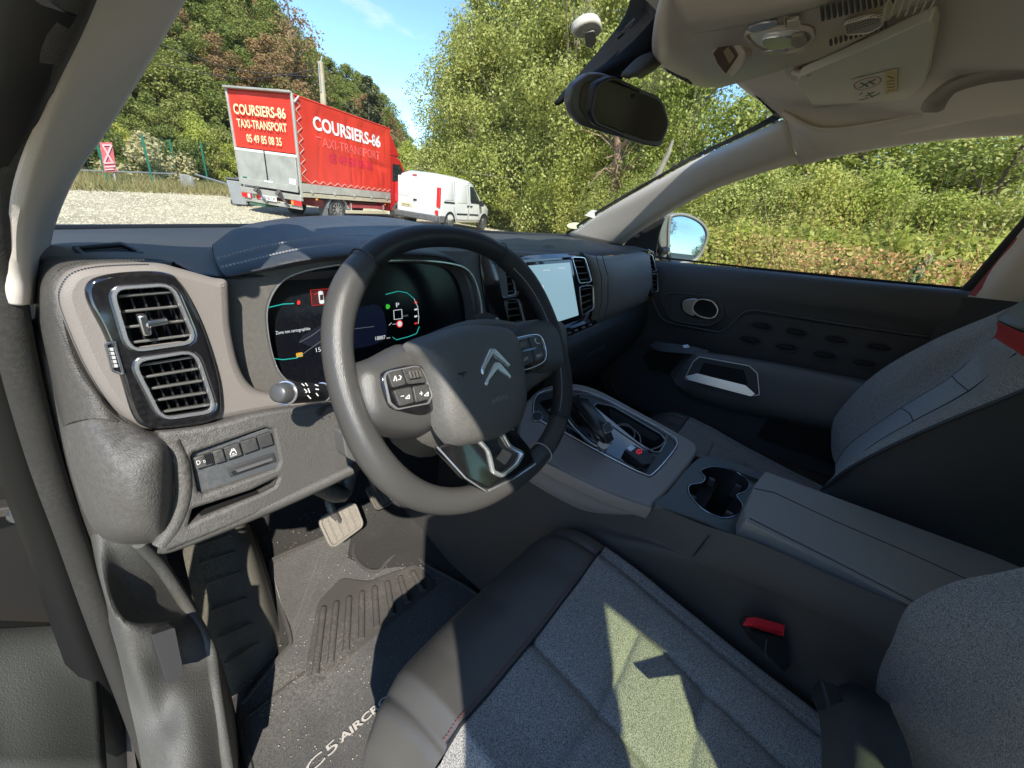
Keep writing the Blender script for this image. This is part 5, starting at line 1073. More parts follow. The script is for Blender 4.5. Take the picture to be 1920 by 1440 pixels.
for k in range(4): plate('gauge_tick', [(776, 566 + k * 13), (781, 565 + k * 13), (781, 568 + k * 13), (776, 569 + k * 13)], PCl, [E_RED, E_WHT, E_WHT, E_RED][k], ic, .0005, .002)
# ---- centre stack: taupe flank, gloss frame, vents, screen
PS_ = plane(V((0, .465, 1.12)), (-.10, -1, .20))
o = holed('centre_face', spx([(866, 500), (900, 474), (960, 470), (1060, 474), (1110, 474), (1122, 500), (1126, 590), (1080, 620), (960, 660), (900, 660), (880, 600)], 4), [spx([(892, 490), (960, 492), (1085, 490), (1098, 520), (1100, 580), (1050, 610), (950, 640), (918, 620)], 3)], PS_, M_TAUPE, db, .04, -.004, .006)
cst = holed('centre_frame', spx([(884, 480), (920, 482), (960, 484), (1060, 480), (1088, 480), (1103, 500), (1112, 545), (1110, 585), (1098, 604), (1060, 622), (1000, 646), (940, 650), (912, 632), (898, 580)], 4), [rpx([(917, 500), (950, 498), (962, 552), (930, 556)], .2), rpx([(932, 563), (966, 560), (978, 606), (948, 614)], .2), rpx([(1066, 482), (1090, 483), (1104, 528), (1080, 531)], .25), rpx([(1080, 537), (1106, 534), (1108, 578), (1086, 592)], .25)], PS_, M_GLOSS, db, .012, .008, .003)
for q, n_ in (([(917, 500), (950, 498), (962, 552), (930, 556)], 4), ([(932, 563), (966, 560), (978, 606), (948, 614)], 4), ([(1066, 482), (1090, 483), (1104, 528), (1080, 531)], 4), ([(1080, 537), (1106, 534), (1108, 578), (1086, 592)], 4)):
    louvre('air_vent', cst, PS_, q, n_, fin=False, up=.007, w=.0014)
lines('silver_strip', [[(904, 498), (914, 530), (921, 560), (936, 604)]], PS_, M_CHROME, cst, .0012, .009)
ts = thing('touchscreen', 'light blue touchscreen in the middle of the dashboard', 'touchscreen')
plate('screen_bezel', rpx([(976, 492), (1064, 486), (1084, 598), (1012, 622)], .06), PS_, M_GLOSS, ts, .008, .012, .002)
SCR = mat('lit screen', (.05, .06, .07), .25, emit=(.22, .36, .43), estr=.45, var=.0)
plate('display', rpx([(982, 498), (1060, 492), (1077, 590), (1014, 610)], .02), PS_, SCR, ts, .001, .0128)
ptext('lettering', '3', (1006, 543), (1011, 542), PS_, E_WHT, ts, .0134, 8)
for q in ([(1010, 507), (1022, 506)], [(1038, 503), (1050, 502)]): lines('status_bar', [q], PS_, E_WHT, ts, .0006, .0134)
patch('screen_top_strip', [[at(x, y, P=PS_) + PS_[1] * u for x, y, u in r] for r in [[(965, 488, .012), (1020, 484, .012), (1066, 482, .012)], [(962, 482, .0), (1020, 477, .0), (1062, 476, .0)]]], M_GLOSS, ts, 4, 3)
kb = plate('key_strip', rpx([(1042, 622), (1108, 598), (1110, 606), (1046, 634)], .12), PS_, M_GLOSS, db, .02, .016, .002)
lines('silver_edge', [[(1044, 636), (1112, 608)]], PS_, M_CHROME, kb, .0016, .016)
for k in range(4): plate('key_mark', rpx([(1054 + k * 13, 622 - k * 5), (1060 + k * 13, 620 - k * 5), (1061 + k * 13, 623 - k * 5), (1055 + k * 13, 625 - k * 5)], .2), PS_, mat('grey mark', (.2, .2, .2), .5) if k == 0 else bpy.data.materials['grey mark'], kb, .001, .0168)
# passenger side face, rounded in height
M_BLUG = mat('blue grey dash leatherette', (.25, .24, .235), .5, bump=.25, bscale=1100)
patch('passenger_face', [
    pr('Y', [(1080, 470, .50), (1100, 478, .485), (1130, 480, .48), (1165, 478, .48), (1195, 474, .475), (1216, 472, .475)]),
    pr('Y', [(1098, 480, .475), (1112, 484, .465), (1140, 488, .455), (1175, 486, .455), (1200, 482, .455), (1218, 482, .46)]),
    pr('Y', [(1110, 520, .465), (1124, 520, .450), (1150, 520, .44), (1180, 516, .44), (1206, 512, .445), (1222, 512, .45)]),
    pr('Y', [(1112, 565, .462), (1126, 565, .448), (1152, 560, .437), (1182, 552, .437), (1206, 546, .442), (1224, 544, .45)]),
    pr('Y', [(1108, 598, .468), (1122, 596, .455), (1150, 586, .448), (1182, 574, .448), (1204, 566, .452), (1218, 560, .46)]),
    pr('Y', [(1100, 612, .50), (1120, 608, .49), (1150, 596, .485), (1182, 582, .485), (1202, 573, .488), (1214, 567, .495)])], M_BLUG, db, 5, 5)
for x in (0, 1): lines('face_seam', [[(1117 + x * 12, 478), (1128 + x * 12, 520), (1128 + x * 12, 565), (1120 + x * 12, 602)]], plane(V((.2, .447, 1.1)), (-.1, -1, .1)), M_BLK, db, .0008, .0)
pf2 = plane(V((.66, .462, 1.12)), (-.35, -1, .15))
rv = holed('side_vent_housing', spx([(1196, 472), (1208, 469), (1221, 476), (1229, 505), (1231, 540), (1226, 553), (1212, 554), (1206, 530)], 4), [rpx([(1204, 474), (1218, 478), (1226, 508), (1213, 510)], .25), rpx([(1213, 514), (1228, 513), (1229, 545), (1218, 549)], .25)], pf2, M_GLOSS, db, .02, .01, .003)
louvre('air_vent', rv, pf2, [(1204, 474), (1218, 478), (1226, 508), (1213, 510)], 4, fin=False, up=.009, w=.0016); louvre('air_vent', rv, pf2, [(1213, 514), (1228, 513), (1229, 545), (1218, 549)], 4, fin=False, up=.009, w=.0016)
# lower passenger side of the dashboard
patch('glovebox', [
    pr('Y', [(940, 660, .50), (1000, 640, .475), (1040, 636, .475), (1100, 612, .472), (1160, 586, .470), (1214, 564, .468)]),
    pr('Y', [(950, 700, .48), (1010, 672, .455), (1055, 660, .45), (1105, 640, .45), (1165, 612, .45), (1222, 588, .452)]),
    pr('Y', [(955, 760, .50), (1015, 715, .46), (1060, 690, .455), (1108, 672, .455), (1165, 645, .46), (1222, 622, .47)]),
    pr('Y', [(960, 800, .56), (1020, 745, .52), (1064, 712, .50), (1108, 696, .50), (1160, 668, .51), (1215, 650, .53)]),
    pr('Y', [(965, 830, .75), (1025, 770, .72), (1068, 735, .70), (1108, 720, .70), (1155, 695, .70), (1205, 680, .70)])], mat('black lower dash', (.038, .042, .046), .5, bump=.3, bscale=900), db, 5, 5)
plate('glovebox_handle', rpx([(1096, 668), (1104, 662), (1132, 648), (1136, 652), (1108, 668)], .2), plane(V((.3, .445, 1.0)), (0, -1, -.1)), mat('handle dark', (.05, .055, .06), .4), db, .006, .003, .001)
# dark body behind everything
def core(name, pts, x0, x1): 
    N = len(pts); vs = [V((x0, y, z)) for y, z in pts] + [V((x1, y, z)) for y, z in pts]
    return mesh(name, vs, [list(range(N)), list(range(2 * N - 1, N - 1, -1))] + [(i, i + N, (i + 1) % N + N, (i + 1) % N) for i in range(N)], M_DEEP, db)
core('dash_core', [(.55, 1.165), (.80, 1.15), (.86, .9), (.75, .8), (.56, .90), (.52, 1.0)], -.66, .64)
box('kick_panel', (.775, .80, .72), (.03, .9, .66), M_CARPET, db); box('cowl', (0, 1.04, .88), (1.5, .1, .42), M_DEEP, db)
# firewall, kick panels
fw = patch('firewall', [[V((-.7, .62, 1.0)), V((0, .62, 1.0)), V((.74, .62, 1.0))], [V((-.7, .95, .75)), V((0, .95, .75)), V((.74, .95, .75))], [V((-.7, .98, .52)), V((0, .98, .52)), V((.74, .98, .52))], [V((-.7, .80, .41)), V((0, .80, .41)), V((.74, .80, .41))]], M_CARPET, None, 4, 6)
tag(fw, 'black carpeted firewall behind the pedals', kind='structure')

# ============================================================ STEERING WHEEL
T_ = .54; WC = V((-.335, .30, 1.107)); WU = V((1, 0, 0)); WV = V((0, math.sin(T_), math.cos(T_))); WN = V((0, -math.cos(T_), math.sin(T_)))
PW = (WC, WN)
def wp(x, y, z=0): return WC + WU * x + WV * y + WN * z
sw = thing('steering_wheel', 'worn leather steering wheel, coloured grey where sunlit and black where shaded, with spoke buttons, chrome chevrons and flattened bottom', 'steering wheel')
RW = .170
def rimpt(a):     # superellipse with a flattened bottom
    x, y = math.cos(a), math.sin(a); k = (abs(x) ** 2.25 + abs(y) ** 2.25) ** (-1 / 2.25); x *= k * RW * 1.03; y *= k * RW * (.985 if y > 0 else .95)
    if y < 0: y = -abs(y) * (1 - .06 * (abs(y) / RW) ** 3)
    return x, y
M_RIMG = mat('sunlit grey grained leather', (.064, .063, .062), .33, bump=.22, bscale=1100, var=.12, vscale=14); M_RIMB = mat('shaded smooth leather', (.022, .024, .028), .38, bump=.15, bscale=700); M_RIMP = mat('shaded perforated leather', (.020, .021, .023), .5, bump=.6, bscale=900)  # tone carries light: grey for the sunlit rim, black for the shaded parts
segs = [(math.radians(128), math.radians(292), M_RIMG, 'rim_grip', 1.0), (math.radians(292), math.radians(314), M_RIMG, 'rim_foot', .98), (math.radians(314), math.radians(416), M_RIMP, 'rim_grip', 1.0), (math.radians(56), math.radians(128), M_RIMB, 'rim_top', .96)]
for a0, a1, m_, nm, f in segs:
    n_ = max(6, int((a1 - a0) / .06)); pts = []; rs = []
    for k in range(n_ + 1):
        a = a0 + (a1 - a0) * k / n_; x, y = rimpt(a); pts.append(wp(x, y)); ad = math.degrees(a) % 360
        fat = 1 + .14 * math.exp(-((ad - 205) / 22) ** 2) + .14 * math.exp(-(((ad - 335 + 180) % 360 - 180) / 22) ** 2) + .16 * math.exp(-((ad - 270) / 40) ** 2) + .12 * math.exp(-((ad - 140) / 16) ** 2) + .12 * math.exp(-((ad - 40) / 16) ** 2)
        e = min(k, n_ - k) / n_; rs.append(.0138 * f * fat * (1 - .06 * math.exp(-(e * n_) ** 2)))
    tube(nm, pts, 1, m_, sw, rs=rs, ns=20, nrm=WN)
for d in (128, 56, 292, 314):
    x, y = rimpt(math.radians(d)); x2, y2 = rimpt(math.radians(d + 1)); t = (wp(x2, y2) - wp(x, y)).normalized(); c = wp(x, y); rr_ = .0148 * (1.12 if d == 292 else 1.08)
    u = WN; s = t.cross(u).normalized(); tube('seam', [c + (u * math.cos(q_) + s * math.sin(q_)) * rr_ for q_ in np.linspace(0, 6.28, 22)[:-1]], .0009, mat('seam pale', (.35, .34, .32), .6) if d == 292 else M_BLK, sw, True, ns=5)
# inner stitches along the perforated grip
st_ = []
for k in range(26):
    a = math.radians(318 + k * 3.6); x, y = rimpt(a); st_.append(wp(x * .925, y * .925, .0085))
stitches(sw, st_, 60, (0, 0, 0), .0008, M_STITCH, .5, 4)
def wpatch(name, rows, m, nu=6, nv=6, thick=0): return patch(name, [[wp(*p) for p in r] for r in rows], m, sw, nu, nv, thick)
def pw(px, py, up=0): p = at(px, py, P=(WC + WN * up, WN)); d = p - WC; return d.dot(WU), d.dot(WV), up
# airbag cover
def cushion(name, outline, m, parent, up0, up1, rings=6, k=1.0):
    """domed pad from an outline in picture points on the wheel plane"""
    base = [V(pw(x, y, up0)) for x, y in outline]; N = len(base); c = sum(base, V()) / N; vs = []; 
    for r in range(rings + 1):
        f = 1 - r / rings; s = f ** .6 if r < rings else 0; h = up0 + (up1 - up0) * (1 - f ** 3.2) ** .5 if r else up0
        for p in base: vs.append(wp(c.x + (p.x - c.x) * (s if r else 1), c.y + (p.y - c.y) * (s if r else 1), h))
    fs = [(r * N + i, r * N + (i + 1) % N, (r + 1) * N + (i + 1) % N, (r + 1) * N + i) for r in range(rings) for i in range(N)]
    return mesh(name, vs, fs, m, parent, True, 70)
M_AIR = mat('grey airbag cover', (.098, .096, .093), .52, bump=.35, bscale=700, dust=.12)
ab_out = spx([(757, 655), (765, 640), (820, 622), (880, 610), (935, 614), (958, 632), (968, 665), (976, 720), (976, 765), (962, 800), (930, 822), (880, 836), (845, 838), (822, 820), (806, 790), (798, 740), (782, 690)], 4)
ab = cushion('airbag_cover', ab_out, M_AIR, sw, .012, .040, 9)
MB().build if 0 else None
# the hub below and behind the cover
cushion('hub', spx([(690, 680), (760, 645), (880, 600), (985, 610), (1030, 650), (1030, 700), (975, 745), (960, 810), (920, 860), (850, 850), (790, 830), (760, 800), (700, 780)], 4), mat('dark grey hub', (.075, .073, .07), .5, bump=.3, bscale=700, dust=.15), sw, -.02, .008, 5)
# spokes
def spoke(name, pts, up0, up1, m, h=.02): return cushion(name, pts, m, sw, up0, up1, 5)
spl = spoke('spoke', spx([(640, 700), (690, 672), (755, 645), (790, 690), (812, 760), (812, 800), (770, 822), (700, 815), (655, 790)], 4), -.012, .016, M_RIMG)
spr = spoke('spoke', spx([(938, 622), (1000, 600), (1048, 610), (1052, 690), (1030, 700), (985, 712), (962, 700)], 4), -.012, .014, mat('dark spoke', (.06, .06, .06), .5, bump=.3, bscale=600))
# left button pod
PB = (WC + WN * .017, WN)
pod = plate('button_pod', spx([(713, 708), (730, 692), (780, 684), (805, 700), (815, 745), (812, 768), (790, 778), (748, 770), (727, 758)], 4), PB, M_GLOSS, sw, .008, .002, .002, 3)
ring('chrome_rim', rpx([(716, 700), (785, 686), (806, 742), (800, 757), (742, 768), (728, 756)], .25), PB, M_CHROME, pod, .0010, .0015, .003)
bl = mat('button rubber', (.045, .045, .046), .5, dust=.15)
for q, tx in (([(722, 700), (748, 695), (757, 722), (732, 729)], '('), ([(750, 694), (784, 689), (797, 718), (760, 722)], ''), ([(733, 733), (766, 726), (772, 756), (745, 763)], 'd'), ([(769, 726), (799, 721), (804, 744), (798, 750), (775, 756)], 'u')):
    b_ = plate('button', rpx(q, .15), PB, bl, pod, .004, .005, .0009)
    cx, cy = sum(p[0] for p in q) / len(q), sum(p[1] for p in q) / len(q); nn = .0056
    if tx == '(': lines('mark', [[(cx - 7, cy + 5), (cx - 4, cy - 5), (cx - 1, cy + 5)], [(cx + 3, cy - 6), (cx + 7, cy - 4), (cx + 5, cy + 2), (cx + 1, cy + 2)]], PB, M_PRINT, b_, .0005, nn)
    if tx in 'du' and tx: lines('mark', [[(cx - 8, cy), (cx - 2, cy - 1)], [(cx + 1, cy + 4), (cx + 8, cy - 3), (cx + 8, cy + 4), (cx + 1, cy + 4)]] + ([[(cx - 5, cy - 4), (cx - 4, cy + 3)]] if tx == 'u' else []), PB, M_PRINT, b_, .0005, nn)
rl_ = plate('roller', rpx([(757, 699), (779, 696), (783, 709), (762, 713)], .2), PB, mat('roller grey', (.10, .095, .09), .45), pod, .008, .009, .002)
for k in range(3): lines('ridge', [[(762 + k * 6, 700 - k), (765 + k * 6, 711 - k)]], PB, M_BLK, rl_, .0005, .0095)
# right pod
pod2 = plate('button_pod', spx([(955, 640), (985, 628), (1010, 628), (1020, 645), (1026, 670), (1016, 688), (985, 702), (968, 695)], 4), (WC + WN * .015, WN), M_GLOSS, sw, .008, .002, .002, 3)
PB2 = (WC + WN * .015, WN); ring('chrome_rim', spx([(958, 640), (985, 630), (1008, 630), (1018, 648), (1020, 672), (1008, 684), (982, 694), (970, 690), (962, 665)], 3), PB2, M_CHROME, pod2, .0009, .0012, .003)
for q, s in (([(962, 640), (984, 634), (990, 654), (968, 661)], ''), ([(987, 633), (1004, 631), (1013, 648), (993, 654)], ''), ([(968, 664), (991, 657), (997, 680), (975, 689)], 'LIST'), ([(994, 657), (1014, 651), (1015, 672), (1000, 680)], 'SRC')):
    b_ = plate('button', rpx(q, .15), PB2, bl, pod2, .004, .005, .0009)
    if s: ptext('mark', s, (q[0][0] + 7, q[0][1] + 15), (q[0][0] + 18, q[0][1] + 11), PB2, M_PRINT, b_, .0056, 5)
plate('roller', rpx([(966, 644), (978, 641), (981, 652), (969, 656)], .2), PB2, bpy.data.materials['roller grey'], pod2, .008, .008, .002)
lines('mark', [[(999, 636), (997, 640), (1002, 646), (1006, 645)]], PB2, M_PRINT, pod2, .0006, .0056)
# lower gloss spoke with chrome loop
PL_ = (WC + WN * .013, WN)
ls_o = rpx([(815, 838), (905, 812), (958, 800), (990, 838), (1000, 868), (962, 894), (912, 918), (868, 896)], .14); hole = rpx([(888, 822), (935, 812), (950, 838), (975, 850), (962, 872), (935, 892), (918, 884), (910, 845)], .25)
lsp = holed('lower_spoke', ls_o, [hole], PL_, M_GLOSS, sw, .012, .004, .003)
ring('chrome_loop', hole, PL_, M_CHROME, lsp, .0028, .003, .005); well('loop_wall', hole, PL_, mat('dusty dark wall', (.10, .09, .08), .6, dust=.7), lsp, .012, .002, .9, False)
lines('chrome_edge', [[(815, 838), (868, 896), (905, 920)], [(912, 920), (962, 896), (1000, 870)]], PL_, M_CHROME, lsp, .0012, .004)
# chevrons
def chev(name, pts): 
    o = plate(name, pts, (WC + WN * .036, WN), M_CHROME, ab, .010, .007, .0022, 3); return o
chev('chevron_badge', [(896, 692), (913, 655), (922, 655), (952, 686), (948, 692), (918, 668), (903, 695), (902, 705), (897, 702)])
chev('chevron_badge', [(903, 718), (921, 681), (930, 681), (952, 706), (951, 712), (926, 695), (910, 716), (908, 726), (903, 722)])
ptext('lettering', 'AIRBAG', (922, 758), (952, 746), (WC + WN * .0405, WN), mat('embossed grey', (.26, .25, .24), .5), ab, .0008, 9)
lines('emblem_mark', [[(860, 701), (875, 698)], [(866, 700), (870, 706)]], (WC + WN * .0415, WN), M_BLK, ab, .0007, 0)
# column, stalks, paddles
sc_ = thing('steering_column', 'dark steering column cowl behind the wheel', 'steering column')
tube('column_cowl', [wp(0, -.02, -.03), wp(0, -.035, -.08), wp(0, -.05, -.16)], .055, mat('column plastic', (.04, .039, .038), .5, dust=.2), sc_, ns=18, rs=[.045, .062, .068])
plate('adjust_lever', rpx([(632, 805), (655, 800), (672, 850), (660, 862), (640, 852)], .3), plane(wp(-.09, -.1, -.05), (0, -1, .2)), mat('lever grey', (.10, .10, .10), .5), sc_, .02, .01, .004)
stk = thing('light_stalk', 'black light stalk with a silver ringed tip left of the steering column', 'stalk')
A = at(527, 737, Y=.345); B = at(640, 735, Y=.40)
d_ = (B - A).normalized()
tube('stalk_arm', [A + d_ * .008, A.lerp(B, .35), A.lerp(B, .7), B], .012, M_BLK, stk, ns=16, rs=[.0108, .0104, .0098, .009])
tube('stalk_tip', [A - d_ * .006, A - d_ * .004, A + d_ * .004, A + d_ * .010], .014, mat('satin grey tip', (.09, .09, .09), .35, .3), stk, ns=18, rs=[.006, .0085, .0100, .0103])
for q in (.06, .62): tube('silver_ring', [A.lerp(B, q) + (d_.orthogonal().normalized() * math.cos(t) + d_.cross(d_.orthogonal()).normalized() * math.sin(t)) * (.0107 if q < .2 else .0103) for t in np.linspace(0, 6.28, 22)[:-1]], .0009, M_CHROME, stk, True, ns=5)
pst = plane(A - V((0, .0108, 0)) + d_ * .03, (-.3, -1, .1))
lines('stalk_marks', [[(565, 718), (570, 722)], [(572, 717), (576, 722)], [(570, 728), (575, 733), (571, 736)], [(577, 727), (580, 735)], [(576, 740), (582, 746)], [(590, 720), (596, 722)], [(591, 728), (597, 729)], [(592, 736), (596, 741)]], pst, M_PRINT, stk, .0006, .002)
pdl = plate('paddle', rpx([(888, 590), (915, 585), (943, 602), (945, 616), (900, 612)], .25), plane(wp(.10, .06, -.03), WN), mat('paddle black', (.03, .03, .032), .35), None, .006, 0, .001)
tag(pdl, 'black gearshift paddle marked plus behind the right spoke of the steering wheel', 'gearshift paddle'); lines('plus_mark', [[(928, 598), (934, 598)], [(931, 595), (931, 601)]], plane(wp(.10, .06, -.028), WN), M_PRINT, pdl, .0006, .001)
# ============================================================ CONSOLE, SEATS, DOOR, FLOOR
cn = thing('centre_console', 'taupe and black centre console with gear panel, storage tray and cup holder', 'centre console')
PC = plane(V((0, .13, .882)), (0, -.13, 1))
trayo = spx([(1000, 770), (1010, 738), (1060, 730), (1110, 738), (1180, 772), (1245, 808), (1268, 826), (1262, 846), (1225, 888), (1205, 888), (1140, 856), (1060, 812), (1015, 790)], 4)
topo = [(975, 785), (985, 755), (1015, 728), (1060, 718), (1115, 728), (1200, 772), (1290, 822), (1308, 838), (1302, 858), (1270, 900), (1228, 946), (1215, 950), (1150, 926), (1060, 885), (1000, 850), (972, 825)]
M_CT = mat('taupe console leatherette', (.30, .275, .265), .5, bump=.3, bscale=900)
slot2 = rpx([(1118, 754), (1150, 760), (1240, 812), (1250, 826), (1238, 846), (1226, 846), (1150, 800), (1108, 770)], .25)
holed('console_top', spx(topo, 4), [trayo], PC, M_CT, cn, .03, 0, .006)
gp = holed('gear_panel', trayo, [slot2], PC, mat('dark satin panel', (.035, .036, .038), .4, dust=.05), cn, .006, -.004, .0015)
ring('chrome_line', trayo, PC, M_CHROME, gp, .0013, .001, .001)
tr_ = well('storage_tray', slot2, PC, M_DEEP, cn, .06, -.006, .9); ring('tray_rim', slot2, PC, M_SATIN, tr_, .0012, .001, -.002)
ps2 = plane(PC[0] + V((0, 0, -.002)), PC[1])
sg_ = plate('gear_surround', rpx([(1010, 752), (1060, 740), (1090, 742), (1230, 856), (1212, 880), (1190, 878), (1060, 812)], .12), ps2, M_GLOSS, cn, .006, .001, .002)
ring('silver_loop', rpx([(1040, 752), (1066, 746), (1140, 800), (1150, 830), (1120, 838), (1050, 790)], .2), ps2, M_SATIN, sg_, .0012, .0012, .002)
sb = plate('start_button', [(1006 + 9 * math.cos(a), 784 + 8 * math.sin(a)) for a in np.linspace(0, 6.28, 20)[:-1]], ps2, M_BLK, cn, .006, .004, .001); ring('button_rim', [(1006 + 10 * math.cos(a), 784 + 9 * math.sin(a)) for a in np.linspace(0, 6.28, 20)[:-1]], ps2, M_SATIN, sb, .0009, .0012, .004)
for k, q in enumerate([[(1062, 740), (1078, 738), (1082, 746), (1066, 750)], [(1080, 738), (1096, 741), (1104, 752), (1086, 750)]]):
    b_ = plate('key', rpx(q, .2), ps2, bl, cn, .006, .006, .001); lines('mark', [[(q[0][0] + 6, q[0][1] + 5), (q[0][0] + 11, q[0][1] + 4)]], ps2, M_PRINT, b_, .0006, .0066)
dm = plate('mode_switch', rpx([(1068, 792), (1092, 778), (1112, 800), (1090, 812)], .15), ps2, mat('mirror gloss', (.12, .13, .12), .06, .6), cn, .005, .003, .001)
# park brake key with red mark
pk = plate('park_brake_key', rpx([(1166, 852), (1184, 842), (1222, 862), (1216, 878), (1200, 880)], .15), ps2, M_BLK, cn, .012, .012, .002)
plate('silver_tab', rpx([(1170, 850), (1178, 843), (1188, 848), (1178, 856)], .1), ps2, M_SATIN, pk, .003, .013, .0005)
lines('red_mark', [[(1189, 855), (1193, 852), (1198, 853), (1198, 858), (1193, 860), (1189, 858), (1189, 855)], [(1193, 854), (1194, 858)]], ps2, em('red key light', (.7, .03, .05), .8), pk, .0006, .013)
# gear lever
gl = thing('gear_lever', 'black leather and chrome gear selector leaning over the console', 'gear lever')
base_p = at(1108, 838, P=PC); 
lv = [at(1075, 748, Z=.925), at(1095, 762, Z=.945), at(1125, 800, Z=.945), at(1142, 828, Z=.925)]
tube('lever_grip', lv, 1, mat('lever leather', (.022, .024, .028), .32), gl, sub=6, prof=[(a * 1, b * .8) for a, b in [(math.cos(t), math.sin(t)) for t in np.linspace(0, 6.28, 17)[:-1]]], rs=[.008, .0165, .0175, .012], nrm=(0, 0, 1))
patch('lever_flank', [[lv[0] + V((-.014, 0, .004)), lv[1] + V((-.019, 0, -.002)), lv[2] + V((-.018, -.004, -.004)), lv[3] + V((-.010, 0, 0))], [lv[0] + V((-.012, 0, -.02)), at(1068, 790, Z=.905), at(1105, 825, Z=.90), at(1128, 838, Z=.898)]], M_GLOSS, gl, 5, 3, thick=.004)
tube('chrome_edge', [lv[0] + V((-.015, 0, -.01)), at(1064, 786, Z=.91), at(1100, 824, Z=.905), at(1124, 838, Z=.905)], .0026, M_CHROME, gl, sub=5)
b_ = plate('release_button', rpx([(1127, 800), (1141, 792), (1148, 808), (1134, 815)], .2), plane(at(1138, 804, Z=.952), (-.1, -.5, 1)), bl, gl, .004, .003, .001); ring('button_rim', rpx([(1127, 800), (1141, 792), (1148, 808), (1134, 815)], .2), plane(at(1138, 804, Z=.952), (-.1, -.5, 1)), M_SATIN, b_, .0006, .0008, .003)
tube('lever_foot', [at(1132, 832, Z=.925), at(1128, 842, Z=.89)], .010, M_SATIN, gl, ns=10)
# braided charging cable
cb = tube('charging_cable', [at(1040, 738, Z=.93), at(1110, 742, Z=.925), at(1180, 775, Z=.92), at(1240, 806, Z=.915), at(1250, 820, Z=.91), at(1235, 838, Z=.895), at(1205, 842, Z=.88), at(1198, 815, Z=.885), at(1175, 798, Z=.893), at(1150, 802, Z=.888), at(1152, 825, Z=.87), at(1176, 834, Z=.86), at(1190, 815, Z=.87), at(1175, 795, Z=.885), at(1145, 800, Z=.87)], .0016, mat('braided grey sleeve', (.33, .32, .33), .7, bump=.8, bscale=1500, mix2=(.12, .12, .13), m2scale=1600), None, sub=8, ns=7)
tag(cb, 'grey braided charging cable coiled over the storage tray beside the gear lever', 'cable')
# taupe flank and the long dark side below it
patch('console_flank', [
    [at(960, 800, P=PC), at(1000, 852, P=PC), at(1060, 886, P=PC), at(1150, 927, P=PC), at(1215, 949, P=PC), at(1230, 945, P=PC)],
    pr('X', [(955, 818, -.128), (1000, 866, -.128), (1060, 898, -.126), (1145, 936, -.122), (1205, 954, -.115), (1226, 950, -.105)]),
    pr('X', [(940, 845, -.130), (985, 885, -.130), (1050, 925, -.128), (1110, 950, -.125), (1180, 963, -.118), (1222, 953, -.108)]),
    pr('X', [(930, 860, -.126), (980, 895, -.127), (1045, 934, -.124), (1105, 960, -.121), (1180, 967, -.114), (1224, 955, -.104)])], M_CT, cn, 6, 4)
patch('console_side', [
    pr('X', [(900, 830, -.10), (960, 868, -.115), (1050, 915, -.115), (1150, 935, -.112), (1225, 948, -.11), (1320, 985, -.112), (1410, 1014, -.115), (1560, 1080, -.115), (1720, 1148, -.115), (1900, 1225, -.115)]),
    pr('X', [(880, 880, -.12), (945, 905, -.125), (1035, 945, -.125), (1140, 985, -.125), (1225, 1010, -.125), (1310, 1045, -.13), (1400, 1080, -.13), (1550, 1140, -.13), (1710, 1220, -.13), (1900, 1300, -.13)]),
    pr('X', [(860, 930, -.13), (920, 960, -.14), (1010, 1000, -.145), (1110, 1030, -.15), (1220, 1060, -.14), (1300, 1100, -.135), (1400, 1150, -.132), (1540, 1230, -.132), (1700, 1300, -.132), (1900, 1400, -.132)]),
    [V((-.14, .75, .44)), V((-.16, .60, .43)), V((-.165, .5, .43)), V((-.165, .35, .43)), V((-.165, .2, .43)), V((-.16, .1, .43)), V((-.16, .0, .43)), V((-.155, -.15, .43)), V((-.15, -.25, .43)), V((-.15, -.4, .43))]],
    mat('dark console side', (.064, .061, .059), .55, bump=.3, bscale=800), cn, 5, 6)
lines('side_seam', [[(1330, 1003), (1275, 1075)]], plane(V((-.128, 0, .85)), (-1, 0, 0)), M_DEEP, cn, .0012, .001)
# cup holder
PCp = plane(V((0, .02, .872)), (0, -.10, 1))
cupo = spx([(1312, 885), (1340, 878), (1380, 888), (1402, 908), (1396, 924), (1379, 932), (1390, 950), (1380, 968), (1350, 974), (1315, 957), (1292, 932), (1291, 913), (1314, 908), (1320, 898)], 4)
ch_ = holed('cup_holder_plate', spx([(1228, 948), (1250, 925), (1285, 882), (1315, 858), (1345, 862), (1420, 884), (1434, 892), (1412, 930), (1400, 980), (1408, 1012), (1395, 1018), (1320, 984)], 4), [cupo], PCp, mat('teal black satin panel', (.085, .098, .10), .42), cn, .03, .004, .003)
cw_ = well('cup_well', cupo, PCp, mat('cup rubber', (.018, .018, .019), .6), ch_, .075, .002, .86); ring('cup_rim', cupo, PCp, mat('dark chrome', (.25, .25, .26), .2, .9), cw_, .0012, .0014, .0035)
for px, py in ((1302, 925), (1338, 892), (1388, 905), (1372, 955)):
    p = at(px, py, P=PCp) - V((0, 0, .022)); box('cup_finger', p, (.008, .012, .03), mat('finger grey', (.07, .07, .072), .4) if px == 1302 else bpy.data.materials['finger grey'], cw_, bw=.002)
cu_ = [ (1290 + 0, 0)]
# inner floor / walls closing the console
box('console_core', (0.0, .33, .64), (.17, .62, .42), M_DEEP, cn, bw=.0); box('console_core', (.0, -.25, .62), (.17, .40, .36), M_DEEP, cn)
patch('console_passenger_side', [[V((.105, .55, .90)), V((.115, .3, .895)), V((.118, .1, .87)), V((.12, -.05, .88)), V((.12, -.4, .88))], [V((.13, .7, .43)), V((.15, .3, .43)), V((.15, .1, .43)), V((.15, -.05, .43)), V((.15, -.4, .43))]], M_TRIM, cn, 3, 3)
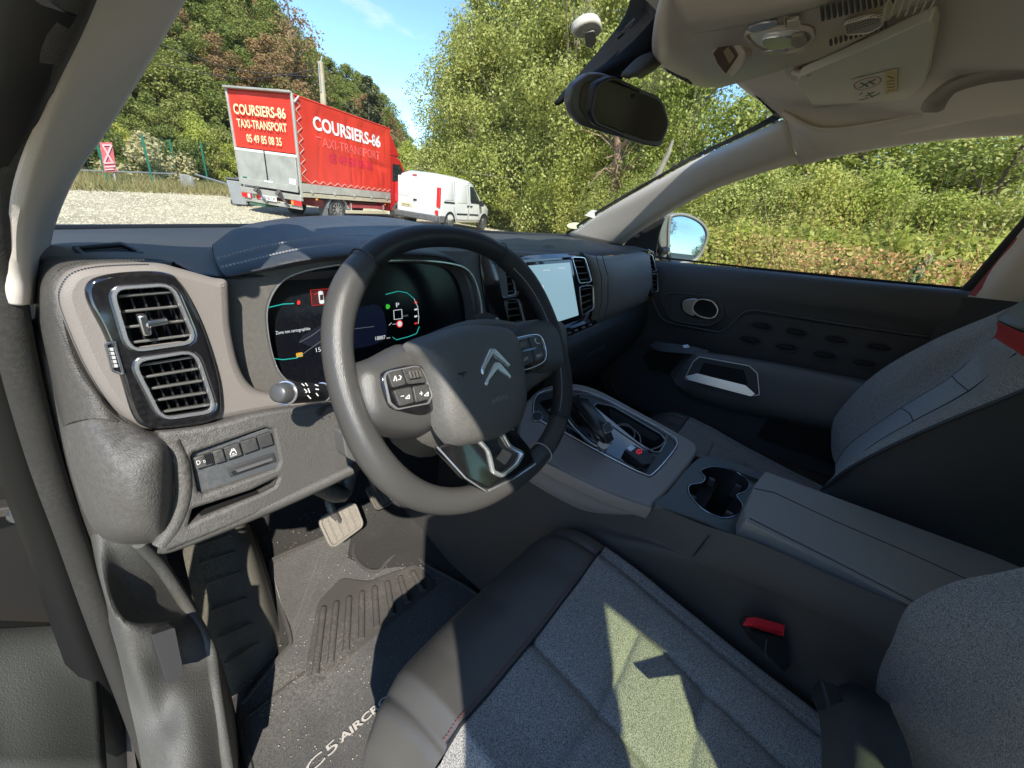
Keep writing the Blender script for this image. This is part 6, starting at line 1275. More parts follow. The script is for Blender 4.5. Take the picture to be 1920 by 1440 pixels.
# armrest lid
al = thing('armrest', 'grey padded centre armrest lid with twin stitching', 'armrest')
PA = plane(V((0, -.1, .922)), (.0, -.03, 1)); M_ARM = mat('grey armrest leatherette', (.27, .272, .265), .5, bump=.25, bscale=900)
plate('lid_front', rpx([(1438, 883), (1500, 903), (1452, 918), (1412, 912)], .1), PA, M_ARM, al, .03, .0, .004, 3) if 0 else None
plate('armrest_pad', rpx([(1436, 884), (1960, 1078), (2100, 1140), (2100, 1330), (1730, 1148), (1398, 974), (1396, 955), (1414, 910)], .045), PA, M_ARM, al, .034, .0, .008, 4)
stitches(al, [at(x, y, P=PA) for x, y in [(1405, 968), (1560, 1045), (1730, 1130), (1900, 1212)]], 74, (0, 0, .0006), .0008, mat('arm thread', (.42, .42, .42), .7), .62, 3)
stitches(al, [at(x, y, P=PA) for x, y in [(1400, 976), (1555, 1055), (1725, 1142), (1890, 1225)]], 74, (-.001, 0, -.002), .0008, bpy.data.materials['arm thread'], .62, 3)
lines('seam', [[(1414, 916), (1452, 924), (1560, 975), (1700, 1035), (1860, 1108), (2000, 1170)]], PA, mat('seam dark', (.05, .05, .05), .8), al, .0009, .0003)
lines('seam', [[(1405, 972), (1560, 1050), (1727, 1136), (1900, 1218)]], PA, bpy.data.materials['seam dark'], al, .0007, .0006)

# ---- seats
def seat_z(t):      # cross profile of the cushion: t in 0..1 from left to right
    return np.interp(t, [0, .03, .08, .16, .26, .5, .74, .84, .92, .97, 1.0], [-.16, -.07, -.02, .006, -.004, -.012, -.004, .006, .004, -.03, -.12])
SP = [(.150, .56), (.205, .60), (.240, .655), (.250, .71), (.235, .755), (.185, .783), (.125, .789), (.06, .783), (0, .774), (-.08, .762), (-.16, .752), (-.24, .745), (-.30, .74)]
def cushion_part(name, parent, m, y0, y1, x0, x1, dx, dy, dz, grooves=(), sc=1.0, ns=130, nl=120, t0=0, t1=1):
    """part of the seat cushion between two positions along its front-to-back profile"""
    prof = cr_pts([V((0, y, z)) for y, z in SP], 12); S_ = np.array([(p.y, p.z) for p in prof]); K = len(S_)
    seg = np.linspace(y0, y1, nl) * (K - 1) / (len(SP) - 1); vs = []
    for s in seg:
        i = int(min(K - 2, s)); f = s - i; y, z = S_[i] * (1 - f) + S_[i + 1] * f
        for k in range(ns):
            t = t0 + (t1 - t0) * k / (ns - 1); x = x0 + (x1 - x0) * t; zz = seat_z(t); fr_ = max(0, min(1, (s / 12 - 2.5) / 3))
            yy = y - (1 - fr_) * .05 * (abs(t - .5) * 2) ** 3.5; z_ = z + zz * (.35 + .65 * fr_)
            u = s / 12
            for g in grooves:
                if g[0] == 'x': d = abs(t - np.interp(u, g[1], g[2])); w_ = .0075
                else: d = abs(u - np.interp(t, g[1], g[2])); w_ = .055; 
                if g[0] == 'y' and not (g[1][0] <= t <= g[1][-1]): continue
                if g[0] == 'x' and not (g[1][0] <= u <= g[1][-1]): continue
                z_ -= .0045 * math.exp(-(d / w_) ** 2) + .0035 * math.exp(-(d / (w_ * 3.5)) ** 2)
            z_ += .0012 * mnoise.noise(V((x * 22, y * 22, 3 + dx)))
            vs.append(V((x + dx, yy + dy, z_ + dz)))
    fs = [(i * ns + j, i * ns + j + 1, (i + 1) * ns + j + 1, (i + 1) * ns + j) for i in range(nl - 1) for j in range(ns - 1)]
    return mesh(name, vs, fs, m, parent, True, None)
GR = [('x', [6, 12], [.46, .45]), ('x', [7.67, 12], [.75, .70]), ('x', [7.67, 12], [.17, .20]), ('y', [.17, .46, .75], [7.45, 7.7, 7.6]), ('y', [.17, .46, .75], [8.9, 9.05, 8.9]), ('y', [.17, .75], [10.3, 10.3]), ('x', [6, 12], [.88, .86]), ('x', [6, 12], [.10, .12])]
ds = thing('driver_seat', 'grey melange and black leather driver seat in the foreground, partly sunlit', 'car seat')
ps = thing('passenger_seat', 'grey melange passenger seat with a red band below the headrest', 'car seat')
for st_o, x0, x1, dx, dy, dz in ((ds, -.575, -.130, 0, 0, 0), (ps, -.560, -.130, .745, .055, -.05)):
    cushion_part('seat_cushion', st_o, M_FAB, 6.0, 12, x0, x1, dx, dy, dz, GR)
    cushion_part('front_leather', st_o, M_LEATH, 0, 5.98, x0, x1, dx, dy, dz, [('x', [2, 6], [.10, .12]), ('x', [2, 6], [.88, .86])], nl=60)
    prof = cr_pts([V((0, y, z)) for y, z in SP], 12); i6 = 12 * 6
    pts = []
    for k in range(0, 41):
        t = .12 + .76 * k / 40; y, z = prof[i6].y, prof[i6].z; pts.append(V((x0 + (x1 - x0) * t + dx, y + dy + .001, z + seat_z(t) + dz + .0012)))
    tube('piping', pts, .0016, M_BLK, st_o, ns=6); stitches(st_o, [p + V((0, .006, .0005)) for p in pts], 90, (0, 0, 0), .0006, M_STITCHR, .6, 1)
    for tt, t2 in ((.86, .86), (.88, .88)):
        q = []
        for s in range(6, 12):
            y, z = prof[min(len(prof) - 1, s * 12)].y, prof[min(len(prof) - 1, s * 12)].z; q.append(V((x0 + (x1 - x0) * tt + dx, y + dy, z + seat_z(tt) + dz + .0015)))
        stitches(st_o, q, 80, (0, 0, 0), .0005, mat('fabric thread', (.13, .13, .14), .8) if 'fabric thread' not in bpy.data.materials else bpy.data.materials['fabric thread'], .6, 6)
    box('seat_base', ((x0 + x1) / 2 + dx, -.06 + dy, .58 + dz), (.36, .44, .22), M_TRIM, st_o, bw=.02)
# driver backrest (its inner bolster shows at the lower right)
patch('backrest', [
    pr('X', [(2000, 1045, -.115), (2005, 1062, -.13), (2040, 1085, -.16), (2130, 1120, -.20), (2300, 1200, -.26)]),
    pr('X', [(1890, 1070, -.115), (1898, 1088, -.13), (1925, 1110, -.16), (2010, 1150, -.20), (2160, 1240, -.26)]),
    pr('X', [(1775, 1096, -.115), (1782, 1114, -.13), (1812, 1142, -.155), (1900, 1185, -.20), (2060, 1290, -.28)]),
    pr('X', [(1692, 1146, -.115), (1702, 1164, -.13), (1742, 1195, -.16), (1840, 1250, -.21), (2000, 1370, -.30)]),
    pr('X', [(1650, 1222, -.12), (1662, 1236, -.135), (1706, 1266, -.165), (1800, 1330, -.22), (1950, 1450, -.31)]),
    pr('X', [(1636, 1295, -.125), (1650, 1306, -.14), (1696, 1340, -.17), (1785, 1400, -.23), (1920, 1510, -.31)]),
    pr('X', [(1650, 1365, -.13), (1672, 1378, -.145), (1716, 1412, -.18), (1800, 1475, -.24), (1900, 1570, -.31)]),
    pr('X', [(1684, 1450, -.14), (1706, 1452, -.15), (1745, 1476, -.19), (1810, 1545, -.25), (1890, 1630, -.31)])], M_FAB, ds, 6, 6)
lines('seam', [[(1712, 1402), (1740, 1385), (1800, 1374), (1860, 1372), (1930, 1366)]], plane(at(1800, 1380, Y=-.232), V(CAM) - at(1800, 1380, Y=-.232)), bpy.data.materials['seam dark'], ds, .0009, 0) if 0 else None
patch('side_leather', [
    pr('Y', [(1520, 1308, -.17), (1560, 1290, -.19), (1620, 1268, -.235), (1648, 1255, -.27)]),
    pr('Y', [(1535, 1340, -.16), (1590, 1335, -.17), (1640, 1330, -.215), (1668, 1320, -.24)]),
    pr('Y', [(1540, 1400, -.15), (1600, 1400, -.155), (1660, 1395, -.19), (1700, 1395, -.215)]),
    pr('Y', [(1540, 1470, -.14), (1600, 1480, -.145), (1660, 1480, -.17), (1720, 1480, -.19)])], mat('dark side fabric', (.045, .049, .056), .75, bump=.3, bscale=600), ds, 5, 5)
# block behind the visible skin so that no light leaks
bmz = [(-.30, .62), (-.24, .80), (-.34, 1.0), (-.40, 1.30), (-.52, 1.32), (-.48, .9), (-.44, .6)]
def solidyz(name, pts, x0, x1, m, parent, bw=0):
    N = len(pts); vs = [V((x0, y, z)) for y, z in pts] + [V((x1, y, z)) for y, z in pts]
    o = mesh(name, vs, [list(range(N)), list(range(2 * N - 1, N - 1, -1))] + [(i, i + N, (i + 1) % N + N, (i + 1) % N) for i in range(N)], m, parent)
    if bw: bev(o, bw, 3)
    return o
solidyz('backrest_shell', [(-.36, .62), (-.33, .80), (-.43, 1.0), (-.47, 1.30), (-.56, 1.32), (-.52, .9), (-.48, .6)], -.56, -.20, M_LEATH, ds, .03)
solidyz('headrest', [(-.46, 1.34), (-.44, 1.45), (-.47, 1.52), (-.54, 1.52), (-.55, 1.36)], -.50, -.26, M_LEATH, ds, .03)
cl_ = box('belt_clip', at(1555, 1318, Y=-.17), (.035, .02, .022), M_BLK, None, Matrix.Rotation(.3, 3, 'Z'), bw=.004); tag(cl_, 'small black plastic belt guide between the driver seat cushion and backrest', 'belt guide')
# passenger backrest
pb_rows = [
    pr('X', [(1558, 832, .60), (1560, 800, .60), (1575, 768, .60), (1640, 702, .60), (1745, 640, .60), (1866, 588, .60), (1980, 540, .60)]),
    pr('X', [(1560, 852, .57), (1570, 816, .56), (1590, 790, .555), (1655, 725, .55), (1762, 660, .55), (1872, 604, .55), (1990, 556, .55)]),
    pr('X', [(1566, 870, .50), (1580, 848, .50), (1604, 824, .50), (1689, 765, .50), (1785, 705, .50), (1866, 630, .50), (1990, 575, .50)]),
    pr('X', [(1566, 886, .38), (1584, 866, .38), (1620, 836, .38), (1705, 775, .38), (1795, 716, .38), (1890, 640, .38), (2010, 600, .38)]),
    pr('X', [(1558, 902, .26), (1586, 876, .26), (1640, 832, .26), (1712, 790, .26), (1816, 733, .26), (1905, 662, .26), (2030, 630, .26)]),
    pr('X', [(1546, 910, .20), (1590, 868, .19), (1655, 826, .185), (1740, 784, .18), (1840, 738, .18), (1930, 690, .18), (2060, 640, .18)]),
    pr('X', [(1540, 920, .165), (1590, 880, .155), (1668, 838, .15), (1765, 794, .145), (1870, 752, .145), (1960, 715, .145), (2090, 660, .145)])]
patch('backrest', pb_rows, M_FAB, ps, 7, 7)
def on(i, f, k=0): # point on the backrest skin between control rows
    return [pb_rows[i][j].lerp(pb_rows[i + 1][j], f) for j in range(len(pb_rows[0]))]
M_QUILT = M_FABL
def lift(P, d): return [p + (V(CAM) - p).normalized() * d for p in P]
patch('quilted_panel', [lift(pb_rows[2][:6], .004), lift(pb_rows[3][:6], .012), lift(pb_rows[4][:6], .004)], M_QUILT, ps, 7, 6)
tube('panel_seam', lift(pb_rows[2][:6], .005), .0009, M_DEEP, ps, sub=6, ns=5); tube('panel_seam', lift(pb_rows[4][:6], .005), .0009, M_DEEP, ps, sub=6, ns=5)
for j in (3, 4): tube('panel_seam', cr_pts([lift([pb_rows[i][j]], .006 + .008 * (i == 3))[0] for i in (2, 3, 4)], 5), .0009, M_DEEP, ps, ns=5)
tube('edge_piping', lift(pb_rows[6], .002), .003, mat('piping dark', (.03, .033, .04), .6), ps, sub=6, ns=8)
rbp = [lift([at(1868, 603, X=.50), at(1922, 626, X=.26), at(2000, 655, X=.16)], .012), lift([at(1870, 618, X=.50), at(1920, 648, X=.25), at(1995, 685, X=.155)], .016), lift([at(1863, 632, X=.50), at(1918, 668, X=.24), at(1990, 712, X=.15)], .012)]
patch('red_band', rbp, mat('red band fabric', (.55, .025, .022), .85, bump=.6, bscale=600), ps, 5, 5)
patch('shoulder_leather', [lift([at(1872, 596, X=.56), at(1905, 575, X=.56), at(1960, 545, X=.56)], .02), lift([at(1870, 603, X=.52), at(1925, 625, X=.42), at(2010, 640, X=.3)], .036)], M_LEATHG, ps, 5, 5, thick=.004)
patch('backrest_side', [pb_rows[6], pr('X', [(1540, 925, .15), (1600, 935, .14), (1700, 930, .135), (1800, 930, .13), (1900, 920, .13), (2000, 900, .13), (2120, 850, .13)]), pr('X', [(1560, 960, .14), (1640, 1010, .14), (1760, 1060, .14), (1850, 1090, .14), (1950, 1120, .14), (2050, 1150, .14), (2200, 1150, .14)])], mat('black seat back leather', (.022, .022, .023), .6, bump=.3, bscale=500), ps, 6, 6)
solidyz('backrest_shell', [(-.28, .60), (-.24, .78), (-.34, 1.0), (-.42, 1.25), (-.50, 1.28), (-.48, .9), (-.42, .56)], .17, .60, M_LEATH, ps, .03)
# seat belt buckle
bk = thing('belt_buckle', 'black seat belt buckle with a red release button beside the driver seat', 'seat belt buckle')
Pb_ = plane(at(1437, 1178, X=-.165), (-.25, -.55, .9)); PbV = plane(at(1440, 1215, X=-.165), (-.75, -.55, .25))
plate('buckle_body', rpx([(1399, 1182), (1408, 1172), (1472, 1188), (1482, 1250), (1470, 1262), (1450, 1240), (1404, 1196)], .12), PbV, mat('buckle black', (.02, .02, .021), .5), bk, .018, .0, .003, 3)
plate('release_button', rpx([(1404, 1172), (1412, 1157), (1467, 1172), (1464, 1193)], .12), Pb_, mat('red button', (.85, .03, .045), .35), bk, .014, .004, .002)
plate('button_dish', rpx([(1411, 1172), (1460, 1184), (1460, 1190), (1424, 1182)], .2), Pb_, mat('red dish', (.5, .012, .02), .4), bk, .001, .0046)
plate('tongue_slot', rpx([(1403, 1179), (1464, 1195), (1466, 1200), (1405, 1184)], .2), Pb_, M_DEEP, bk, .01, .002, .001)
lines('mould_line', [[(1437, 1198), (1434, 1218), (1438, 1236)]], PbV, mat('mould grey', (.10, .10, .10), .5), bk, .0006, .0004)

# ---- passenger door
pd_ = thing('passenger_door', 'dark padded passenger door card with chrome handle pulls', 'car door')
M_DC = mat('blue black door trim', (.068, .072, .078), .5, bump=.3, bscale=900); M_DC2 = mat('black door vinyl', (.050, .051, .053), .55, bump=.3, bscale=900)
patch('door_card', [
    pr('X', [(1150, 476, .745), (1231, 488, .745), (1400, 503, .745), (1600, 523, .745), (1822, 544, .745), (2100, 572, .745)]),
    pr('X', [(1150, 484, .72), (1231, 495, .715), (1400, 511, .712), (1600, 532, .71), (1815, 552, .71), (2100, 582, .71)]),
    pr('X', [(1160, 510, .71), (1232, 525, .705), (1400, 545, .70), (1600, 572, .70), (1800, 598, .70), (2080, 630, .70)]),
    pr('X', [(1165, 545, .715), (1232, 570, .712), (1380, 590, .712), (1580, 600, .712), (1780, 640, .712), (2060, 690, .712)]),
    pr('X', [(1160, 590, .73), (1225, 620, .728), (1370, 640, .728), (1560, 670, .728), (1740, 700, .728), (2000, 760, .728)]),
    pr('X', [(1140, 640, .735), (1190, 680, .735), (1330, 720, .735), (1520, 760, .735), (1700, 800, .735), (1950, 860, .735)]),
    pr('X', [(1120, 700, .735), (1150, 740, .735), (1280, 800, .735), (1460, 860, .735), (1640, 920, .735), (1900, 980, .735)])], M_DC, pd_, 6, 6)
PD = plane(V((.71, 0, 1.0)), (-1, 0, .0))
# swage line round the handle recess and along the quilted panel
sl_ = [(1222, 560), (1236, 590), (1252, 604), (1290, 612), (1330, 620), (1350, 622), (1366, 614), (1390, 590), (1406, 583), (1430, 584), (1560, 605), (1740, 632)]
tube('swage_line', [at(x, y, X=.706) for x, y in sl_], .0035, M_DC, pd_, sub=5)
patch('quilted_panel', [pr('X', [(1260, 612, .708), (1330, 624, .706), (1362, 620, .706), (1400, 590, .706), (1560, 610, .706), (1745, 636, .706)]), pr('X', [(1265, 630, .712), (1335, 645, .71), (1370, 650, .71), (1420, 648, .71), (1560, 668, .71), (1720, 690, .71)]), pr('X', [(1270, 650, .716), (1340, 662, .716), (1380, 672, .716), (1430, 684, .716), (1560, 712, .716), (1690, 740, .716)])], M_DC2, pd_, 6, 5)
for x, y in [(1428, 611), (1493, 623), (1568, 637), (1648, 651), (1405, 637), (1474, 651), (1546, 666), (1620, 681)]:
    w_ = 17 + (x - 1400) * .02; pq = plane(at(x, y, X=.7030), (-1, 0, 0)); ring('dimple_rim', [(x + (w_ + 2) * math.cos(a), y + 7 * math.sin(a) + (w_ + 2) * .16 * math.cos(a)) for a in np.linspace(0, 6.28, 18)[:-1]], pq, M_DC2, pd_, .0014, .0016, 0); plate('quilt_dimple', [(x + w_ * math.cos(a), y + 5.5 * math.sin(a) + w_ * .16 * math.cos(a)) for a in np.linspace(0, 6.28, 18)[:-1]], pq, mat('dimple shade', (.010, .010, .011), .7) if x == 1428 else bpy.data.materials['dimple shade'], pd_, .002, .0005, .0008, 2, .8)  # black plates put the shade of the dimples into the colour
hr = [(1248, 575), (1246, 560), (1262, 549), (1330, 556), (1352, 568), (1356, 590), (1342, 605), (1322, 610), (1268, 602), (1254, 590)]
hb = plate('handle_recess', spx(hr, 4), plane(V((.706, 0, 1)), (-1, 0, 0)), M_DC2, pd_, .004, .002, .0015); ring('recess_rim', spx(hr, 4), plane(V((.706, 0, 1)), (-1, 0, 0)), M_DC, hb, .003, .003, .002)
Ph = plane(V((.700, 0, 1)), (-1, 0, 0))
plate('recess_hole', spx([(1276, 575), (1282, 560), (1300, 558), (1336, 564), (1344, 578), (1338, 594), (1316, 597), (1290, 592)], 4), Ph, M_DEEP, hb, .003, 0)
ring('handle_loop', spx([(1310, 562), (1332, 563), (1344, 573), (1346, 586), (1335, 596), (1312, 592), (1300, 578)], 4), Ph, M_CHROME, hb, .0028, .004, .004)
plate('handle_lever', spx([(1284, 562), (1308, 560), (1300, 575), (1304, 592), (1286, 586), (1280, 574)], 4), Ph, M_SATIN, hb, .008, .008, .003, 3)
# arm rest with grab pull
arm = [pr('X', [(1255, 700, .70), (1290, 662, .70), (1310, 658, .70), (1420, 674, .70), (1620, 712, .70), (1760, 745, .70)]),
       pr('X', [(1262, 712, .655), (1296, 672, .648), (1320, 666, .645), (1420, 682, .643), (1610, 722, .643), (1740, 760, .643)]),
       pr('X', [(1266, 720, .645), (1292, 704, .636), (1330, 706, .632), (1440, 732, .630), (1600, 768, .630), (1730, 800, .630)]),
       pr('X', [(1270, 726, .65), (1300, 735, .642), (1340, 746, .638), (1440, 770, .636), (1580, 800, .636), (1720, 830, .636)]),
       pr('X', [(1275, 732, .70), (1305, 748, .70), (1345, 762, .70), (1440, 785, .70), (1575, 815, .70), (1715, 850, .70)])]
patch('armrest', arm, mat('grey door armrest', (.125, .128, .13), .5, bump=.25, bscale=900), pd_, 7, 6)
Pg = plane(at(1350, 700, X=.622), (-1, -.05, .25)); go = rpx([(1300, 678), (1312, 669), (1405, 686), (1420, 700), (1424, 740), (1408, 742), (1284, 710)], .12)
gp_ = plate('pull_cup', go, Pg, M_DC2, pd_, .008, .004, .002); ring('pull_trim', go, Pg, M_SATIN, gp_, .0016, .002, .005)
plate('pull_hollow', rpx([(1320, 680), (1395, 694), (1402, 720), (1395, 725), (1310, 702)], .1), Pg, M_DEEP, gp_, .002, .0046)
plate('chrome_bar', rpx([(1286, 705), (1308, 700), (1398, 722), (1416, 738), (1408, 743), (1290, 712)], .12), Pg, M_CHROME, gp_, .004, .008, .002)
plate('switch_plate', rpx([(1216, 650), (1228, 640), (1300, 650), (1330, 658), (1325, 668), (1290, 664), (1240, 660)], .2), plane(V((.690, 0, 1)), (-1, 0, .4)), mat('switch plate blue black', (.03, .034, .042), .35), pd_, .01, .004, .002)
plate('window_switch', rpx([(1280, 648), (1290, 646), (1294, 652), (1283, 653)], .2), plane(V((.686, 0, 1)), (-1, 0, .4)), mat('switch silver', (.45, .45, .45), .3, .6), pd_, .004, .006, .001)
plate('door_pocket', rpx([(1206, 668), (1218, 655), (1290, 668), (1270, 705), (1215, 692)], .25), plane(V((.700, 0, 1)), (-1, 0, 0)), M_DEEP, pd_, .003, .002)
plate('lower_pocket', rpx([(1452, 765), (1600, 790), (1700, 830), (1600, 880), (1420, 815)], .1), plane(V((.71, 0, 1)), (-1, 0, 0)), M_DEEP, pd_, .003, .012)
tube('speaker_ring', [at(1210 + 62 * math.cos(a) - (20 if math.sin(a) > 0 else 0) * math.sin(a), 705 + 58 * math.sin(a) + 22 * math.cos(a), X=.715) for a in np.linspace(2.2, 5.6, 16)], .004, M_DC2, pd_, sub=2)
box('outer_door_skin', (.80, -.05, .80), (.03, 1.1, .60), CP, pd_, bw=.01)
tube('window_seal', [at(x, y, X=.745) for x, y in [(1160, 474), (1400, 501), (1600, 521), (1822, 542), (2100, 570)]], .003, M_SEAL, pd_, sub=3)
# rear edge: black channel of the window, centre post trim with belt
patch('door_glass', [[at(1165, 470, X=.76), at(1822, 540, X=.76)], [at(1180, 440, X=.755), at(1840, 480, X=.75)], [V((.70, .45, 1.40)), V((.67, -.30, 1.56))]], M_GLASS, pd_, 4, 4)
tube('window_channel', [at(1795, 560, X=.735), at(1826, 530, X=.735), at(1870, 480, X=.728), at(1940, 400, X=.715), at(2010, 320, X=.70)], .011, M_SEAL, pd_, sub=4)
bp = thing('centre_post', 'pale centre post trim with a red and grey seat belt behind the passenger window', 'pillar trim')
patch('post_trim', [pr('X', [(1815, 556, .70), (1860, 500, .695), (1925, 420, .69), (2000, 320, .67)]), pr('X', [(1870, 562, .67), (1900, 520, .665), (1960, 460, .66), (2050, 380, .64)]), pr('X', [(1990, 575, .66), (2010, 560, .66), (2060, 500, .65), (2150, 430, .63)])], M_LINER, bp, 5, 5)
patch('post_lower', [pr('X', [(1790, 556, .71), (1862, 562, .69), (1960, 572, .66), (2100, 590, .66)]), pr('X', [(1740, 640, .70), (1810, 640, .68), (1900, 640, .66), (2050, 700, .66)]), pr('X', [(1690, 740, .70), (1750, 740, .69), (1850, 760, .67), (2000, 800, .66)])], mat('black post plastic', (.014, .014, .015), .5), bp, 5, 5)
patch('red_strip', [pr('X', [(1816, 553, .698), (1850, 512, .695), (1905, 445, .692)]), pr('X', [(1828, 556, .690), (1862, 516, .688), (1915, 452, .685)])], mat('plain red strip', (.35, .05, .06), .4), bp, 4, 2)  # narrow red strip along the front edge of the post trim
# sail panel and outside mirror
patch('sail_panel', [pr('X', [(1168, 462, .725), (1192, 470, .735), (1228, 484, .745)]), pr('X', [(1185, 440, .73), (1212, 440, .74), (1236, 440, .748)]), pr('X', [(1212, 424, .735), (1232, 413, .742), (1250, 402, .75)])], mat('black sail plastic', (.012, .012, .013), .5), pd_, 4, 4, thick=.004)
om = thing('door_mirror', 'grey passenger door mirror reflecting sky and distant trees', 'door mirror')
_mv = V(ray(1290, 448)); Pm = plane(at(1290, 448, X=.90), V((.12, -.98, .03)).normalized() - _mv)
mo_ = spx([(1256, 415), (1262, 404), (1285, 403), (1312, 415), (1326, 434), (1324, 455), (1312, 480), (1296, 491), (1258, 489), (1254, 450)], 4)
plate('mirror_housing', spx([(1240, 410), (1258, 400), (1288, 401), (1316, 413), (1328, 433), (1327, 456), (1314, 484), (1298, 493), (1250, 492), (1238, 480)], 4), Pm, mat('grey green mirror paint', (.13, .14, .125), .35, coat=.5), om, .09, -.004, .02, 5)
ring('housing_lip', mo_, Pm, mat('mirror lip', (.20, .21, .20), .4), om, .005, .004, -.002)
mg_ = plate('mirror_glass', spx([(1259, 418), (1264, 408), (1285, 407), (1309, 418), (1322, 435), (1320, 454), (1309, 477), (1295, 487), (1261, 486), (1257, 450)], 4), Pm, mat('sky blue mirror tint', (.30, .42, .54), .0, 1), om, .004, -.002)  # blue tint painted in to deepen the reflected sky
tube('mirror_foot', [at(1238, 470, X=.77), at(1250, 468, X=.84)], .012, mat('black mirror foot', (.015, .015, .016), .5), om, ns=12)

# ---- left door aperture: seals, sill, hinge area
lf = thing('door_aperture', 'dark door frame, rubber seals and sill of the open driver door', 'door frame')
tube('door_seal', [at(120, -60, Y=.32), at(88, 30, Y=.345), at(40, 150, Y=.395), at(8, 260, Y=.435), at(-12, 340, Y=.46), at(-14, 430, Y=.48), at(2, 520, Y=.50), at(18, 600, Y=.505), at(50, 740, Y=.52), at(90, 880, Y=.53), at(135, 1010, Y=.54), at(190, 1170, Y=.53), at(250, 1330, Y=.50), at(300, 1470, Y=.46)], .0115, M_SEAL, lf, sub=5, ns=10)
tube('outer_channel', [at(70, -60, Y=.33), at(30, 60, Y=.37), at(-10, 160, Y=.40), at(-50, 300, Y=.46), at(-50, 450, Y=.5), at(-30, 600, Y=.52), at(8, 740, Y=.55), at(45, 880, Y=.57), at(90, 1010, Y=.58), at(140, 1170, Y=.57), at(195, 1330, Y=.55), at(240, 1470, Y=.52)], .018, mat('black channel', (.008, .008, .008), .6, spec=.25), lf, sub=5, ns=10)
patch('pillar_paint', [pr('Y', [(-150, -60, .42), (-40, -60, .38), (60, -60, .36)]), pr('Y', [(-200, 150, .48), (-100, 150, .44), (0, 140, .41)]), pr('Y', [(-240, 400, .56), (-140, 400, .53), (-50, 400, .51)]), pr('Y', [(-240, 700, .64), (-120, 700, .62), (10, 740, .58)]), pr('Y', [(-200, 1000, .68), (-60, 1000, .66), (85, 1005, .62)]), pr('Y', [(-100, 1400, .66), (60, 1400, .63), (215, 1380, .57)])], mat('dark hinge pillar', (.012, .011, .011), .55, spec=.2), lf, 5, 5)
patch('inner_trim_strip', [pr('Y', [(58, 562, .555), (78, 560, .54)]), pr('Y', [(52, 640, .54), (92, 650, .52)]), pr('Y', [(82, 760, .545), (122, 780, .52)]), pr('Y', [(118, 880, .55), (148, 890, .52)]), pr('Y', [(150, 985, .55), (188, 1000, .53)]), pr('Y', [(185, 1080, .55), (225, 1060, .53)])], M_TEXBLK, lf, 3, 5, thick=.003)
patch('kick_strip', [pr('Y', [(22, 572, .51), (56, 572, .535)]), pr('Y', [(42, 680, .515), (74, 690, .54)]), pr('Y', [(80, 820, .52), (112, 830, .545)]), pr('Y', [(120, 950, .53), (150, 960, .55)]), pr('Y', [(165, 1080, .53), (192, 1080, .55)]), pr('Y', [(215, 1220, .52), (240, 1210, .54)])], mat('light grained seal cover', (.15, .15, .14), .8, bump=.8, bscale=500, dust=.5), lf, 3, 5)
cs_ = thing('check_strap', 'greasy metal door check strap with a round bolt at the left edge', 'check strap')
box('strap', at(-10, 955, Y=.60), (.09, .02, .012), mat('greasy steel', (.10, .09, .08), .4, .6, dust=.4), cs_, Matrix.Rotation(.3, 3, 'Y'), bw=.002)
lathe('bolt', [(0, .008), (.008, .008), (.010, .004), (.010, 0)], mat('bolt steel', (.22, .23, .26), .3, .9), cs_, frame(at(38, 962, Y=.59), (1, 0, 0), (0, -1, .1)), 14)
# sill trim (kick plate) with pocket and bonnet lever
M_SILL = mat('grained grey sill plastic', (.078, .078, .075), .58, bump=.5, bscale=650, dust=.25)
sp_ = thing('sill_trim', 'scuffed grey plastic sill and footwell side trim beside the pedals', 'sill trim')
patch('sill_panel', [
    pr('Y', [(150, 960, .545), (190, 985, .53), (225, 1015, .52), (262, 1018, .52), (300, 1030, .55)]),
    pr('Y', [(175, 1050, .55), (192, 1070, .51), (232, 1085, .53), (290, 1090, .55), (335, 1085, .57)]),
    pr('Y', [(195, 1120, .54), (210, 1140, .49), (258, 1145, .515), (312, 1140, .53), (365, 1130, .55)]),
    pr('Y', [(205, 1170, .52), (232, 1180, .48), (278, 1180, .48), (330, 1175, .50), (385, 1180, .52)]),
    pr('Y', [(222, 1230, .50), (250, 1240, .475), (300, 1250, .48), (345, 1245, .49), (397, 1235, .49)]),
    pr('Y', [(240, 1310, .48), (275, 1330, .46), (310, 1335, .45), (350, 1320, .44), (400, 1290, .45)]),
    pr('Y', [(258, 1390, .45), (285, 1400, .43), (320, 1400, .41), (365, 1390, .40), (412, 1370, .41)]),
    pr('Y', [(270, 1470, .42), (300, 1480, .39), (340, 1480, .37), (385, 1480, .365), (430, 1470, .38)])], M_SILL, sp_, 6, 6)
tube('ridge', pr('Y', [(262, 1018, .515), (300, 1060, .535), (340, 1120, .54), (375, 1180, .52), (396, 1225, .495), (404, 1290, .45), (416, 1370, .41), (432, 1470, .375)]), .007, M_SILL, sp_, sub=5)
patch('sill_drop', [pr('Y', [(262, 1020, .52), (330, 1110, .54), (375, 1180, .525), (398, 1235, .49), (416, 1370, .41), (432, 1470, .375)]), pr('Y', [(300, 1045, .60), (360, 1130, .61), (400, 1200, .60), (430, 1290, .56), (455, 1400, .50), (470, 1500, .47)])], M_SILL, sp_, 5, 3)
PBo = plane(at(310, 1222, Y=.468), (.15, -1, .45))
bn = plate('bonnet_lever', rpx([(279, 1186), (322, 1171), (340, 1260), (309, 1277)], .1), PBo, mat('dark grey lever', (.035, .035, .037), .5), None, .02, .012, .003, 3); tag(bn, 'rectangular dark grey bonnet release lever set in the sill trim', 'bonnet release lever')
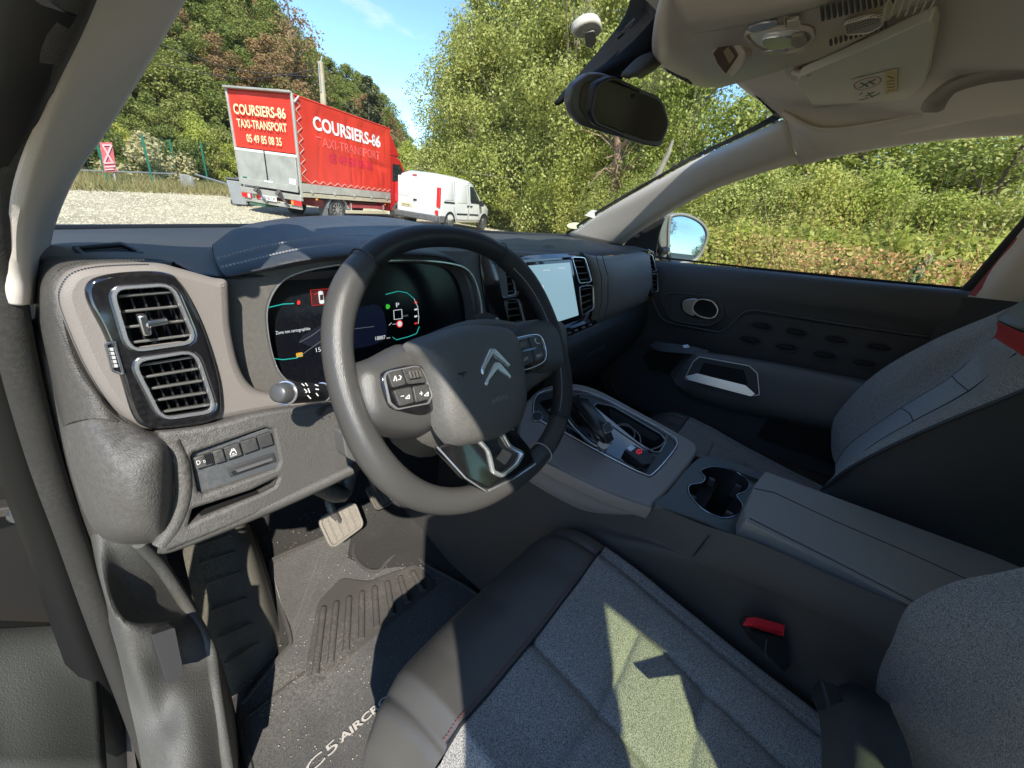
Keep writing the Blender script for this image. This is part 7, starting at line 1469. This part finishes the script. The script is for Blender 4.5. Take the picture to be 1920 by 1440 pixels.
# open door's card at the lower left
dr = thing('driver_door', 'grey green lower card of the open driver door at the bottom left corner', 'car door')
patch('door_card', [pr('Y', [(-200, 1225, .62), (-60, 1210, .62), (60, 1200, .61), (158, 1190, .60)]), pr('Y', [(-200, 1250, .60), (-60, 1235, .60), (60, 1225, .59), (162, 1218, .58)]), pr('Y', [(-200, 1330, .56), (-60, 1320, .56), (60, 1310, .55), (166, 1300, .55)]), pr('Y', [(-200, 1460, .50), (-60, 1460, .50), (60, 1460, .49), (172, 1460, .49)])], mat('grey green door plastic', (.045, .048, .044), .5, bump=.35, bscale=700, dust=.12), dr, 5, 5, thick=.02)
tube('speaker_edge', pr('Y', [(-60, 1330, .545), (10, 1336, .545), (60, 1372, .53), (80, 1440, .50), (82, 1500, .48)]), .008, bpy.data.materials['grey green door plastic'], dr, sub=4)
bxp = mat('dark sill paint', (.055, .05, .05), .5, dust=.4, dustcol=(.25, .17, .11))
patch('rocker', [pr('Y', [(60, 900, .66), (150, 1000, .62), (200, 1100, .60)]), pr('Y', [(100, 1200, .64), (185, 1210, .60), (225, 1220, .57)]), pr('Y', [(150, 1480, .56), (215, 1480, .53), (262, 1480, .48)])], bxp, lf, 4, 4)

# ---- floor, mat, pedals, footrest
fl = patch('footwell_carpet', [
    [at(300, 1000, Y=.80), at(500, 930, Y=.92), at(700, 900, Y=.95), at(900, 940, Y=.80), V((-.13, .75, .50))],
    [at(330, 1100, Y=.72), at(520, 1020, Z=.44), at(720, 960, Z=.44), at(900, 1000, Z=.43), V((-.15, .60, .44))],
    [at(380, 1250, Z=.41), at(560, 1180, Z=.415), at(740, 1120, Z=.415), at(900, 1100, Z=.415), V((-.16, .40, .43))],
    [at(420, 1420, Z=.41), at(600, 1400, Z=.412), at(760, 1360, Z=.412), at(900, 1300, Z=.412), V((-.16, .2, .43))],
    [V((-.66, .2, .41)), V((-.55, .15, .41)), V((-.4, .1, .41)), V((-.3, .05, .41)), V((-.16, .0, .43))]], M_CARPET, None, 6, 6)
tag(fl, 'black carpet of the driver footwell', kind='structure')
mt_ = thing('floor_mat', 'black carpet floor mat with a ribbed heel pad and silver lettering, specked with grit', 'floor mat')
Mz = .424
mo2 = [(508, 1062), (520, 1045), (600, 1012), (640, 990), (690, 985), (663, 1025), (668, 1050), (688, 1068), (710, 1070), (724, 1055), (745, 1040), (772, 1040), (800, 1060), (890, 1112), (910, 1160), (880, 1400), (840, 1560), (520, 1560), (470, 1440), (450, 1360), (450, 1325), (462, 1310), (530, 1225), (545, 1200), (525, 1130)]
def mat_pt(x, y): 
    p = at(x, y, Z=Mz); 
    if p.y > .72: p = at(x, y, P=((0, .72, Mz), V((0, -.35, 1)))) 
    return p
mpts = [mat_pt(x, y) for x, y in spx(mo2, 4)]; N = len(mpts)
# triangulated fine sheet: outline fan replaced by a height grid clipped to the outline
base = [(p.x, p.y) for p in mpts]
def inside(x, y):
    c = False; j = N - 1
    for i in range(N):
        xi, yi = base[i]; xj, yj = base[j]
        if (yi > y) != (yj > y) and x < (xj - xi) * (y - yi) / (yj - yi) + xi: c = not c
        j = i
    return c
def mz(x, y): return Mz + max(0, y - .72) * .35 + .0025 * mnoise.noise(V((x * 9, y * 9, 0)))
o = mesh('mat_carpet', [V((x, y, mz(x, y))) for x, y in base] + [V((x, y, mz(x, y) - .008)) for x, y in base], [list(range(N))[::-1]] + [(i, (i + 1) % N, (i + 1) % N + N, i + N) for i in range(N)], mat('black mat pile', (.034, .033, .032), 1, bump=1, bscale=600, sheen=.5, mix2=(.085, .081, .077), m2scale=600, dust=.3), mt_)
tube('bound_edge', [p + V((0, 0, .001)) for p in mpts], .0045, mat('mat binding', (.06, .056, .052), .9, bump=.6, bscale=700, dust=.4), mt_, True, ns=6)
# groove that runs across the mat and the pad with ribs
lines('mat_groove', [[(462, 1345), (560, 1270), (640, 1210), (760, 1130), (820, 1098)]], (V((0, 0, Mz)), V((0, 0, 1))), mat('groove', (.07, .065, .058), .9), mt_, .0022, .001)
padm = mat('heel pad felt', (.06, .056, .052), .95, bump=.8, bscale=500, dust=.3)
hp_ = plate('heel_pad', rpx([(572, 1262), (596, 1130), (640, 1085), (690, 1092), (780, 1058), (822, 1100), (690, 1205), (590, 1290)], .2), (V((0, 0, Mz)), V((0, 0, 1))), padm, mt_, .003, .0035, .001)
for k in range(8):
    f = k / 7; a = (602 + 165 * f, 1130 - 62 * f); b = (590 + 205 * f, 1278 - 165 * f); a = (a[0] + 6, a[1] + 6)
    A, B = at(*a, Z=Mz), at(*b, Z=Mz); tube('rib', [A.lerp(B, .06) + V((0, 0, .005)), B.lerp(A, .06) + V((0, 0, .005))], .0070, padm, hp_, ns=8)
PMt = (V((0, 0, Mz)), V((0, 0, 1)))
M_SILV = mat('silver lettering', (.55, .50, .44), .45, .2)
ptext('lettering', 'C5', (578, 1456), (636, 1402), PMt, M_SILV, mt_, .0022, 24, bold=.0); ptext('lettering', 'AIRCROSS', (640, 1395), (752, 1296), PMt, M_SILV, mt_, .0022, 17, bold=.03)
# grit
n = 900; x = nrg.uniform(-.62, -.16, n); y = nrg.uniform(.30, .85, n); P = np.stack([x, y, np.array([mz(a, b) + .002 for a, b in zip(x, y)])], 1); k = nrg.uniform(.0006, .0016, (n, 1)); Z = np.array([0, 0, 1.0])
co = np.stack([P + [1, 0, 0] * k, P + [-.5, .8, 0] * k, P + [-.5, -.8, 0] * k, P + Z * k], 1).reshape(-1, 3)
tri = np.array([[0, 1, 3], [1, 2, 3], [2, 0, 3]])[None] + (np.arange(n) * 4)[:, None, None]
tag(fastmesh('grit', co, tri.reshape(-1, 3), M_STONE, None, 3), 'pale grit specks scattered on the floor mat', 'grit', kind='stuff')
# footrest
fr_ = thing('footrest', 'worn grey ribbed footrest left of the pedals', 'footrest')
FR = [[at(338, 1010, Y=.74), at(395, 985, Y=.76), at(445, 968, Y=.78), at(468, 985, Y=.79)],
      [at(352, 1080, Y=.70), at(415, 1060, Y=.71), at(468, 1040, Y=.72), at(492, 1060, Y=.73)],
      [at(385, 1200, Y=.62), at(440, 1180, Y=.63), at(495, 1150, Y=.64), at(522, 1160, Y=.65)],
      [at(425, 1320, Y=.55), at(455, 1290, Y=.565), at(510, 1235, Y=.58), at(542, 1205, Y=.60)]]
M_FR = mat('worn footrest plastic', (.12, .115, .10), .6, bump=.4, bscale=300, dust=.8, dustcol=(.42, .36, .24))
patch('footrest_plate', FR, M_FR, fr_, 5, 5)
patch('footrest_side', [[r[3] for r in FR], [r[3] + V((.012, .02, -.05)) for r in FR]], M_DEEP, fr_, 4, 2)
mbr = []
for k in range(6):
    f = .12 + k * .14; i = min(2, int(f * 3)); g = f * 3 - i; L_ = [FR[i][j].lerp(FR[i + 1][j], g) for j in range(4)]; L2_ = [FR[min(2, int((f + .05) * 3))][j].lerp(FR[min(2, int((f + .05) * 3)) + 1][j], (f + .05) * 3 - min(2, int((f + .05) * 3))) for j in range(4)]
    tube('rib', [L_[0].lerp(L_[1], .4) + V((0, -.003, .002)), L_[1].lerp(L_[2], .5) + V((0, -.004, .003)), L2_[3] + V((-.01, -.004, .004))], .0022, M_FR, fr_, ns=5)
# pedals
def pedal(name, lab, q, P, hub, w_, ribs, m=None):
    t = thing(name, lab, 'pedal'); m = m or mat('dusty pedal rubber', (.20, .18, .15), .65, dust=.9, dustcol=(.48, .41, .31)); n = P[1]
    pad = plate('pedal_pad', rpx(q, .22), P, m, t, .014, 0, .004, 3)
    ring('pad_rim', rpx(q, .22), P, m, pad, .003, .0025, .001)
    TL_, TR_, BR_, BL_ = [V((*p, 0)) for p in q]
    for k in range(ribs):
        f = (k + 1) / (ribs + 1); a = TL_.lerp(TR_, f); b = BL_.lerp(BR_, f); a, b = a.lerp(b, .08), b.lerp(a, .08); lines('rib', [[(a.x, a.y), (b.x, b.y)]], P, m, pad, .0016, .002)
    c = at(sum(p[0] for p in q) / 4, sum(p[1] for p in q) / 4, P=P) - n * .01
    tube('pedal_arm', [c, c + V((-.005, .03, .06)), hub], w_, mat('pedal arm steel', (.12, .11, .10), .5, .5, dust=.6), t, sub=5, rs=[w_, w_, w_ * .9])
    return t
Pbk = plane(at(638, 985, Y=.64), (.05, -.78, .62)); nb_ = Pbk[1]
pedal('brake_pedal', 'dusty ribbed brake pedal in the sun', [(597, 974), (664, 942), (681, 985), (622, 1028)], Pbk, at(650, 890, Y=.80), .009, 4)
Pac = plane(at(712, 935, Y=.72), (.05, -.78, .62)); pedal('accelerator_pedal', 'dark ribbed accelerator pedal right of the brake pedal', [(686, 915), (722, 905), (736, 942), (706, 956)], Pac, at(700, 870, Y=.84), .008, 3, mat('dark pedal rubber', (.10, .09, .08), .6, dust=.6))
tube('cable_duct', [at(590, 905, Y=.62), at(640, 925, Y=.64), at(655, 880, Y=.66)], .02, mat('duct plastic', (.03, .03, .03), .5, dust=.4), None, sub=5); tag(bpy.data.objects['cable_duct'], 'dark plastic duct under the dashboard above the brake pedal', 'duct')
